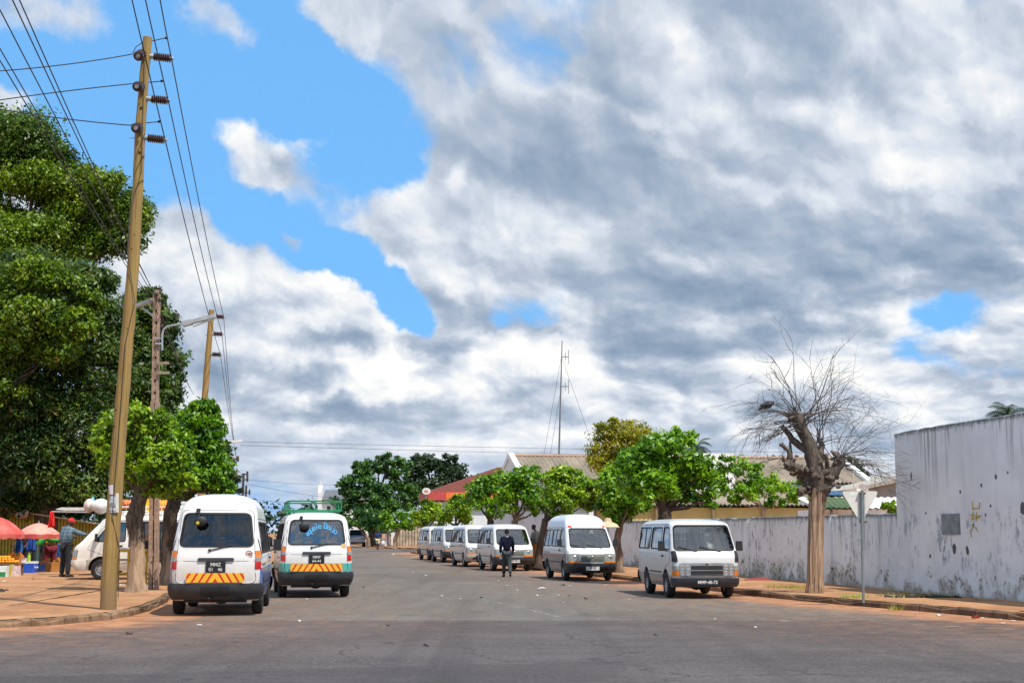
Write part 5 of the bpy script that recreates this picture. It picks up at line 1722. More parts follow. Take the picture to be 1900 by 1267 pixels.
# ------------------------------------------------------------------ the bare tree
def bare_tree():
    Y = 34.6; rr = random.Random(91); k = Y / F
    b = at(1512, 1097, Y); b.z = KERB
    root = thing('bare_tree', 'leafless pollarded tree with ribbed pale trunk and wild twigs on the right pavement', 'tree', b)
    W = lambda px, py, dy=0: at(px, py, Y + dy) - b
    mb = MB(); hd = MB()
    # fluted trunk
    pts = [W(1511, 1104), W(1512, 1070), W(1512, 1020), W(1514, 970), W(1516, 930), W(1520, 905)]
    pts[0].z = -.06
    n = 40; rad = [.215, .180, .170, .175, .19, .22]
    cen, rd = [], []
    for i in range(len(pts) - 1):
        for j in range(4):
            cen.append(pts[i].lerp(pts[i + 1], j / 4)); rd.append(rad[i] + (rad[i + 1] - rad[i]) * j / 4)
    cen.append(pts[-1]); rd.append(rad[-1])
    vs, fs = [], []
    for i, (c, r_) in enumerate(zip(cen, rd)):
        for a in range(n):
            th = 2 * math.pi * a / n + i * .03
            q = r_ * (1 + .13 * math.cos(th * 8 + .5 * math.sin(i * .35)) + .06 * math.cos(th * 3 + 1) + rr.uniform(-.02, .02))
            vs.append((c.x + math.cos(th) * q, c.y + math.sin(th) * q, c.z))
    for i in range(len(cen) - 1):
        for a in range(n):
            a2 = (a + 1) % n
            fs.append((i * n + a, i * n + a2, (i + 1) * n + a2, (i + 1) * n + a))
    mb.add(vs, fs)
    mb.build('trunk', B_rib, root, angle=80)
    limbs = [([(1520, 912), (1512, 870), (1505, 830), (1490, 800), (1478, 772)], [.24, .21, .17, .15, .17], 0),
             ([(1498, 880), (1478, 868), (1462, 862)], [.13, .11, .13], -.3),
             ([(1512, 850), (1495, 835), (1470, 815), (1452, 792)], [.10, .09, .08, .05], .3),
             ([(1465, 860), (1462, 835), (1450, 825)], [.06, .05, .05], -.2),
             ([(1472, 858), (1468, 840), (1466, 822)], [.04, .035, .03], .2),
             ([(1525, 905), (1540, 885), (1552, 868), (1560, 852)], [.20, .16, .14, .13], 0),
             ([(1520, 880), (1522, 850), (1526, 825), (1520, 815)], [.11, .09, .07, .06], .4),
             ([(1530, 895), (1535, 870), (1533, 845)], [.08, .06, .05], -.4)]
    heads = []
    for P_, r_, dy in limbs:
        p = [W(x, y, dy * i / len(P_)) for i, (x, y) in enumerate(P_)]
        q = []
        for a, c in zip(p, p[1:]): q += wig(a, c, 3, .06, rr)[:-1]
        q.append(p[-1])
        rd = [np.interp(i / (len(q) - 1), np.linspace(0, 1, len(r_)), r_) for i in range(len(q))]
        hd.tube(q, rd, 10, rough=.14)
        e = p[-1]
        for _ in range(16):
            o = Vector((rr.gauss(0, 1), rr.gauss(0, 1), rr.gauss(0, 1))) * r_[-1] * .6
            k_ = r_[-1] * rr.uniform(.2, .55)
            q_ = e + o; hd.tube([q_ - o * .8, q_, q_ + o.normalized() * k_ * rr.uniform(.6, 2.2)], [k_, k_ * .8, k_ * .35], 6, rough=.25)
    for c in [(1500, 905, .16), (1515, 890, .2), (1530, 908, .18), (1545, 890, .14), (1505, 870, .15), (1500, 918, .10), (1482, 868, .12)]:
        for _ in range(9):
            q_ = W(c[0] + rr.gauss(0, 7), c[1] + rr.gauss(0, 9), rr.uniform(-.22, .15)); k_ = c[2] * rr.uniform(.25, .6)
            o = Vector((rr.gauss(0, 1), rr.gauss(0, 1), rr.gauss(.4, 1))).normalized()
            hd.tube([q_ - o * k_ * 1.6, q_, q_ + o * k_ * rr.uniform(.8, 1.8)], [k_ * .8, k_, k_ * .4], 7, rough=.25)
    hd.build('limb', B_dead, root, angle=70)
    tw = MB()

    def twig(p, v, L, r0, depth, curl):
        n_ = 7; pts_ = [p]; q = p.copy(); v = v.normalized()
        for i in range(n_):
            v = (v + Vector((rr.gauss(0, .10), rr.gauss(0, .10), rr.gauss(0, .08))) + curl * (.9 / n_)).normalized()
            q = q + v * (L / n_); pts_.append(q.copy())
            if depth < 2 and i >= 2 and rr.random() < (.62 if depth == 0 else .30):
                s_ = Vector((rr.gauss(0, 1), rr.gauss(0, 1), rr.gauss(0, .8))).normalized()
                twig(q.copy(), v * .8 + s_ * .75, L * rr.uniform(.28, .55), r0 * .55, depth + 1, curl * .5)
        tw.tube(pts_, [r0 * (1 - .75 * i / n_) for i in range(n_ + 1)], 4, cap=False)
    # springing fans of twigs from each pollard head
    fans = [((1485, 790), 20, (-115, -38), (.6, 1.28)), ((1480, 775), 24, (-90, 20), (.8, 1.5)), ((1484, 785), 26, (8, 62), (.9, 1.95)), ((1524, 820), 16, (-20, 60), (.8, 1.7)),
            ((1552, 860), 26, (-15, 78), (.9, 1.9)), ((1556, 856), 18, (50, 108), (.7, 1.7)), ((1462, 860), 8, (-120, -60), (.3, .8)), ((1455, 795), 10, (-130, -50), (.5, 1.0)), ((1520, 890), 10, (-40, 60), (.3, .9)), ((1475, 772), 14, (-60, -20), (.8, 1.35))]
    for (px, py), n_, (a0, a1), (l0, l1) in fans:
        for _ in range(n_):
            a = R(rr.uniform(a0, a1)); el_ = rr.uniform(-.7, .7)
            v = Vector((math.sin(a) * math.cos(el_), math.sin(el_), math.cos(a) * math.cos(el_)))
            p = W(px + rr.uniform(-10, 10), py + rr.uniform(-12, 12), rr.uniform(-.15, .15))
            side = 1 if math.sin(a) > 0 else -1
            twig(p, v, rr.uniform(l0, l1) * 1.08, rr.uniform(.006, .010) if rr.random() < .88 else rr.uniform(.012, .018), 0, Vector((side * rr.uniform(.3, .9), rr.uniform(-.3, .3), rr.uniform(-1.3, -.3) if abs(math.sin(a)) > .35 else rr.uniform(-.4, .2))))
    for px in (1497, 1512, 1520, 1476, 1530):
        twig(W(px, 790), Vector((rr.uniform(-.15, .25), 0, 1)), rr.uniform(1.5, 2.1), .012, 0, Vector((.1, 0, .2)))
    twig(W(1570, 870), Vector((1, -.2, -.1)), 1.9, .013, 0, Vector((.2, 0, -.55)))
    tw.build('crown', B_twig, root, angle=80)
    # black plastic bag blown into the twigs
    q = W(1423, 752) + b
    bag = MB()
    bag.ell((0, 0, 0), (.165, .10, .085), 14, 9)
    bag.v = [(x * (1 + .15 * math.sin(7 * z * 10)), y, z + .35 * x * (1 if x > 0 else .45) + rr.uniform(-.012, .012)) for x, y, z in bag.v]
    bag.tube([(-.12, 0, -.05), (-.18, 0, -.09), (-.21, .01, -.12)], [.05, .03, .008], 6)
    bag.tube([(.13, 0, .03), (.17, 0, .06), (.16, 0, .0)], [.04, .03, .01], 6)
    tag(bag.build('plastic_bag', mat('black_plastic_film', (.012, .013, .018), .3), None, q), 'black plastic bag snagged in the twigs of the bare tree', 'plastic bag')


bare_tree()
# ------------------------------------------------------------------ poles and lines
def wood_mat(name, c1, c2):
    m, t, b = new_mat(name)
    tcx = t.n('ShaderNodeTexCoord').outputs['Object']
    n = t.noise(t.mapv(tcx, sc=(26, 26, .7)), 1.0, 6, .65)
    n2 = t.noise(t.mapv(tcx, sc=(1.6, 1.6, .5)), 1.0, 4, .6)
    c = t.mixc(t.mr(n.outputs[0], .3, .7), c1, c2)
    c = t.mixc(t.math('MULTIPLY', t.mr(n2.outputs[0], .45, .7), .45), c, (.40, .20, .07))
    ck = t.noise(t.mapv(tcx, sc=(60, 60, .35)), 1.0, 3, .5)
    c = t.mixc(t.math('MULTIPLY', t.mr(ck.outputs[0], .64, .70), .6), c, (.07, .045, .02))
    z = t.n('ShaderNodeSeparateXYZ', i0=tcx).outputs[2]
    c = t.mixc(t.math('MULTIPLY', t.mr(z, 1.3, .1), t.mr(n2.outputs[0], .3, .6, .3, .7)), c, (.20, .14, .075))
    t.set(b.inputs['Base Color'], c); b.inputs['Roughness'].default_value = .8
    t.set(b.inputs['Normal'], t.n('ShaderNodeBump', Strength=.6, Distance=.02, Height=n.outputs[0]))
    return m


M_pole = wood_mat('treated_pole_wood', (.235, .145, .042), (.40, .27, .085))
M_ins = mat('brown_porcelain', (.055, .028, .026), .22, coat=.5)
M_galv = mat('galvanised_steel', (.50, .52, .53), .45, .7)
M_wire = mat('weathered_conductor', (.035, .036, .04), .6)
M_conc = mat('pole_concrete', (.36, .24, .17), .9, var=.25, vs=9, bump=.01)
M_lampg = mat('lamp_housing_grey', (.42, .44, .45), .45, .2)


def insulator(a, b, parent, discs=8, r=.085):
    a, b = Vector(a), Vector(b); d = (b - a)
    mb = MB(); p, rr = [], []
    for i in range(discs):
        for (o, q) in ((.0, .55), (.25, 1.0), (.55, 1.0), (.8, .55)):
            t = .15 + .85 * (i + o) / discs
            p.append(a + d * t); rr.append(r * q)
    mb.tube(p, rr, 14)
    ins = mb.build('insulator', M_ins, parent)
    mb = MB(); mb.tube([a - d * .12, a + d * .16], r * .62, 10); mb.tube([b - d * .02, b + d * .10], r * .4, 8)
    mb.build('insulator_fitting', M_galv, ins)
    return ins


Y1 = 27.15
pb = at(201, 1127, Y1); pb.z = KERB
pole = thing('utility_pole', 'tall leaning yellow brown wooden pole with six insulators at the left corner', 'utility pole', pb)
W1 = lambda px, py, dy=0: at(px, py, Y1 + dy) - pb
mb = MB()
spec = [(200, 1135, .150), (203, 1060, .148), (209, 980, .143), (215, 900, .138), (222, 800, .132), (230, 700, .126), (240, 580, .118), (248, 480, .113), (255, 360, .106), (260, 250, .099), (267, 150, .092), (274, 70, .088)]
pp, pr = [], []
for (a, b) in zip(spec, spec[1:]):
    for j in range(5):
        t = j / 5
        pp.append(W1(a[0] + (b[0] - a[0]) * t, a[1] + (b[1] - a[1]) * t) + Vector((random.uniform(-.006, .006), random.uniform(-.006, .006), 0))); pr.append((a[2] + (b[2] - a[2]) * t) * random.uniform(.985, 1.02))
pp.append(W1(274, 70)); pr.append(.088)
mb.tube(pp, pr, 20)
mb.build('pole_shaft', M_pole, pole, angle=60)
mb = MB()
for (x, y) in ((259, 283), (249, 436), (245, 462), (262, 200), (212, 790), (216, 760), (236, 610)):
    c = W1(x, y, -.10); mb.ell(c, (.028, .02, .035), 8, 5)
mb.build('knot', mat('dark_knot', (.07, .04, .02), .9), pole)
for (xa, ya, xb, yb) in ((280, 105, 318, 109), (276, 184, 312, 187), (269, 256, 306, 260)):
    insulator(W1(xa, ya), W1(xb, yb, .0), pole)
for (x, y, x2, y2) in ((264, 100, 250, 102), (262, 161, 248, 158), (258, 237, 246, 235)):
    insulator(W1(x, y, -.07), W1(x2 + 6, y2 + 3, -.42), pole, 4, .10)
mb = MB(); mb.tube([W1(238, 256, -.05), W1(262, 256, -.05)], .012, 6); mb.build('step_bolt', M_galv, pole)
for (pa) in ([(246, 100, -.4), (252, 88, -.2), (266, 78, .05), (285, 76, .2), (308, 71, .2)], [(244, 156, -.4), (262, 152, -.12), (280, 153, .2), (300, 151, .2)], [(243, 232, -.4), (258, 228, -.12), (276, 228, .2), (295, 226, .2)]):
    mb = MB(); mb.tube([W1(*q) for q in pa], .010, 5); mb.ell(W1(*pa[-1]), (.03, .03, .03), 8, 5); mb.build('jumper_wire', M_wire, pole)
mb = MB(); mb.tube([W1(*q) for q in [(268, 118, -.12), (262, 320, -.11), (240, 395, -.14), (236, 470, -.14), (250, 560, -.13), (232, 640, -.14), (224, 760, -.15), (208, 960, -.16), (222, 1020, -.05), (219, 1110, .0)]], .007, 4); mb.build('earth_wire', M_wire, pole)
# paper notices pasted round the shaft
def notice(x0, x1, y0, y1, m, nm, rad_):
    mb = MB(); n = 6; vs = []
    for j, y in enumerate((y0, y1)):
        c = W1((203 + 232) / 2 - 1 + (915 - y) * .03, y)
        for i in range(n + 1):
            px = x0 + (x1 - x0) * i / n
            q = W1(px, y); dx = max(-.98, min(.98, (q.x - c.x) / rad_))
            vs.append((c.x + dx * rad_, c.y - math.sqrt(1 - dx * dx) * rad_, q.z + random.uniform(-.004, .004)))
    mb.add(vs, [(i, i + 1, n + 2 + i, n + 1 + i) for i in range(n)])
    mb.build(nm, m, pole)
m_n, t_n, b_n = new_mat('printed_notice_grey')
tcx = t_n.n('ShaderNodeTexCoord').outputs['Object']
nn = t_n.noise(t_n.mapv(tcx, sc=(9, 9, 14)), 1.0, 4, .7)
t_n.set(b_n.inputs['Base Color'], t_n.mixc(t_n.mr(nn.outputs[0], .45, .58), (.60, .62, .66), (.22, .24, .28))); b_n.inputs['Roughness'].default_value = .8
notice(200, 214, 900, 917, mat('white_notice_paper', (.80, .80, .84), .8, var=.05), 'notice', .157)
notice(201, 219, 919, 951, m_n, 'notice', .158)
notice(219, 224, 915, 950, mat('torn_paper', (.62, .60, .52), .8), 'notice', .159)


def wire(name, label, pts, r=.011, group='power lines along the street', sag=0.0, n=14):
    """conductor through world points; each span sags a little"""
    q = []
    for a, b in zip(pts, pts[1:]):
        L = (b - a).length
        for i in range(n):
            t = i / n
            q.append(a.lerp(b, t) - Vector((0, 0, sag * L * 4 * t * (1 - t))))
    q.append(pts[-1])
    c = q[0].copy()
    mb = MB(); mb.tube([p - c for p in q], r, 5)
    return tag(mb.build(name, M_wire, None, c), label, 'power line', group)


# second wooden pole
Y2 = 58.0
pb2 = at(384, 1040, Y2); pb2.z = KERB
pole2 = thing('utility_pole', 'second wooden pole with three dark insulators, rising from the kerb trees', 'utility pole', pb2)
W2 = lambda px, py, dy=0: at(px, py, Y2 + dy) - pb2
mb = MB(); mb.tube([W2(370, 1046), W2(379, 750), W2(386, 660), W2(393, 575)], [.17, .13, .12, .11], 14); mb.build('pole_shaft', M_pole, pole2)
for (xa, ya, xb) in ((397, 587, 416), (394, 619, 413), (391, 657, 410)): insulator(W2(xa, ya), W2(xb, ya + 1), pole2, 6, .10)
mb = MB()
for (y, x) in ((588, 383), (621, 381), (656, 379)): mb.tube([W2(x, y), W2(x + 12, y)], .02, 6)
mb.build('step_bolt', M_galv, pole2)
for i, (p0, p1, p2, p3, nm) in enumerate((((297, 0), (319, 113), (415, 588), (437, 845), 'outermost'), ((270, 0), (313, 190), (412, 620), (438, 848), 'middle'), ((245, 0), (307, 262), (409, 658), (440, 850), 'innermost'))):
    a = at(p1[0], p1[1], Y1); b = at(p0[0], p0[1], 24.2); far = at(p3[0], p3[1], 118.0)
    wire('power_line', {'outermost': 'outermost of the three street conductors, held by the uppermost insulators', 'middle': 'middle street conductor of three, held by the second insulators', 'innermost': 'innermost of the three street conductors, held by the lowest insulators'}[nm],
         [b + (b - a) * 2.2, b, a, at(p2[0], p2[1], Y2), far], .012, sag=.006)
for (x, y, ye, d, lab) in ((245, 101, 132, 24.5, 'topmost wire running left from the leaning wooden pole'), (243, 156, 186, 25.5, 'second wire running left from the leaning wooden pole'), (243, 233, 203, 26.5, 'lowest wire running left from the leaning wooden pole')):
    a = at(x, y, Y1 - .4); b = at(0, ye, d)
    wire('power_line', lab, [b + (b - a) * 1.2, b, a], .011, sag=.012 if ye != 186 else -.006)

# concrete pole with its lamp
Y3 = 36.6
pb3 = at(285, 1089, Y3); pb3.z = KERB
cpole = thing('concrete_pole', 'slim concrete pole with a row of holes and a long arm lamp on top', 'lamp pole', pb3)
W3 = lambda px, py, dy=0: at(px, py, Y3 + dy) - pb3
mb = MB()
b0, b1, tp = W3(285, 1094), W3(288, 760), W3(291, 546)
for s_ in (-1, 1):
    mb.bar(b0 + Vector((s_ * .075, 0, 0)), W3(288, 745) + Vector((s_ * .058, 0, 0)), .095, .16)
    mb.bar(W3(288, 745) + Vector((s_ * .058, 0, 0)), tp + Vector((s_ * .058, 0, 0)), .055, .13)
for k in range(26):
    t = k / 25
    c = b0.lerp(tp, t); h = .12 if t < .55 else .22
    if (t < .55 and k % 3 == 0) or t >= .55: mb.box((c.x, c.y, c.z), (.10, .10, h))
mb.build('pole_shaft', M_conc, cpole, smooth=False)
for y in (674, 692):
    mb = MB(); mb.bar(W3(293, y, -.1), W3(313, y - .5, -.1), .07, .07); mb.build('spacer_arm', mat('grey_timber', (.30, .24, .17), .9), cpole, smooth=False)
for y, x in ((546, 290), (556, 297)):
    mb = MB(); mb.ell(W3(x, y, -.05), (.06, .05, .06), 8, 6); mb.build('pin_insulator', M_ins, cpole)
mb = MB(); mb.tube([W3(301, 650, -.1), W3(301, 622, -.1), W3(303, 612, -.1), W3(310, 606, -.1), W3(325, 603, -.1), W3(342, 600, -.1)], .028, 8)
mb.tube([W3(288, 638, -.1), W3(302, 638, -.1)], .03, 6); mb.tube([W3(288, 628, -.1), W3(302, 628, -.1)], .02, 6)
arm = mb.build('lamp_arm', M_galv, cpole)
mb = MB(); a, b = W3(340, 601, -.1), W3(400, 586, -.1); mb.bar(a, b, .16, .10); mb.bar(W3(340, 601.5, -.1) - Vector((.02, 0, .0)), W3(356, 597.5, -.1), .19, .13)
lh = mb.build('lamp_head', M_lampg, arm, smooth=False)
mb = MB(); mb.bar(a + Vector((.25, 0, -.065)), b + Vector((-.03, 0, -.065)), .11, .03); mb.build('lamp_diffuser', mat('clouded_diffuser', (.62, .64, .64), .3), lh, smooth=False)
mb = MB(); mb.tube([W3(288, 590, .05), W3(270, 575, .4), W3(262, 572, .5)], .025, 6); mb.bar(W3(284, 556, .1), W3(250, 569, .7), .14, .07); mb.build('second_lamp_head', M_lampg, cpole, smooth=False)
for i, (p0, yy, lab) in enumerate((((23, 0), 549, 'first'), ((36, 0), 552, 'second'), ((0, 19), 560, 'third'), ((0, 91), 575, 'fourth'), ((0, 113), 582, 'fifth'))):
    d0 = 16.2 if i < 2 else (16.8 if i == 2 else 18.5)
    a = at(289 + i, yy, Y3); b = at(p0[0], p0[1], d0)
    wire('power_line', '%s from the top of the five low wires reaching the concrete pole' % lab, [b + (b - a) * .6, b, a, at(352 + 2 * i, 720 + 3 * i, 72)], .009, 'low wires of the concrete pole', sag=.004)

# far poles, lamp and wires
for i, (px, py, d, arms, lab) in enumerate(((431, 850, 118, ((420, 441, 852),), 'far wooden pole with a raised crossarm end against the dark ragged tree'), (452, 878, 158, ((448, 459, 880), (450, 459, 890)), 'farther wooden pole with stubby crossarms over the high roofed bus'), (457, 900, 185, ((453, 463, 914),), 'farthest small pole just above the bus roof'))):
    b = Vector(((px - 950) / F * d, d, KERB)); tp = at(px, py, d)
    fp = thing('utility_pole', lab, 'utility pole', b)
    mb = MB(); mb.tube([Vector((0, 0, -.1)), tp - b], [.17, .13], 8); mb.build('pole_shaft', B_dark, fp)
    for (xa, xb, y) in arms:
        mb = MB(); mb.bar(at(xa, y, d) - b, at(xb, y - .5, d) - b, .14, .14); mb.tube([at(xb, y + 4, d) - b, at(xb, y - 6, d) - b], .12, 6); mb.build('crossarm', B_dark, fp, smooth=False)
b = Vector(((409 - 950) / F * 92, 92, KERB))
fl = thing('street_lamp', 'far street lamp whose pale flat head shows beside the kerb trees', 'street lamp', b)
mb = MB(); mb.tube([Vector((0, 0, -.1)), at(409, 850, 92) - b, at(411, 828, 92) - b, at(422, 821, 92) - b], [.09, .07, .05, .04], 8); mb.build('lamp_post', M_galv, fl)
mb = MB(); mb.bar(at(421, 821, 92) - b, at(449, 817, 92) - b, .26, .14); mb.build('lamp_head', M_white, fl, smooth=False)
for i, (a, b, lab, sg) in enumerate((((440, 819, 118), (1900, 842, 185), 'upper of two faint wires crossing the far sky', .002), ((445, 826, 118), (1900, 856, 185), 'lower of two faint wires crossing the far sky', .002),
                                     ((455, 889, 158), (640, 899, 205), 'wire from the farther pole to the white gabled building', .004), ((456, 897, 158), (640, 926, 205), 'slanting wire under the highest far wire above the green rack', .004),
                                     ((460, 925, 185), (640, 940, 225), 'upper low wire just over the green roof rack', .003), ((480, 938, 185), (640, 955, 225), 'lower low wire just over the green roof rack', .003), ((495, 957, 185), (640, 965, 225), 'lowest far wire between the two buses', .003))):
    wire('power_line', lab, [at(*a), at(*b)], .018 if i > 1 else .016, 'far wires across the street', sag=sg)

# ------------------------------------------------------------------ give way sign seen from behind
def giveway(name, label, px, py, Y, top, half, drop, tilt=0.0, group=None):
    b = at(px, py, Y); b.z = KERB
    s = thing(name, label, 'road sign', b, 0, group)
    W = lambda x, y, dy=0: at(x, y, Y + dy) - b
    return s, W


YS = 30.7
sg, WS = giveway('give_way_sign', 'pale back of an inverted triangular road sign on a grey post, right pavement', 1602, 1112, YS, 0, 0, 0)
mb = MB(); mb.tube([WS(1602, 1118), WS(1600, 1000), WS(1599.5, 910)], .030, 12); mb.tube([WS(1599.5, 910), WS(1599.5, 909)], .033, 12); mb.build('sign_post', mat('sign_post_grey', (.23, .27, .27), .5, .3), sg)
tri = rpoly([(0, -.34), (.405, .345), (-.405, .345)], .09, 5, 4)
c = WS(1596.5, 941, .055)
mb = MB(); mb.prism([(x + c.x, z + c.z) for x, z in tri], c.y, c.y + .012, 'y'); pl = mb.build('sign_plate', mat('sign_back_cream', (.74, .74, .67), .55, var=.08, vs=3), sg, smooth=False)
mb = MB(); mb.prism([(x * 1.03 + c.x, z * 1.03 + c.z) for x, z in tri], c.y + .013, c.y + .020, 'y'); mb.build('sign_rim', mat('sign_rim_red', (.30, .18, .15), .5), pl, smooth=False)
mb = MB()
for s_ in (-1, 1): mb.bar((c.x + .035 + s_ * .045, c.y - .012, c.z + .33), (c.x + .035 + s_ * .045, c.y - .012, c.z - .30), .022, .022)
mb.build('sign_channel', M_galv, sg, smooth=False)
mb = MB()
for z in (-.31, .30): mb.box((c.x + .035, c.y - .045, c.z + z), (.15, .05, .035)); 
mb.build('sign_clamp', mat('rusty_clamp', (.12, .10, .08), .7, .4), sg, smooth=False)
mb = MB(); mb.box((c.x - .16, c.y - .002, c.z + .28), (.10, .003, .05)); mb.build('sticker', M_white, pl, smooth=False)
b = at(722, 1018, 133); b.z = KERB
fs = thing('give_way_sign', 'far tilted white triangular sign among the clipped trees across the junction', 'road sign', b)
mb = MB(); mb.tube([Vector((0, 0, -.1)), at(722, 972, 133) - b], .05, 8); mb.build('sign_post', M_galv, fs)
q = [at(716, 973, 132.8) - b, at(726, 985, 132.8) - b, at(724.5, 972, 132.8) - b]
q = [at(715, 972, 132.8) - b, at(726.5, 979, 132.8) - b, at(725, 986, 132.8) - b]
mb = MB(); mb.prism([(p.x, p.z) for p in q], q[0].y, q[0].y + .02, 'y'); mb.build('sign_plate', M_white, fs, smooth=False)

# ------------------------------------------------------------------ buildings
def corrugated(name, c1, c2):
    m, t, b = new_mat(name)
    tcx = t.n('ShaderNodeTexCoord').outputs['Object']
    n = t.noise(t.mapv(tcx, sc=(.8, .25, .25)), 1.0, 6, .65)
    n2 = t.noise(t.mapv(tcx, sc=(6, .3, .3)), 1.0, 3, .6)
    c = t.mixc(t.mr(n.outputs[0], .32, .68), c1, c2)
    c = t.mixc(t.math('MULTIPLY', t.mr(n2.outputs[0], .5, .75), .5), c, tuple(x * .6 for x in c1))
    t.set(b.inputs['Base Color'], c); b.inputs['Roughness'].default_value = .85
    return m


def corr_sheet(mb, x0, x1, a, b, pitch=.28, amp=.045, mi=0):
    """corrugated sheet between two slope points a=(y,z) (top) and b=(y,z) (foot)"""
    n = int((x1 - x0) / pitch * 4)
    top, bot = [], []
    for i in range(n + 1):
        x = x0 + (x1 - x0) * i / n
        w = amp * math.sin(i * math.pi / 2)
        top.append((x, a[0], a[1] + w)); bot.append((x, b[0], b[1] + w))
    vs = top + bot
    mb.add(vs, [(i, n + 1 + i, n + 2 + i, i + 1) for i in range(n)], mi)
    mb.add([(x, y, z - .06) for x, y, z in vs], [(i, i + 1, n + 2 + i, n + 1 + i) for i in range(n)], mi)


A10 = R(10)
M_fib = corrugated('grey_fibre_cement', (.20, .165, .125), (.34, .28, .21))
M_ochre = mat('ochre_wall', (.58, .47, .19), .9, var=.1, vs=.8)
M_wwall = mat('white_rendered_wall', (.76, .77, .78), .9, var=.08, vs=.6)
M_dkglass = mat('dark_window', (.03, .04, .05), .15)
hb = at(945, 846, 92.0); ridge = hb.z; hb.z = 0
house = thing('long_house', 'long ochre building with grey corrugated roof and white gable behind the street trees', 'building', hb, A10)
LX = 22.6; EV = 4.78; D = 4.3
mb = MB()
prof = [(-D, 0), (-D, EV - .1), (0, ridge - .12), (D, EV - .1), (D, 0)]
mb.prism(prof, .0, .25, 'x'); mb.prism(prof, LX - .25, LX, 'x')
mb.box((LX / 2, -D + .12, 2.3), (LX - .5, .2, 4.6)); mb.box((LX / 2, D - .12, 2.3), (LX - .5, .2, 4.6))
mb.build('wall', M_wwall, house, smooth=False)
rf = MB(); corr_sheet(rf, .2, LX - .2, (-.05, ridge), (-D - .35, EV - .10)); corr_sheet(rf, .2, LX - .2, (D + .35, EV - .10), (.05, ridge))
rfo = rf.build('roof', M_fib, house, angle=70)
mb = MB()
for x in (-.08, LX - .26):
    for s_ in (-1, 1): mb.add([], [])
    mb.prism([(-D - .4, EV - .20), (-D - .4, EV + .12), (0, ridge + .22), (D + .4, EV + .12), (D + .4, EV - .20), (0, ridge - .12)], x, x + .36, 'x')
mb.build('verge', M_white, house, smooth=False)
mb = MB(); mb.tube([(.2, 0, ridge + .04), (LX - .2, 0, ridge + .04)], .11, 8); mb.build('ridge_cap', mat('terracotta_ridge', (.42, .27, .17), .9), rfo)
mb = MB(); mb.box((LX / 2, -D - .10, EV - .42), (LX - .6, .10, .34)); mb.build('fascia', M_white, house, smooth=False)
rf = MB(); corr_sheet(rf, -.1, LX + .5, (-D - .18, EV - .62), (-D - 4.6, 3.18)); rf.build('veranda_roof', M_fib, house, angle=70)
mb = MB(); mb.box((LX / 2 + .2, -D - 4.1, 1.5), (LX, .22, 3.0)); mb.build('front_wall', M_ochre, house, smooth=False)
for x in (1.8, 5.6, 9.0, 12.6, 15.0, 18.5):
    mb = MB(); mb.box((x, -D - 4.225, 1.55), (1.1, .03, 1.2)); wn = mb.build('window', M_white, house, smooth=False)
    mb = MB(); mb.box((x, -D - 4.245, 1.55), (.95, .02, 1.05)); mb.build('pane', M_dkglass, wn, smooth=False)
for x in (3.6, 7.3, 10.8, 13.9, 17.0, 20.4, 22.3):
    mb = MB(); mb.box((x, -D - 4.42, 1.55), (.14, .14, 3.1)); mb.build('veranda_post', mat('post_brown', (.22, .17, .10), .8) if x < 22 else M_galv, house, smooth=False)
mb = MB(); mb.box((12.2, -D - .25, 4.2), (2.7, .3, 4.5)); mb.build('white_parapet', M_white, house, smooth=False)
mb = MB(); mb.box((-.02, -1.5, 5.2), (.06, .4, .5)); mb.build('gable_vent', M_dkglass, house, smooth=False)

# annex, grey gable and what stands between the house and the tall wall
an = at(1522, 950, 60); an.z = 0
annex = thing('white_annex', 'small white outbuilding with a green ribbed porch roof behind the give way sign', 'building', an, R(4))
mb = MB(); mb.box((3.1, 1.8, 1.26), (6.2, 3.4, 2.5)); mb.build('wall', M_white, annex, smooth=False)
mb = MB(); corr_sheet(mb, -.1, 6.5, (3.7, 3.1), (.0, 2.56), .3, .03); mb.build('roof', M_white, annex)
mb = MB(); corr_sheet(mb, -.3, 1.6, (.1, 3.02), (-1.3, 2.55), .22, .03); mb.build('porch_roof', corrugated('green_sheeting', (.06, .10, .045), (.11, .16, .08)), annex)
mb = MB(); mb.box((.75, .2, 3.2), (1.5, .12, .18)); mb.build('blue_board', mat('faded_blue_board', (.10, .22, .42), .7), annex, smooth=False)
for x in (.12, 1.05): mb = MB(); mb.box((x, -1.2, 1.25), (.09, .09, 2.5)); mb.build('porch_post', mat('post_brown2', (.13, .10, .07), .8), annex, smooth=False)
gb = at(1588, 950, 86); gb.z = 0
gray = thing('grey_hall', 'grey concrete hall with a low pitched roof beside the edge of the tall wall', 'building', gb, R(10))
mb = MB(); mb.prism([(-.2, 0), (-.2, 3.9), (5.0, 5.0), (10.2, 3.9), (10.2, 0)], .0, 9, 'y'); mb.build('wall', mat('grey_concrete', (.34, .34, .32), .9, var=.15, vs=1.2), gray, smooth=False)
mb = MB()
mb.prism([(-.8, 3.85), (-.8, 4.05), (5.0, 5.25), (10.8, 4.05), (10.8, 3.85), (5.0, 5.02)], -.5, 9.4, 'y'); mb.build('roof', mat('weathered_roof_edge', (.40, .36, .31), .9, var=.2, vs=1), gray, smooth=False)
mb = MB(); mb.box((5, -.03, 3.2), (10.2, .06, .12)); mb.build('ledge', mat('dark_ledge', (.08, .08, .08), .9), gray, smooth=False)
dsh = at(1600, 909, 57.5)
dish = thing('satellite_dish', 'white round satellite dish rising behind the give way sign', 'satellite dish', dsh)
mb = MB(); mb.lathe([(.0, .06), (.12, .045), (.22, .0), (.245, -.03), (.23, -.02), (.12, .06), (.0, .075)], 24, (0, 0, 0), 'y'); mb.build('reflector', M_white, dish)
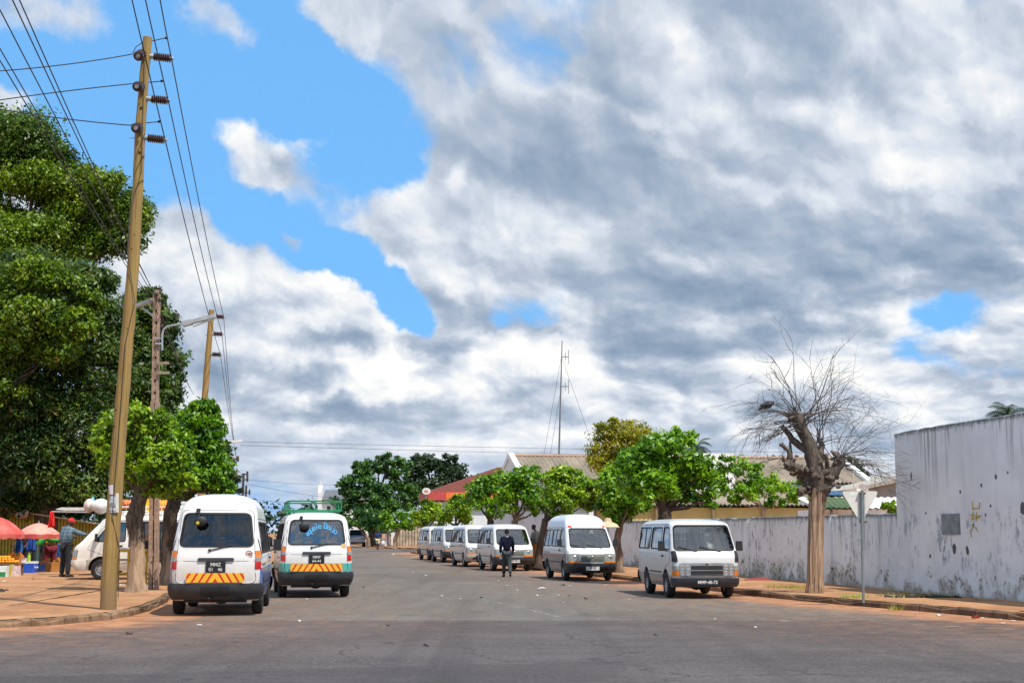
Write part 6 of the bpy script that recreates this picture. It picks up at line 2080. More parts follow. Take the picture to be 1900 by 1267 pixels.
mb = MB(); mb.tube([(.0, .05, -.0), (.02, -.22, .05)], .012, 6); mb.ell((.02, -.24, .055), (.035, .03, .04), 8, 6); mb.build('feed_arm', M_galv, dish)
mb = MB(); mb.tube([(0, .1, -.02), (0, .12, -dsh.z)], .03, 8); mb.build('mast', M_galv, dish)
mm = Vector(((1583 - 950) / F * 58, 58, 0))
ms = thing('thin_mast', 'thin pale pole standing left of the satellite dish', 'pole', mm)
mb = MB(); mb.tube([Vector((0, 0, 0)), at(1582, 845, 58) - mm], .022, 6); mb.build('shaft', mat('pale_pole', (.55, .53, .45), .7), ms)

# red roofed shop
sb = at(797, 950, 116); sb.z = 0
shop = thing('red_roofed_shop', 'low shop with dark red hipped roof and orange fascia past the parked vans', 'building', sb, A10)
mb = MB(); mb.box((7, 2.6, 2.0), (13.2, 4.6, 4.0)); mb.build('wall', M_wwall, shop, smooth=False)
M_rt = mat('red_tile', (.15, .038, .026), .85, var=.2, vs=8)
mb = MB(); e = 4.75; q = [(-.2, -.2, e), (14.2, -.2, e), (14.2, 5.4, e), (-.2, 5.4, e), (6.0, 2.6, 6.9), (8.2, 2.6, 6.9)]
nst = 14
for i in range(nst):
    def lv(t): return [tuple(Vector(q[k]).lerp(Vector(q[m]), t)) for k, m in ((0, 4), (1, 5), (2, 5), (3, 4))]
    a, b_ = lv(i / nst), lv((i + 1) / nst); b_ = [(x, y, z + .03) for x, y, z in b_]
    for k in range(4): mb.add([a[k], a[(k + 1) % 4], b_[(k + 1) % 4], b_[k]], [(0, 1, 2, 3)])
mb.build('roof', M_rt, shop, smooth=False)
mb = MB(); mb.box((7, -.22, 4.43), (14.4, .14, .66)); mb.box((-.22, 2.6, 4.43), (.14, 5.4, .66)); fc = mb.build('fascia', mat('red_fascia', (.52, .07, .06), .6), shop, smooth=False)
mb = MB(); mb.box((5.0, -.30, 4.43), (7.4, .02, .58)); mb.build('orange_panel', mat('orange_panel', (.80, .17, .03), .6, var=.3, vs=1.5), fc, smooth=False)
mb = MB(); mb.tube([(3.9, .1, 4.7), (3.9, .1, 5.7)], .03, 6); mb.tube([(3.75, .1, 5.65), (4.05, .1, 5.65)], .03, 6); mb.build('roof_aerial', M_white, shop)
os_ = at(791, 911, 115.2)
osn = thing('oval_shop_sign', 'small white oval sign with an orange emblem on the red fascia corner', 'sign', os_)
mb = MB(); mb.lathe([(0, -.05), (.33, -.05), (.34, 0), (.33, .05), (0, .05)], 28, (0, 0, 0), 'y'); mb.v = [(x, y, z * .78) for x, y, z in mb.v]; fcs = mb.build('sign_face', M_white, osn)
mb = MB(); mb.ell((0, -.055, -.02), (.19, .012, .09), 14, 6); mb.ell((-.07, -.055, .07), (.06, .012, .06), 10, 5); mb.ell((.08, -.055, .06), (.06, .012, .05), 10, 5); mb.build('emblem', mat('orange_emblem', (.72, .22, .05), .6), fcs)
mb = MB(); mb.tube([(0, .04, -.2), (0, .04, -1.0)], .03, 6); mb.build('bracket', M_galv, osn)

# white gabled building far down the street
cb = at(590, 960, 205); cb.z = 0
ch = thing('gabled_building', 'far white gabled building with a grey roof at the end of the street', 'building', cb)
mb = MB(); mb.box((.28, 3, 3.6), (.56, 7, 7.2)); mb.add([(0, -.5, 7.2), (.56, -.5, 7.2), (.56, .2, 8.2), (0, .2, 8.2)], [(0, 1, 2, 3)]); mb.box((4.5, 3.2, 3.1), (8, 6, 6.2)); mb.build('wall', M_wwall, ch, smooth=False)
mb = MB(); mb.prism([(-.4, 6.15), (3.2, 7.6), (6.8, 6.15)], .58, 9, 'x'); mb.build('roof', mat('slate_grey_roof', (.13, .14, .16), .8), ch, smooth=False)
mb = MB(); mb.tube([(.15, 1, 7.2), (.15, 1, 8.9)], [.22, .06], 6); mb.build('finial', M_wwall, ch)
mb = MB(); mb.box((1.5, .18, 4.6), (.5, .06, 1.2)); mb.build('window', M_dkglass, ch, smooth=False)

# radio mast over the long house
ab = Vector(((1037 - 950) / F * 97, 97, 0))
mast = thing('radio_mast', 'tall thin radio mast with two small aerials above the long roof', 'radio mast', ab)
WA = lambda px, py, dy=0: at(px, py, 97 + dy) - ab
mb = MB(); mb.tube([Vector((0, 0, 0)), WA(1037, 850), WA(1040, 740), WA(1043, 632)], [.075, .065, .05, .03], 8); mb.build('shaft', mat('mast_grey', (.16, .17, .18), .6), mast)
for y in (662, 717):
    mb = MB(); mb.tube([WA(1041, y), WA(1055, y)], .03, 6)
    for x, h in ((1049, 7), (1055, 13)): mb.tube([WA(x, y - h), WA(x, y + h)], .022, 6)
    mb.build('aerial', mat('mast_grey', (.16, .17, .18)), mast)
for (x, y, x2, y2, dy) in ((1042, 660, 1008, 850, 2), (1042, 662, 1110, 855, -2), (1041, 720, 1020, 850, 4)):
    mb = MB(); mb.tube([WA(x, y), WA(x2, y2, dy)], .010, 4); mb.build('guy_wire', M_wire, mast)

# far corner: ribbed metal fence, blue kiosk, oncoming pickup
fb_ = at(737, 1016, 146); fb_.z = KERB
fe = thing('metal_fence', 'tall ribbed beige metal fence on the far corner behind the parked vans', 'fence', fb_, R(3))
mb = MB(); n = 60; LXF = 9.0
for i in range(n):
    x0, x1 = LXF * i / n, LXF * (i + 1) / n
    d0, d1 = (.05 if i % 2 else -.05), (.05 if i % 2 else -.05)
    mb.add([(x0, d0, 0), (x1 - .03, d1, 0), (x1 - .03, d1, 2.15 + .06 * math.sin(i * 2.1)), (x0, d0, 2.15 + .06 * math.sin(i * 2.1))], [(0, 1, 2, 3)]); mb.add([(x1 - .03, d0, 0), (x1, -d0, 0), (x1, -d0, 2.12), (x1 - .03, d0, 2.12)], [(0, 1, 2, 3)])
mb.build('ribbed_sheet', mat('weathered_beige_sheet', (.42, .36, .27), .8, var=.35, vs=1.6), fe, smooth=False)
mb = MB()
for x in (0, 3, 6, 9): mb.box((x, .12, 1.1), (.12, .12, 2.2))
mb.build('fence_post', B_grey, fe, smooth=False)
kb_ = at(690, 1010, 150); kb_.z = KERB
kk = thing('blue_kiosk', 'small bright blue kiosk in the tree shade on the far block', 'kiosk', kb_)
mb = MB(); mb.box((.3, .6, 1.05), (1.3, 1.2, 2.1)); mb.build('wall', mat('kiosk_blue', (.02, .10, .42), .6), kk, smooth=False)
mb = MB(); mb.box((.3, .5, 2.16), (1.6, 1.7, .10)); mb.build('roof', M_white, kk, smooth=False)
mb = MB(); mb.box((.3, -.02, 1.35), (.8, .04, .6)); mb.build('hatch', M_dkglass, kk, smooth=False)
wf = at(716, 1014, 149); wf.z = KERB
w2 = MB(); w2.box((1.2, 0, .85), (2.6, .15, 1.7)); w2.box((1.2, 0, 1.73), (2.7, .2, .06)); tag(w2.build('boundary_wall', M_wwall, None, wf, smooth=False), 'short white wall segment between the far clipped trees', 'wall')

# silver pickup far down the road
car_b = Vector(((664 - 950) / F * 152, 152, 0))
car = thing('pickup_truck', 'silver pickup facing the camera far down the street', 'pickup', car_b, R(180 + 8))
cp = mat('silver_car_paint', (.50, .54, .60), .3, .5, var=.03)
mb = MB()
side = [(-2.4, .55), (2.25, .55), (2.45, .65), (2.45, .95), (2.2, 1.08), (1.15, 1.16), (-2.4, 1.16)]
mb.prism(side, -.88, .88, 'x'); mb.build('body', cp, car, smooth=False)
mb = MB(); vs = [(-.86, 1.15, 1.14), (.86, 1.15, 1.14), (.86, -1.0, 1.14), (-.86, -1.0, 1.14), (-.66, .55, 1.78), (.66, .55, 1.78), (.68, -.8, 1.78), (-.68, -.8, 1.78)]
mb.add(vs, [(0, 1, 5, 4), (1, 2, 6, 5), (2, 3, 7, 6), (3, 0, 4, 7), (4, 5, 6, 7)]); mb.build('cab', cp, car, smooth=False)
mb = MB(); mb.add([(-.74, 1.095, 1.22), (.74, 1.095, 1.22), (.62, .60, 1.73), (-.62, .60, 1.73)], [(0, 1, 2, 3)]); mb.build('windscreen', mat('dark_windscreen', (.02, .04, .06), .08), car, smooth=False)
for s_ in (-1, 1):
    mb = MB(); mb.box((s_ * .70, 2.46, .90), (.34, .06, .18)); mb.build('headlight', M_lens, car)
    mb = MB(); mb.box((s_ * 1.0, .95, 1.28), (.20, .10, .17)); mb.build('wing_mirror', cp, car)
mb = MB(); mb.box((0, 2.47, .90), (.95, .05, .16)); mb.build('grille', M_chrome, car, smooth=False)
mb = MB(); mb.box((0, 2.48, .62), (1.78, .14, .22)); mb.build('front_bumper', cp, car, smooth=False)
mb = MB(); mb.box((0, 2.30, .44), (1.5, .3, .2)); mb.build('skid_plate', M_blk, car, smooth=False)
for s_ in (1, -1):
    for y in (1.55, -1.5):
        w_ = thing('wheel', None, None, (s_ * .78, y, .37), 0 if s_ > 0 else math.pi, None, 1.18); w_.parent = car
        link('tyre', _wheel['tyre'], w_); link('rim', _wheel['rim'], w_)
# ------------------------------------------------------------------ people
def skin_geo(nodes, edges, root=0, sub=1):
    """nodes: [(co, r)]; one continuous surface grown over connected joints"""
    me = bpy.data.meshes.new('sk'); me.from_pydata([tuple(c) for c, _ in nodes], edges, [])
    o = link('sk', me)
    md = o.modifiers.new('s', 'SKIN'); md.use_smooth_shade = True
    if not me.skin_vertices: me.attributes.new('skin', 'FLOAT', 'POINT')
    sv = me.skin_vertices[0].data
    for i, (_, r_) in enumerate(nodes):
        sv[i].radius = r_ if hasattr(r_, '__len__') else (r_, r_); sv[i].use_root = (i == root)
    m2 = o.modifiers.new('b', 'SUBSURF'); m2.levels = sub; m2.render_levels = sub
    dg = bpy.context.evaluated_depsgraph_get(); dg.update()
    res = bpy.data.meshes.new_from_object(o.evaluated_get(dg))
    vs = [v.co.copy() for v in res.vertices]; fs = [tuple(p.vertices) for p in res.polygons]
    bpy.data.objects.remove(o); bpy.data.meshes.remove(res)
    return vs, fs


M_skin = mat('dark_brown_skin', (.075, .040, .025), .5, var=.08)
M_hair = mat('black_hair', (.010, .009, .008), .85)
M_shoe = mat('black_leather', (.015, .014, .014), .4)


def hand(mb, w, d, curl, side, pal):
    """palm and five fingers from the wrist w along d"""
    d = d.normalized(); x = d.cross(pal).normalized()
    p = w + d * .05
    mb.tube([w - d * .02, w + d * .02, w + d * .06, w + d * .095], [.026, .034, .038, .030], 8)
    for i, (o, L) in enumerate(((-.028, .062), (-.010, .074), (.010, .070), (.028, .056))):
        a = w + d * .085 + x * o
        q = [a]; v = d.copy()
        for s_ in range(3):
            v = (v + pal * curl * (.5 + .2 * s_)).normalized(); q.append(q[-1] + v * L * (.42, .33, .25)[s_])
        mb.tube(q, [.0095, .009, .008, .006], 6)
    a = w + d * .03 - x * .034 * side
    v = (d * .7 - x * .75 * side + pal * .25).normalized()
    mb.tube([a, a + v * .035, a + v * .062 + d * .012], [.012, .0105, .008], 6)


def head(mb, c, f, up=Vector((0, 0, 1)), s=1.0):
    """skull with face, nose, ears; f = facing"""
    f = f.normalized(); r_ = f.cross(up).normalized()
    b0 = len(mb.v)
    mb.ell((0, 0, 0), (.076, .096, .118), 18, 12)
    for i in range(b0, len(mb.v)):
        x, y, z = mb.v[i]
        if z < 0: x *= 1 + z * 1.6; y = y * (1 + z * 1.0) + (-z) * .10
        mb.v[i] = (x, y, z)
    mb.tube([(0, .090, .012), (0, .112, -.022), (0, .092, -.036)], [.010, .017, .012], 6)
    for s_ in (-1, 1):
        mb.ell((s_ * .076, -.005, -.008), (.012, .024, .034), 8, 6)
        mb.ell((s_ * .030, .083, .016), (.013, .008, .008), 8, 5)
    mb.ell((0, .095, -.058), (.024, .008, .008), 8, 5)
    for i in range(b0, len(mb.v)):
        x, y, z = Vector(mb.v[i]) * s
        mb.v[i] = tuple(c + r_ * x + f * y + up * z)


def person(label, loc, rz, J, clothes, group=None, hair=None, scale=1.0, hold=None, face=None, curl=.35):
    """J: joints in body space (facing +y). clothes: list of (name, material, [joint names chain lists], radius gain)"""
    root = thing('person', label, 'person', loc, rz, group, scale)
    rad = dict(pel=(.135, .105), bel=(.130, .098), che=(.150, .108), nb=(.070, .066), nk=(.052, .054), hd=(.050, .055), sl=.062, sr=.062, el=.042, er=.042, wl=.028, wr=.028,
               hl=.088, hr=.088, kl=.058, kr=.058, al=.038, ar=.038, tl=.034, tr=.034)
    E = [('pel', 'bel'), ('bel', 'che'), ('che', 'nb'), ('nb', 'nk'), ('nk', 'hd'), ('che', 'sl'), ('sl', 'el'), ('el', 'wl'), ('che', 'sr'), ('sr', 'er'), ('er', 'wr'),
         ('pel', 'hl'), ('hl', 'kl'), ('kl', 'al'), ('al', 'tl'), ('pel', 'hr'), ('hr', 'kr'), ('kr', 'ar'), ('ar', 'tr')]
    ks = list(J)
    vs, fs = skin_geo([(J[k], rad[k]) for k in ks], [(ks.index(a), ks.index(b)) for a, b in E], ks.index('pel'))
    mb = MB(); mb.add(vs, fs)
    up = (Vector(J['hd']) - Vector(J['nk'])).normalized()
    f = Vector(face) if face else Vector((0, 1, 0)); f = (f - up * f.dot(up)).normalized()
    hc = Vector(J['hd']) + up * .085 + f * .015
    head(mb, hc, f, up)
    for s_, w, e in ((1, 'wr', 'er'), (-1, 'wl', 'el')):
        d = Vector(J[w]) - Vector(J[e]); hand(mb, Vector(J[w]), d, curl, s_, Vector((-s_, .4, 0)).normalized())
    mb.build('body', M_skin, root, angle=80)
    for (nm, m, edges, gain, over) in clothes:
        nn = sorted({k for e in edges for k in e}, key=lambda k: ks.index(k))
        P_ = []
        for k in nn:
            r_ = rad[k]; g = over.get(k, gain)
            r_ = tuple(q + g for q in r_) if hasattr(r_, '__len__') else r_ + g
            P_.append((J[k], r_))
        vs, fs = skin_geo(P_, [(nn.index(a), nn.index(b)) for a, b in edges], nn.index('pel') if 'pel' in nn else 0)
        mb = MB(); mb.add(vs, fs); mb.build(nm, m, root, angle=80)
    for s_ in 'lr':
        a, t_ = Vector(J['a' + s_]), Vector(J['t' + s_]); d = (t_ - a); d.z = 0; d = d.normalized() if d.length > .01 else Vector((0, 1, 0))
        mb = MB(); fl = min(a.z, t_.z) - .045
        mb.tube([a - d * .07 + Vector((0, 0, fl - a.z + .05)), a + d * .02 + Vector((0, 0, fl - a.z + .055)), a + d * .12 + Vector((0, 0, fl - a.z + .045)), a + d * .20 + Vector((0, 0, fl - a.z + .035))], [.040, .052, .048, .026], 10)
        mb.build('shoe', M_shoe, root)
    if hair:
        kind, m = hair
        mb = MB()
        if kind == 'short':
            mb.ell((0, 0, 0), (.083, .100, .112), 16, 9); o = hc - f * .012 + up * .018
        elif kind == 'cap':
            mb.ell((0, 0, 0), (.090, .108, .105), 16, 9); o = hc + up * .035
            mb.tube([(0, .07, -.02), (0, .13, -.03), (0, .165, -.04)], [.07, .065, .03], 10)
        else:
            mb.ell((0, 0, 0), (.105, .125, .125), 16, 9); mb.ell((0, -.10, .04), (.07, .07, .065), 10, 6); o = hc + up * .035 - f * .02
        r_ = f.cross(up).normalized()
        if kind != 'wrap': mb.v = [(x, y, z if z > -.03 else -.03 - (-.03 - z) * .25 - (0 if y < .02 else -.04)) for x, y, z in mb.v]
        mb.v = [tuple(o + r_ * x + f * y + up * z) for x, y, z in mb.v]
        mb.build({'short': 'hair', 'cap': 'cap', 'wrap': 'headscarf'}[kind], m, root)
    return root


def joints(step=.0, lean=0.0, arm_l=(0, 0), arm_r=(0, 0), bend=0.0, h=1.0, spread=.02, knee=.06):
    """standing or walking figure about 1.75 m tall; arms (forward, outward) in radians; bend = torso pitch"""
    J = {}
    J['pel'] = Vector((0, 0, .94))
    def tp(z, y=0.0, x=0.0):
        v = Vector((x, y, z)); a = bend
        return J['pel'] + Vector((v.x, v.y * math.cos(a) + v.z * math.sin(a), v.z * math.cos(a) - v.y * math.sin(a)))
    J['bel'] = tp(.16); J['che'] = tp(.36, -.01); J['nb'] = tp(.50, -.015); J['nk'] = tp(.565, .0); J['hd'] = tp(.62, .015)
    for s_, n, (fw, out) in ((-1, 'l', arm_l), (1, 'r', arm_r)):
        J['s' + n] = tp(.455, -.01, s_ * .185)
        d = Vector((s_ * math.sin(out + .10), math.sin(fw), -math.cos(fw)))
        J['e' + n] = J['s' + n] + d.normalized() * .285
        d2 = Vector((s_ * math.sin(out * .5 + .02), math.sin(fw + .35), -math.cos(fw + .35)))
        J['w' + n] = J['e' + n] + d2.normalized() * .25
    for s_, n, st in ((-1, 'l', step), (1, 'r', -step)):
        J['h' + n] = J['pel'] + Vector((s_ * .095, 0, -.07))
        J['k' + n] = J['h' + n] + Vector((s_ * spread * .5, math.sin(st + knee) * .42, -math.cos(st + knee) * .42))
        b_ = st - knee * 1.2 - (.25 if st < -.1 else 0)
        J['a' + n] = J['k' + n] + Vector((s_ * spread * .3, math.sin(b_) * .40, -math.cos(b_) * .40))
        J['t' + n] = J['a' + n] + Vector((s_ * .02, .15, -.035 if st > -.1 else -.06))
    mz = min(J['al'].z, J['ar'].z, J['tl'].z + .03, J['tr'].z + .03) - .075
    for k in J: J[k] = J[k] - Vector((0, 0, mz))
    return J


TORSO = [('pel', 'bel'), ('bel', 'che'), ('che', 'nb')]
ARMS = [('che', 'sl'), ('sl', 'el'), ('el', 'wl'), ('che', 'sr'), ('sr', 'er'), ('er', 'wr')]
SLEEV = [('che', 'sl'), ('sl', 'el'), ('che', 'sr'), ('sr', 'er')]
LEGS = [('pel', 'hl'), ('hl', 'kl'), ('kl', 'al'), ('pel', 'hr'), ('hr', 'kr'), ('kr', 'ar')]


def plaid(name, base, line):
    m, t, b = new_mat(name)
    tcx = t.n('ShaderNodeTexCoord').outputs['Object']; s_ = t.n('ShaderNodeSeparateXYZ', i0=tcx)
    k = None
    for o, p in ((0, 34.0), (2, 30.0), (0, 17.0)):
        w = t.mr(t.math('SINE', t.math('MULTIPLY', s_.outputs[o], p * 2)), .1, .8)
        k = w if k is None else t.math('ADD', k, w)
    t.set(b.inputs['Base Color'], t.mixc(t.math('MULTIPLY', k, .4, clamp=True), base, line)); b.inputs['Roughness'].default_value = .9
    return m


def zebra(name, a, c, p=55.0):
    m, t, b = new_mat(name)
    tcx = t.n('ShaderNodeTexCoord').outputs['Object']
    n = t.noise(tcx, 9.0, 2, .5); s_ = t.n('ShaderNodeSeparateXYZ', i0=tcx)
    w = t.math('SINE', t.math('ADD', t.math('MULTIPLY', s_.outputs[0], p), t.math('MULTIPLY', n.outputs[0], 8)))
    t.set(b.inputs['Base Color'], t.mixc(t.mr(w, .0, .4), a, c)); b.inputs['Roughness'].default_value = .9
    return m


J = joints(step=.24, arm_l=(-.16, .06), arm_r=(.16, .06), spread=.0)
pm = G(941, 1066); 
M_suit = mat('navy_black_jacket', (.007, .009, .026), .9, var=.4, spec=.2)
pman = person('man seen from behind in a dark navy jacket and grey trousers, walking on the road', (pm.x, 50.6, 0.0), R(6), J,
       [('jacket', M_suit, TORSO + ARMS + [('pel', 'hl'), ('pel', 'hr')], .036, {'pel': .060, 'hl': .052, 'hr': .052, 'nb': .014, 'bel': .050, 'che': .042, 'wl': .020, 'wr': .020}), ('trousers', mat('dark_grey_trousers', (.045, .055, .06), .9), LEGS, .022, {'al': .035, 'ar': .035})], hair=('short', M_hair), scale=.955)
mb = MB(); c = Vector(J['nb']) + Vector((0, -.01, .005)); mb.lathe([(.060, .0), (.066, .012), (.064, .03), (.058, .03)], 14, c); mb.build('shirt_collar', M_white, pman)
h_ = pman.matrix_basis @ (Vector(J['wl']) + Vector((-.02, .02, -.11)))
mb = MB(); mb.bar((-.02, -.01, .10), (.05, .04, -.10), .10, .045); tag(mb.build('paper_roll', mat('cream_paper', (.78, .74, .62), .8), None, h_), 'small cream folded paper in the left hand of the man in the jacket', 'paper')

J = joints(step=.03, arm_l=(1.0, .2), arm_r=(1.15, .1), bend=.14, spread=.10)
person('man in blue plaid shirt and red cap at the nose of the cream minibus', (at(120, 1062, 46.3).x, 46.3, KERB), R(-35), J,
       [('shirt', plaid('blue_plaid_cloth', (.055, .11, .15), (.20, .28, .34)), TORSO + ARMS, .045, {'pel': .075, 'bel': .07, 'nb': .02, 'wl': .02, 'wr': .02}), ('trousers', mat('black_trousers', (.016, .018, .026), .9), LEGS, .028, {'al': .04, 'ar': .04})],
       hair=('cap', mat('red_cap', (.72, .02, .02), .8)), scale=1.06)
J = joints(step=.42, arm_l=(.9, .3), arm_r=(-.2, .2), bend=.30)
wt_ = at(318, 1070, 41.4)
wom = person('woman in an orange headscarf and white trousers stepping between kerb tree and bus', (wt_.x, 41.4, KERB), R(-70), J,
       [('blouse', zebra('red_brown_print', (.42, .03, .02), (.10, .03, .025)), TORSO + ARMS, .022, {'pel': .05, 'wl': .008, 'wr': .008}), ('trousers', mat('off_white_trousers', (.62, .56, .48), .9), LEGS, .035, {'al': .02, 'ar': .02})], hair=('wrap', mat('orange_scarf', (.85, .33, .02), .85)), scale=.98)
pk = at(313, 1001, 41.2); mb = MB(); mb.ell((0, 0, 0), (.14, .14, .135), 14, 9); mb.tube([(0, 0, -.13), (0.02, 0, -.16)], [.02, .01], 6)
tag(mb.build('pink_ball', mat('pink_rubber', (.75, .06, .16), .45), None, pk), 'pink round ball held before the woman in the orange headscarf', 'ball')
J = joints(step=.10, arm_l=(.25, .05), arm_r=(.1, .05), bend=.10)
pt = at(995, 1050, 60.2)
person('person in orange trousers leaning by the tree between two parked vans', (pt.x, 60.2, KERB), R(60), J,
       [('shirt', mat('grey_shirt', (.25, .26, .25), .9), TORSO + SLEEV, .03, {}), ('trousers', mat('orange_cloth', (.42, .17, .05), .9), LEGS, .03, {'al': .04, 'ar': .04})], hair=('short', M_hair), scale=.97)
J = joints(step=.22, arm_l=(-.2, .2), arm_r=(.2, .2))
pf = G(697, 1020)
person('far pedestrian in a dark blue shirt and pale yellow shorts by the blue kiosk', (pf.x, 127.0, 0), R(170), J,
       [('shirt', mat('dark_blue_shirt', (.02, .045, .12), .9), TORSO + SLEEV, .04, {}), ('shorts', mat('pale_yellow_cloth', (.65, .62, .36), .9), [('pel', 'hl'), ('hl', 'kl'), ('pel', 'hr'), ('hr', 'kr')], .04, {})], hair=('short', M_hair), scale=1.0)
bagp = Vector((pf.x + .45, 126.9, .55)); mb = MB(); mb.ell((0, 0, 0), (.20, .12, .24), 10, 7); mb.tube([(-.06, 0, .22), (-.03, 0, .34), (.05, 0, .34), (.06, 0, .22)], .012, 5)
tag(mb.build('shopping_bag', mat('pale_lilac_bag', (.60, .58, .66), .5), None, bagp), 'pale lilac carrier bag of the far pedestrian', 'bag')

# ------------------------------------------------------------------ market on the left
def gz(px, py, Y): return at(px, py, Y)


def parasol(label, px, py, Y, rim_py, rpx, m1, m2, seed):
    c = at(px, py, Y); rz_ = at(px, rim_py, Y).z; Rm = rpx * Y / F
    rt = thing('market_parasol', label, 'parasol', (c.x, Y, KERB), 0, 'parasols over the market stalls')
    rr = random.Random(seed); n = 8; H = c.z - KERB; h0 = rz_ - KERB
    vs, fs, mi = [], [], []
    seg, rg = 48, 6
    for i in range(rg + 1):
        t = i / rg
        for k in range(seg):
            a = 2 * math.pi * k / seg
            sc = 1 - .05 * (1 - abs(math.cos(a * n / 2))) * t
            r_ = Rm * t * sc
            z = h0 + (H - h0) * (1 - t ** 1.7) - .03 * t * (1 - abs(math.cos(a * n / 2)))
            vs.append((math.cos(a) * r_, math.sin(a) * r_, z))
    b = len(vs)
    for k in range(seg):
        a = 2 * math.pi * k / seg; sc = 1 - .05 * (1 - abs(math.cos(a * n / 2)))
        vs.append((math.cos(a) * Rm * sc, math.sin(a) * Rm * sc, h0 - .13 - .03 * abs(math.sin(a * n / 2 * 2)) - rr.uniform(0, .03)))
    mb = MB()
    mb.add(vs, [(i * seg + k, i * seg + (k + 1) % seg, (i + 1) * seg + (k + 1) % seg, (i + 1) * seg + k) for i in range(rg) for k in range(seg)])
    mb.build('canopy', m1, rt, angle=80)
    mb = MB(); mb.add(vs, [(rg * seg + k, rg * seg + (k + 1) % seg, b + (k + 1) % seg, b + k) for k in range(seg)]); mb.build('valance', m2, rt)
    mb = MB(); mb.tube([(0, 0, -.05), (0, 0, H + .08)], .022, 8); mb.build('pole', mat('bare_pole', (.35, .30, .24), .7), rt)
    mb = MB()
    for k in range(n): a = 2 * math.pi * k / n; mb.tube([(0, 0, H - .02), (math.cos(a) * Rm * .97, math.sin(a) * Rm * .97, h0 - .01)], .008, 4)
    mb.build('ribs', M_galv, rt)


def faded(name, a, c):
    m, t, b = new_mat(name)
    tcx = t.n('ShaderNodeTexCoord').outputs['Object']
    n = t.noise(tcx, 2.2, 5, .65)
    co = t.mixc(t.mr(n.outputs[0], .35, .65), a, c); t.set(b.inputs['Base Color'], co); b.inputs['Roughness'].default_value = .85
    return m


M_r1 = faded('faded_red_canvas', (.50, .06, .05), (.62, .16, .13)); M_r2 = faded('pink_faded_canvas', (.66, .22, .17), (.72, .36, .28))
parasol('large faded red market parasol cut by the left edge', -4, 959, 49.5, 990, 50, M_r1, M_r1, 1)
parasol('smaller salmon pink market parasol beside the red one', 72, 970, 51.5, 990, 40, M_r2, M_r1, 2)
# yellow ribbed stall behind
st = at(-60, 1000, 60.0); st.z = 0
stall = thing('yellow_stall', 'long yellow ribbed market stall with a low roof under the dark mango tree', 'stall', st, R(-4))
mb = MB(); n = 90
for i in range(n):
    x0, x1 = 6.2 * i / n, 6.2 * (i + 1) / n; d = .03 if i % 2 else -.03
    h = 2.75 - x0 * .155
    mb.add([(x0, d, .1), (x1, d, .1), (x1, d, h), (x0, d, h)], [(0, 1, 2, 3)]); mb.add([(x1, d, .1), (x1, -d, .1), (x1, -d, h), (x1, d, h)], [(0, 1, 2, 3)])
mb.build('ribbed_wall', mat('stall_yellow', (.33, .26, .03), .7, var=.2, vs=2), stall, smooth=False)
mb = MB(); mb.add([(-.5, -.35, 2.86), (6.4, -.35, 1.82), (6.4, 2.5, 1.66), (-.5, 2.5, 2.70), (-.5, -.35, 2.80), (6.4, -.35, 1.76), (6.4, 2.5, 1.60), (-.5, 2.5, 2.64)], [(0, 1, 2, 3), (7, 6, 5, 4), (0, 4, 5, 1), (1, 5, 6, 2), (2, 6, 7, 3), (3, 7, 4, 0)])
mb.build('roof', mat('tan_roof_sheet', (.40, .33, .20), .85), stall, smooth=False)
bp_ = at(40, 955, 59.3)
mb = MB(); mb.ell((0, 0, 0), (.28, .2, .16), 10, 7); mb.ell((.15, 0, .12), (.16, .12, .12), 8, 6); tag(mb.build('bundle', mat('brown_white_bundle', (.35, .26, .2), .9, var=.5, vs=5), None, bp_), 'brown and white bundle lying on the yellow stall roof', 'bundle')

# cool boxes, crates, fruit
def coolbox(label, px, pyb, Y, w, h, d, m, ml):
    b = Vector((at(px, pyb, Y).x, Y, KERB))
    t = thing('cool_box', label, 'cool box', b, R(-3), 'cool boxes at the stall')
    mb = MB(); mb.box((0, 0, h / 2), (w, d, h), 0, 0, 1.06); mb.build('tub', m, t, smooth=False)
    mb = MB(); mb.box((0, 0, h + .035), (w * 1.1, d * 1.1, .07)); mb.build('lid', ml, t, smooth=False)
    for s_ in (-1, 1): mb = MB(); mb.tube([(s_ * w * .53, -.12, h * .7), (s_ * w * .60, -.12, h * .55), (s_ * w * .60, .12, h * .55), (s_ * w * .53, .12, h * .7)], .015, 6); mb.build('handle', ml, t)


coolbox('bright blue cool box with a white lid on the sand', 53, 1057, 51.0, .48, .34, .4, mat('cool_blue', (.02, .11, .62), .45), M_white)
coolbox('small navy cool box beside the bright blue one', 78, 1053, 53.0, .32, .30, .34, mat('cool_navy', (.015, .04, .16), .5), mat('cool_navy_lid', (.02, .05, .2), .5))
M_card = mat('orange_brown_cardboard', (.44, .19, .045), .9, var=.2)
def carton(label, px, Y, w, h, d, m, rz=0, z=KERB, name='carton', cat='box', group=None, flap=True):
    b = Vector((at(px, 1050, Y).x, Y, z))
    mb = MB(); mb.box((0, 0, h / 2), (w, d, h))
    if flap:
        mb.bar((-w / 2, -d / 2, h), (-w / 2 - .05, -d / 2, h + .10), .012, d); mb.bar((w / 2, 0, h), (w / 2 + .07, 0, h + .06), .012, d)
    return tag(mb.build(name, m, None, b, rz, smooth=False), label, cat, group)


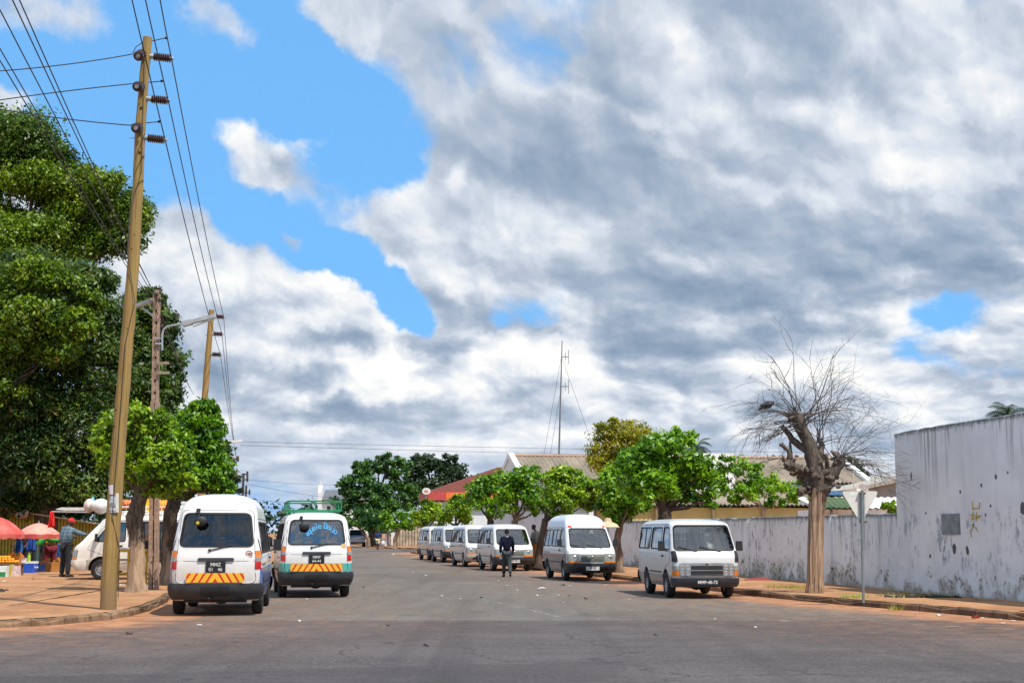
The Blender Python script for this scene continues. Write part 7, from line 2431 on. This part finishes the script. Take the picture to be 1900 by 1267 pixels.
carton('wide orange brown carton right of the navy cool box', 99, 52.6, .46, .34, .4, M_card, R(6))
carton('narrow tan carton beside the man in the plaid shirt', 115, 53.0, .20, .36, .3, mat('tan_cardboard', (.52, .33, .07), .9), R(-4))
carton('upright orange carton behind the fruit crates', 30, 50.0, .24, .62, .25, mat('orange_card', (.62, .22, .04), .9), R(3))
carton('white carton with red print below the oranges', 30.5, 47.0, .20, .34, .24, mat('white_red_print_card', (.72, .55, .52), .8, var=.35, vs=12), R(-5), flap=False)
carton('mauve carton with a yellow edge below the oranges', 16, 47.2, .22, .36, .28, mat('mauve_card', (.20, .14, .28), .8), R(2), flap=False)
carton('mustard yellow board stood on edge between two cartons', 22.5, 47.0, .07, .38, .26, mat('mustard_board', (.55, .45, .05), .8), flap=False, name='board', cat='board')
gcr = carton('white and green fruit carton at the left edge', 3, 46.2, .40, .36, .34, mat('white_green_card', (.70, .74, .70), .8), R(4), flap=False)
mb = MB(); mb.box((.0, -.172, .10), (.36, .004, .15)); mb.build('green_print', mat('green_print', (.02, .22, .07), .7), gcr, smooth=False)
tb = Vector((at(12, 1050, 47.6).x, 47.6, KERB))
tbl = thing('fruit_table', 'low timber fruit table heaped with oranges at the left edge', 'table', tb)
mb = MB(); mb.box((0, 0, .40), (1.0, .6, .05)); mb.build('tabletop', mat('stall_timber', (.20, .11, .06), .9), tbl, smooth=False)
for x in (-.45, .45):
    for y in (-.25, .25): mb = MB(); mb.box((x, y, .19), (.05, .05, .38)); mb.build('leg', mat('stall_timber', (.2, .11, .06)), tbl, smooth=False)
mo = mat('orange_peel', (.86, .36, .015), .5, var=.12, bump=.002)
om = None
rr = random.Random(4)
spots = []
for lay, (nx, ny) in enumerate(((9, 3), (7, 2), (5, 2))):
    for i in range(nx):
        for j in range(ny): spots.append((-.42 + lay * .07 + i * .098 + rr.uniform(-.01, .01), -.22 + lay * .04 + j * .10, .425 + .045 + lay * .075))
for (x, y, z) in spots:
    if om is None:
        mb = MB(); mb.ell((0, 0, 0), (.048, .048, .046), 12, 8); om = mb.build('orange', mo); o = om
    else:
        o = om.copy(); COL.objects.link(o)
    o.location = (tb.x + x, tb.y + y, KERB + z); o.scale = (rr.uniform(.92, 1.1),) * 3
    tag(o, 'orange heaped on the low fruit table', 'orange', 'oranges heaped on the fruit table')
# goods and cloths hanging below the parasols
def cloth(label, px, py0, py1, wpx, Y, m, name='hanging_cloth', cat='cloth', seed=1):
    a, b = at(px, py0, Y), at(px, py1, Y); w = wpx * Y / F; h = a.z - b.z
    rr = random.Random(seed); vs, fs = [], []
    nx, nz = 10, 8
    for j in range(nz + 1):
        t = j / nz
        for i in range(nx + 1):
            s_ = i / nx - .5
            vs.append((s_ * w * (.45 + .55 * t ** .6), .06 * math.sin(i * 1.9 + j * .3) * (.4 + t), -h * t + rr.uniform(-.015, .015)))
    for j in range(nz):
        for i in range(nx): q = j * (nx + 1) + i; fs.append((q, q + 1, q + nx + 2, q + nx + 1))
    mb = MB(); mb.add(vs, fs)
    o = mb.build(name, m, None, a, angle=80)
    md = o.modifiers.new('thick', 'SOLIDIFY'); md.thickness = .012
    return tag(o, label, cat)


cloth('bright blue cloth hanging under the large red parasol', 35, 993, 1026, 15, 50.2, mat('bright_blue_cloth', (.02, .16, .55), .6), seed=1)
cloth('deep blue cloth hanging under the salmon parasol', 58, 996, 1022, 18, 52.5, mat('deep_blue_cloth', (.015, .08, .36), .7), seed=2)
cloth('small blue cloth hanging beside the man in the plaid shirt', 110, 1008, 1034, 9, 52.8, mat('mid_blue_cloth', (.03, .15, .42), .7), seed=3)
cloth('red jersey hung from the end of the long roof pole', 96, 948, 978, 11, 46.5, mat('scarlet_cloth', (.80, .02, .015), .7), seed=4)
J = joints(step=.05, arm_l=(1.1, .1), arm_r=(1.2, .1), bend=.75, spread=.08)
person('market woman in a green shirt bending over the blue cool box', (at(66, 1050, 53.4).x, 53.4, KERB), R(-60), J, [('shirt', mat('leaf_green_cloth', (.03, .38, .06), .85), TORSO + ARMS, .035, {'pel': .05}), ('skirt', mat('dark_green_cloth', (.015, .06, .05), .9), LEGS, .05, {})], 'market women', ('wrap', mat('dark_red_scarf', (.18, .02, .03), .9)), .95)
J = joints(step=.05, arm_l=(1.0, .2), arm_r=(1.1, .2), bend=.55, spread=.10)
person('market woman in a yellow and maroon patterned dress with a dark red headscarf', (at(93, 1050, 54.0).x, 54.0, KERB), R(30), J, [('dress', zebra('yellow_maroon_print', (.80, .42, .04), (.16, .015, .02), 70), TORSO + SLEEV, .05, {'pel': .09}), ('skirt', mat('maroon_cloth', (.15, .012, .02), .9), LEGS, .08, {})], 'market women', ('wrap', mat('dark_red_scarf', (.18, .02, .03), .9)), .95)
J = joints(step=.04, arm_l=(.4, .1), arm_r=(.6, .1), bend=.1)
person('market trader in dark clothes standing in the shade between the parasols', (at(46, 1050, 54.6).x, 54.6, KERB), R(160), J, [('shirt', mat('dark_brown_cloth', (.05, .028, .025), .9), TORSO + SLEEV, .03, {}), ('trousers', mat('black_trousers', (.016, .018, .026)), LEGS, .03, {})], None, ('short', M_hair), .94)
# loudspeaker-like white basin and bottles on the cool box lid
bz = KERB + .34 + .07
q = Vector((at(46, 1030, 51.0).x, 50.95, bz)); mb = MB(); mb.lathe([(0, .0), (.09, .0), (.15, .12), (.14, .12), (.08, .015), (0, .015)], 18); tag(mb.build('basin', mat('pale_pink_plastic', (.72, .60, .58), .4), None, q), 'pale basin on the lid of the bright blue cool box', 'basin')
q = Vector((at(55, 1030, 51.0).x, 50.95, bz)); mb = MB(); mb.lathe([(0, 0), (.05, 0), (.055, .04), (.055, .20), (.02, .27), (.02, .31), (0, .31)], 14); tag(mb.build('bottle', mat('lime_bottle', (.35, .55, .05), .25), None, q), 'lime green bottle on the lid of the bright blue cool box', 'bottle')

# yellow stand behind the pole
yb = Vector((at(229, 1090, 36.9).x, 36.9, KERB))
ys = thing('yellow_stand', 'tall yellow timber stand between the leaning wooden pole and the forked tree', 'stand', yb, R(4))
my = mat('yellow_gloss_paint', (.62, .40, .02), .5, var=.2)
for (x, y) in ((-.12, -.2), (.14, -.2), (.60, .25), (.60, -.2)):
    mb = MB(); mb.box((x, y, .47), (.05, .05, .94)); mb.build('leg', my, ys, smooth=False)
mb = MB(); mb.box((.25, .0, .97), (.85, .6, .07)); mb.build('top', my, ys, smooth=False)
for z in (.40,):
    mb = MB(); mb.box((.25, -.2, z), (.74, .05, .05)); mb.build('stretcher', my, ys, smooth=False)
q = yb + Vector((.02, -.05, 1.006)); mb = MB(); mb.box((0, 0, .015), (.22, .16, .03)); mb.box((.03, .02, .035), (.15, .10, .012)); tag(mb.build('paper_stack', M_white, None, q, R(12), smooth=False), 'small white paper stack on top of the yellow stand', 'paper')

# load on the roof racks of the side-on buses
def sack(label, px, py, Y, r, m, seed, name='sack', cat='sack'):
    rr = random.Random(seed); p = at(px, py, Y)
    mb = MB(); mb.ell((0, 0, 0), r, 16, 10)
    mb.v = [(x * (1 + .10 * math.sin(9 * z + 3 * y + seed)), y, z * (1 + .14 * math.sin(7 * x + seed)) + rr.uniform(-.008, .008)) for x, y, z in mb.v]
    return tag(mb.build(name, m, None, p), label, cat, None)


M_sack = mat('white_woven_sack', (.72, .70, .68), .7, var=.12, vs=9)
sack('large round white sack on the roof rack behind the leaning pole', 186, 939, 44.4, (.30, .27, .21), M_sack, 1)
sack('crumpled white and pink bag at the front of the loaded roof rack', 166, 938, 44.6, (.16, .2, .20), mat('white_pink_bag', (.72, .58, .55), .7, var=.25), 2)
sack('orange and blue bag on the roof rack right of the leaning pole', 236, 935, 44.4, (.30, .24, .14), mat('orange_blue_bag', (.65, .16, .05), .7, var=.8, vs=4), 3)
sack('bulging orange plastic bag on the roof rack between the trunks', 300, 938, 44.3, (.24, .22, .22), mat('orange_bag', (.85, .28, .02), .6, var=.3), 5, 'plastic_bag', 'bag')
p = at(272, 938, 44.3); mb = MB(); mb.box((0, 0, 0), (.34, .26, .42), 0, 0, .9); mb.tube([(-.08, 0, .21), (-.08, 0, .27), (.08, 0, .27), (.08, 0, .21)], .02, 6)
tag(mb.build('jerrycan', mat('yellow_plastic', (.82, .50, .02), .5), None, p), 'yellow jerrycan on the roof rack between two tree trunks', 'jerrycan')
p = at(172, 931, 44.7); mb = MB(); mb.lathe([(0, 0), (.05, 0), (.055, .08), (.03, .16), (0, .17)], 12); tag(mb.build('turquoise_bottle', mat('turquoise_plastic', (.15, .55, .60), .4), None, p), 'turquoise bottle between the white bags on the roof rack', 'bottle')
# long board and pole projecting from the tall bus behind
p = at(156, 944, 48.2); mb = MB(); mb.prism([(-.9, -.02), (-.7, .05), (.75, .05), (.9, .0), (.75, -.05), (-.6, -.05)], -.25, .25, 'y'); tag(mb.build('long_board', mat('cream_board', (.70, .68, .60), .6), None, p, R(3), smooth=False), 'long cream board lying flat above the roof of the tall hidden bus', 'board')
p = at(165, 950, 46.5); mb = MB(); mb.tube([(0, 0, 0), (at(97, 949, 46.5) - p)], .025, 8); tag(mb.build('rail', M_galv, None, p), 'thin grey rail reaching out left with the red jersey on its end', 'rail')

# straw hat-like load seen over the right shoulder of the high roofed van
p = at(1128, 969, 49.5)
pv = thing('straw_parasol', 'small straw coloured parasol behind the right shoulder of the high roofed van', 'parasol', (p.x, 49.5, KERB))
hz_ = p.z - KERB
mb = MB(); mb.lathe([(0, hz_ + .16), (.10, hz_ + .14), (.14, hz_ + .02), (.30, hz_ - .05), (.40, hz_ - .16), (.38, hz_ - .18), (.12, hz_ - .02), (0, hz_ + .10)], 20); mb.build('canopy', mat('straw', (.58, .44, .28), .9), pv)
mb = MB(); mb.tube([(0, 0, 0), (0, 0, hz_ + .1)], .02, 6); mb.build('pole', mat('bare_pole', (.35, .30, .24)), pv)

# ------------------------------------------------------------------ litter, plants at the wall
rr = random.Random(77)
def litter(label, px, py, size, m, z=0.010, name='paper_scrap', cat='litter', fold=.4):
    p = G(px, py, z)
    n = 7; size *= .85; vs = [(0, 0, size * .12)]
    for k in range(n):
        a = 2 * math.pi * k / n; r_ = size * rr.uniform(.5, 1.0)
        vs.append((math.cos(a) * r_ * 1.2, math.sin(a) * r_ * .8, size * rr.uniform(0, fold)))
    mb = MB(); mb.add(vs, [(0, 1 + k, 1 + (k + 1) % n) for k in range(n)])
    o = mb.build(name, m, None, p, rr.uniform(0, 3), smooth=False)
    md = o.modifiers.new('thick', 'SOLIDIFY'); md.thickness = .004
    return tag(o, label, cat, 'litter on the road')


M_pap = mat('litter_paper', (.80, .78, .75), .8); M_dk = mat('dark_clod', (.035, .03, .028), .9); M_bag = mat('blue_white_wrapper', (.55, .62, .80), .6)
litter('white crumpled plastic bag on the road just behind the high roofed bus', 368, 1135, .13, M_pap, name='plastic_scrap', fold=.7)
litter('flat white scrap in the foreground behind the high roofed bus', 371, 1159, .10, M_pap, fold=.15)
for (x, y, s_) in ((569, 1111, .05), (855, 1111, .05), (885, 1060, .09), (925, 1077, .05), (977, 1085, .06), (997, 1104, .06), (1036, 1104, .05), (1058, 1087, .07), (1124, 1085, .06), (1045, 1118, .06), (1169, 1111, .05), (767, 1062, .05), (820, 1105, .05), (1327, 1148, .05), (1402, 1163, .04), (790, 1067, .06), (731, 1028, .16), (960, 1095, .05), (1110, 1148, .04), (1005, 1091, .12), (1010, 1092, .1), (556, 1152, .06)):
    litter('small pale scrap of litter lying on the grey street asphalt', x, y, s_, M_pap)
for (x, y, s_) in ((1043, 1086, .11), (1088, 1112, .08), (1056, 1105, .05), (893, 1109, .06), (720, 1161, .05), (791, 1198, .06), (1217, 1178, .05), (675, 1090, .05), (240, 1176, .06)):
    litter('dark clod lying on the asphalt', x, y, s_, M_dk, name='clod', fold=.8)
litter('blue and white wrapper on the asphalt before the high roofed van', 939, 1086, .10, M_bag, fold=.2)
litter('red and white crumpled packet against the right kerb', 1811, 1147, .10, mat('red_white_packet', (.55, .10, .12), .6, var=.6, vs=18), name='packet', fold=.9)
litter('white scrap on the sand at the far left', 6, 1079, .14, M_pap, KERB + .02, fold=.5)
litter('black rag on the sand at the far left', 6, 1097, .16, M_dk, KERB + .02, name='rag', fold=.6)
litter('white paper on the sand by the yellow stand', 226, 1085, .12, M_pap, KERB + .02)
for (x, y) in ((20, 1064), (24, 1061), (83, 1058), (88, 1057), (132, 1072), (145, 1074), (1342, 1070), (1700, 1138), (1822, 1146), (1856, 1149), (1880, 1151), (1740, 1141), (1860, 1156)):
    litter('tiny pale scrap on the sandy ground by the kerb or stalls', x, y, .06, M_pap, KERB + .02 if y < 1130 and x < 400 else .012)
litter('dark stone lying on the sand', 61, 1074, .06, M_dk, KERB + .02, name='clod', fold=.8)
p = G(1405, 1077, KERB); mb = MB(); mb.box((0, 0, .03), (.75, .28, .03)); mb.bar((-.3, 0, .05), (.38, .1, .09), .06, .03); tag(mb.build('red_plank', mat('faded_red_plank', (.40, .10, .09), .8), None, p, R(10), smooth=False), 'faded red plank lying at the foot of the low wall', 'plank')
p = G(1550, 1082, KERB); mb = MB(); mb.box((0, 0, .09), (.14, .1, .18), 0, 0, .9); tag(mb.build('brick', mat('dark_red_brick', (.16, .045, .035), .9), None, p + Vector((-.12, 0, 0)), R(15), smooth=False), 'dark red brick stood against the wall beside the bare tree', 'brick')


def tuft(label, px, py, r, n, z=KERB, m=None, seed=1):
    rng = np.random.default_rng(seed); p = G(px, py, z); vs, fs, tt = [], [], []
    for i in range(n):
        a = rng.uniform(0, 6.28); d = r * rng.random() ** .5; h = rng.uniform(.03, .13); l = rng.uniform(0, 6.28)
        x, y = math.cos(a) * d * 1.6, math.sin(a) * d
        b_ = len(vs); vs += [(x - .006, y, 0), (x + .006, y, 0), (x + math.cos(l) * h * .6, y + math.sin(l) * h * .6, h)]; fs.append((b_, b_ + 1, b_ + 2)); tt += [rng.uniform(.2, .9)] * 3
    me = bpy.data.meshes.new('grass_tuft'); me.from_pydata(vs, [], fs); a = me.attributes.new('tint', 'FLOAT', 'POINT'); a.data.foreach_set('value', tt)
    me.materials.append(m or L_gold); tag(link('grass_tuft', me, None, p), label, 'grass tuft', 'grass tufts on the right pavement')


tuft('small green grass tuft at the kerb edge right of the sign', 1663, 1131, .10, 60, .10, L_gold, 1)
tuft('sparse dry grass left of the bare tree', 1452, 1090, .30, 200, KERB, L_gold, 2)
tuft('dry grass tuft close beside the bare tree foot', 1485, 1091, .20, 140, KERB, L_gold, 3)
tuft('thin grass tuft just left of the sign post', 1586, 1109, .20, 120, KERB, L_lemon, 4)
tuft('dark weeds and rubble on the pavement below the tall wall', 1700, 1106, .60, 260, KERB, L_mango, 5)
mb = MB()
for i in range(40): mb.ell((rr.uniform(-.9, .9), rr.uniform(-.12, .12), .01), (rr.uniform(.02, .06), rr.uniform(.02, .05), rr.uniform(.015, .045)), 6, 4)
tag(mb.build('rubble', M_dk, None, G(1705, 1108, KERB), R(-6), smooth=False), kind='stuff')
# the wood that closes the far end of the street and both flanks
rng = np.random.default_rng(5)
cl = []
for i in range(46):
    x = -150 + i * 6.7 + rng.uniform(-2, 2); y = 300 + rng.uniform(-12, 12)
    if -34 < x < -18: continue
    cl.append(((x, y, rng.uniform(2, 4)), (6, 6, rng.uniform(3, 5.5))))
o, _ = leaf_cloud('far_woods', cl, 26000, 1.1, L_fard, None, rng, sub=14)
tag(o, 'far dark woods along the horizon', 'woods', kind='stuff')
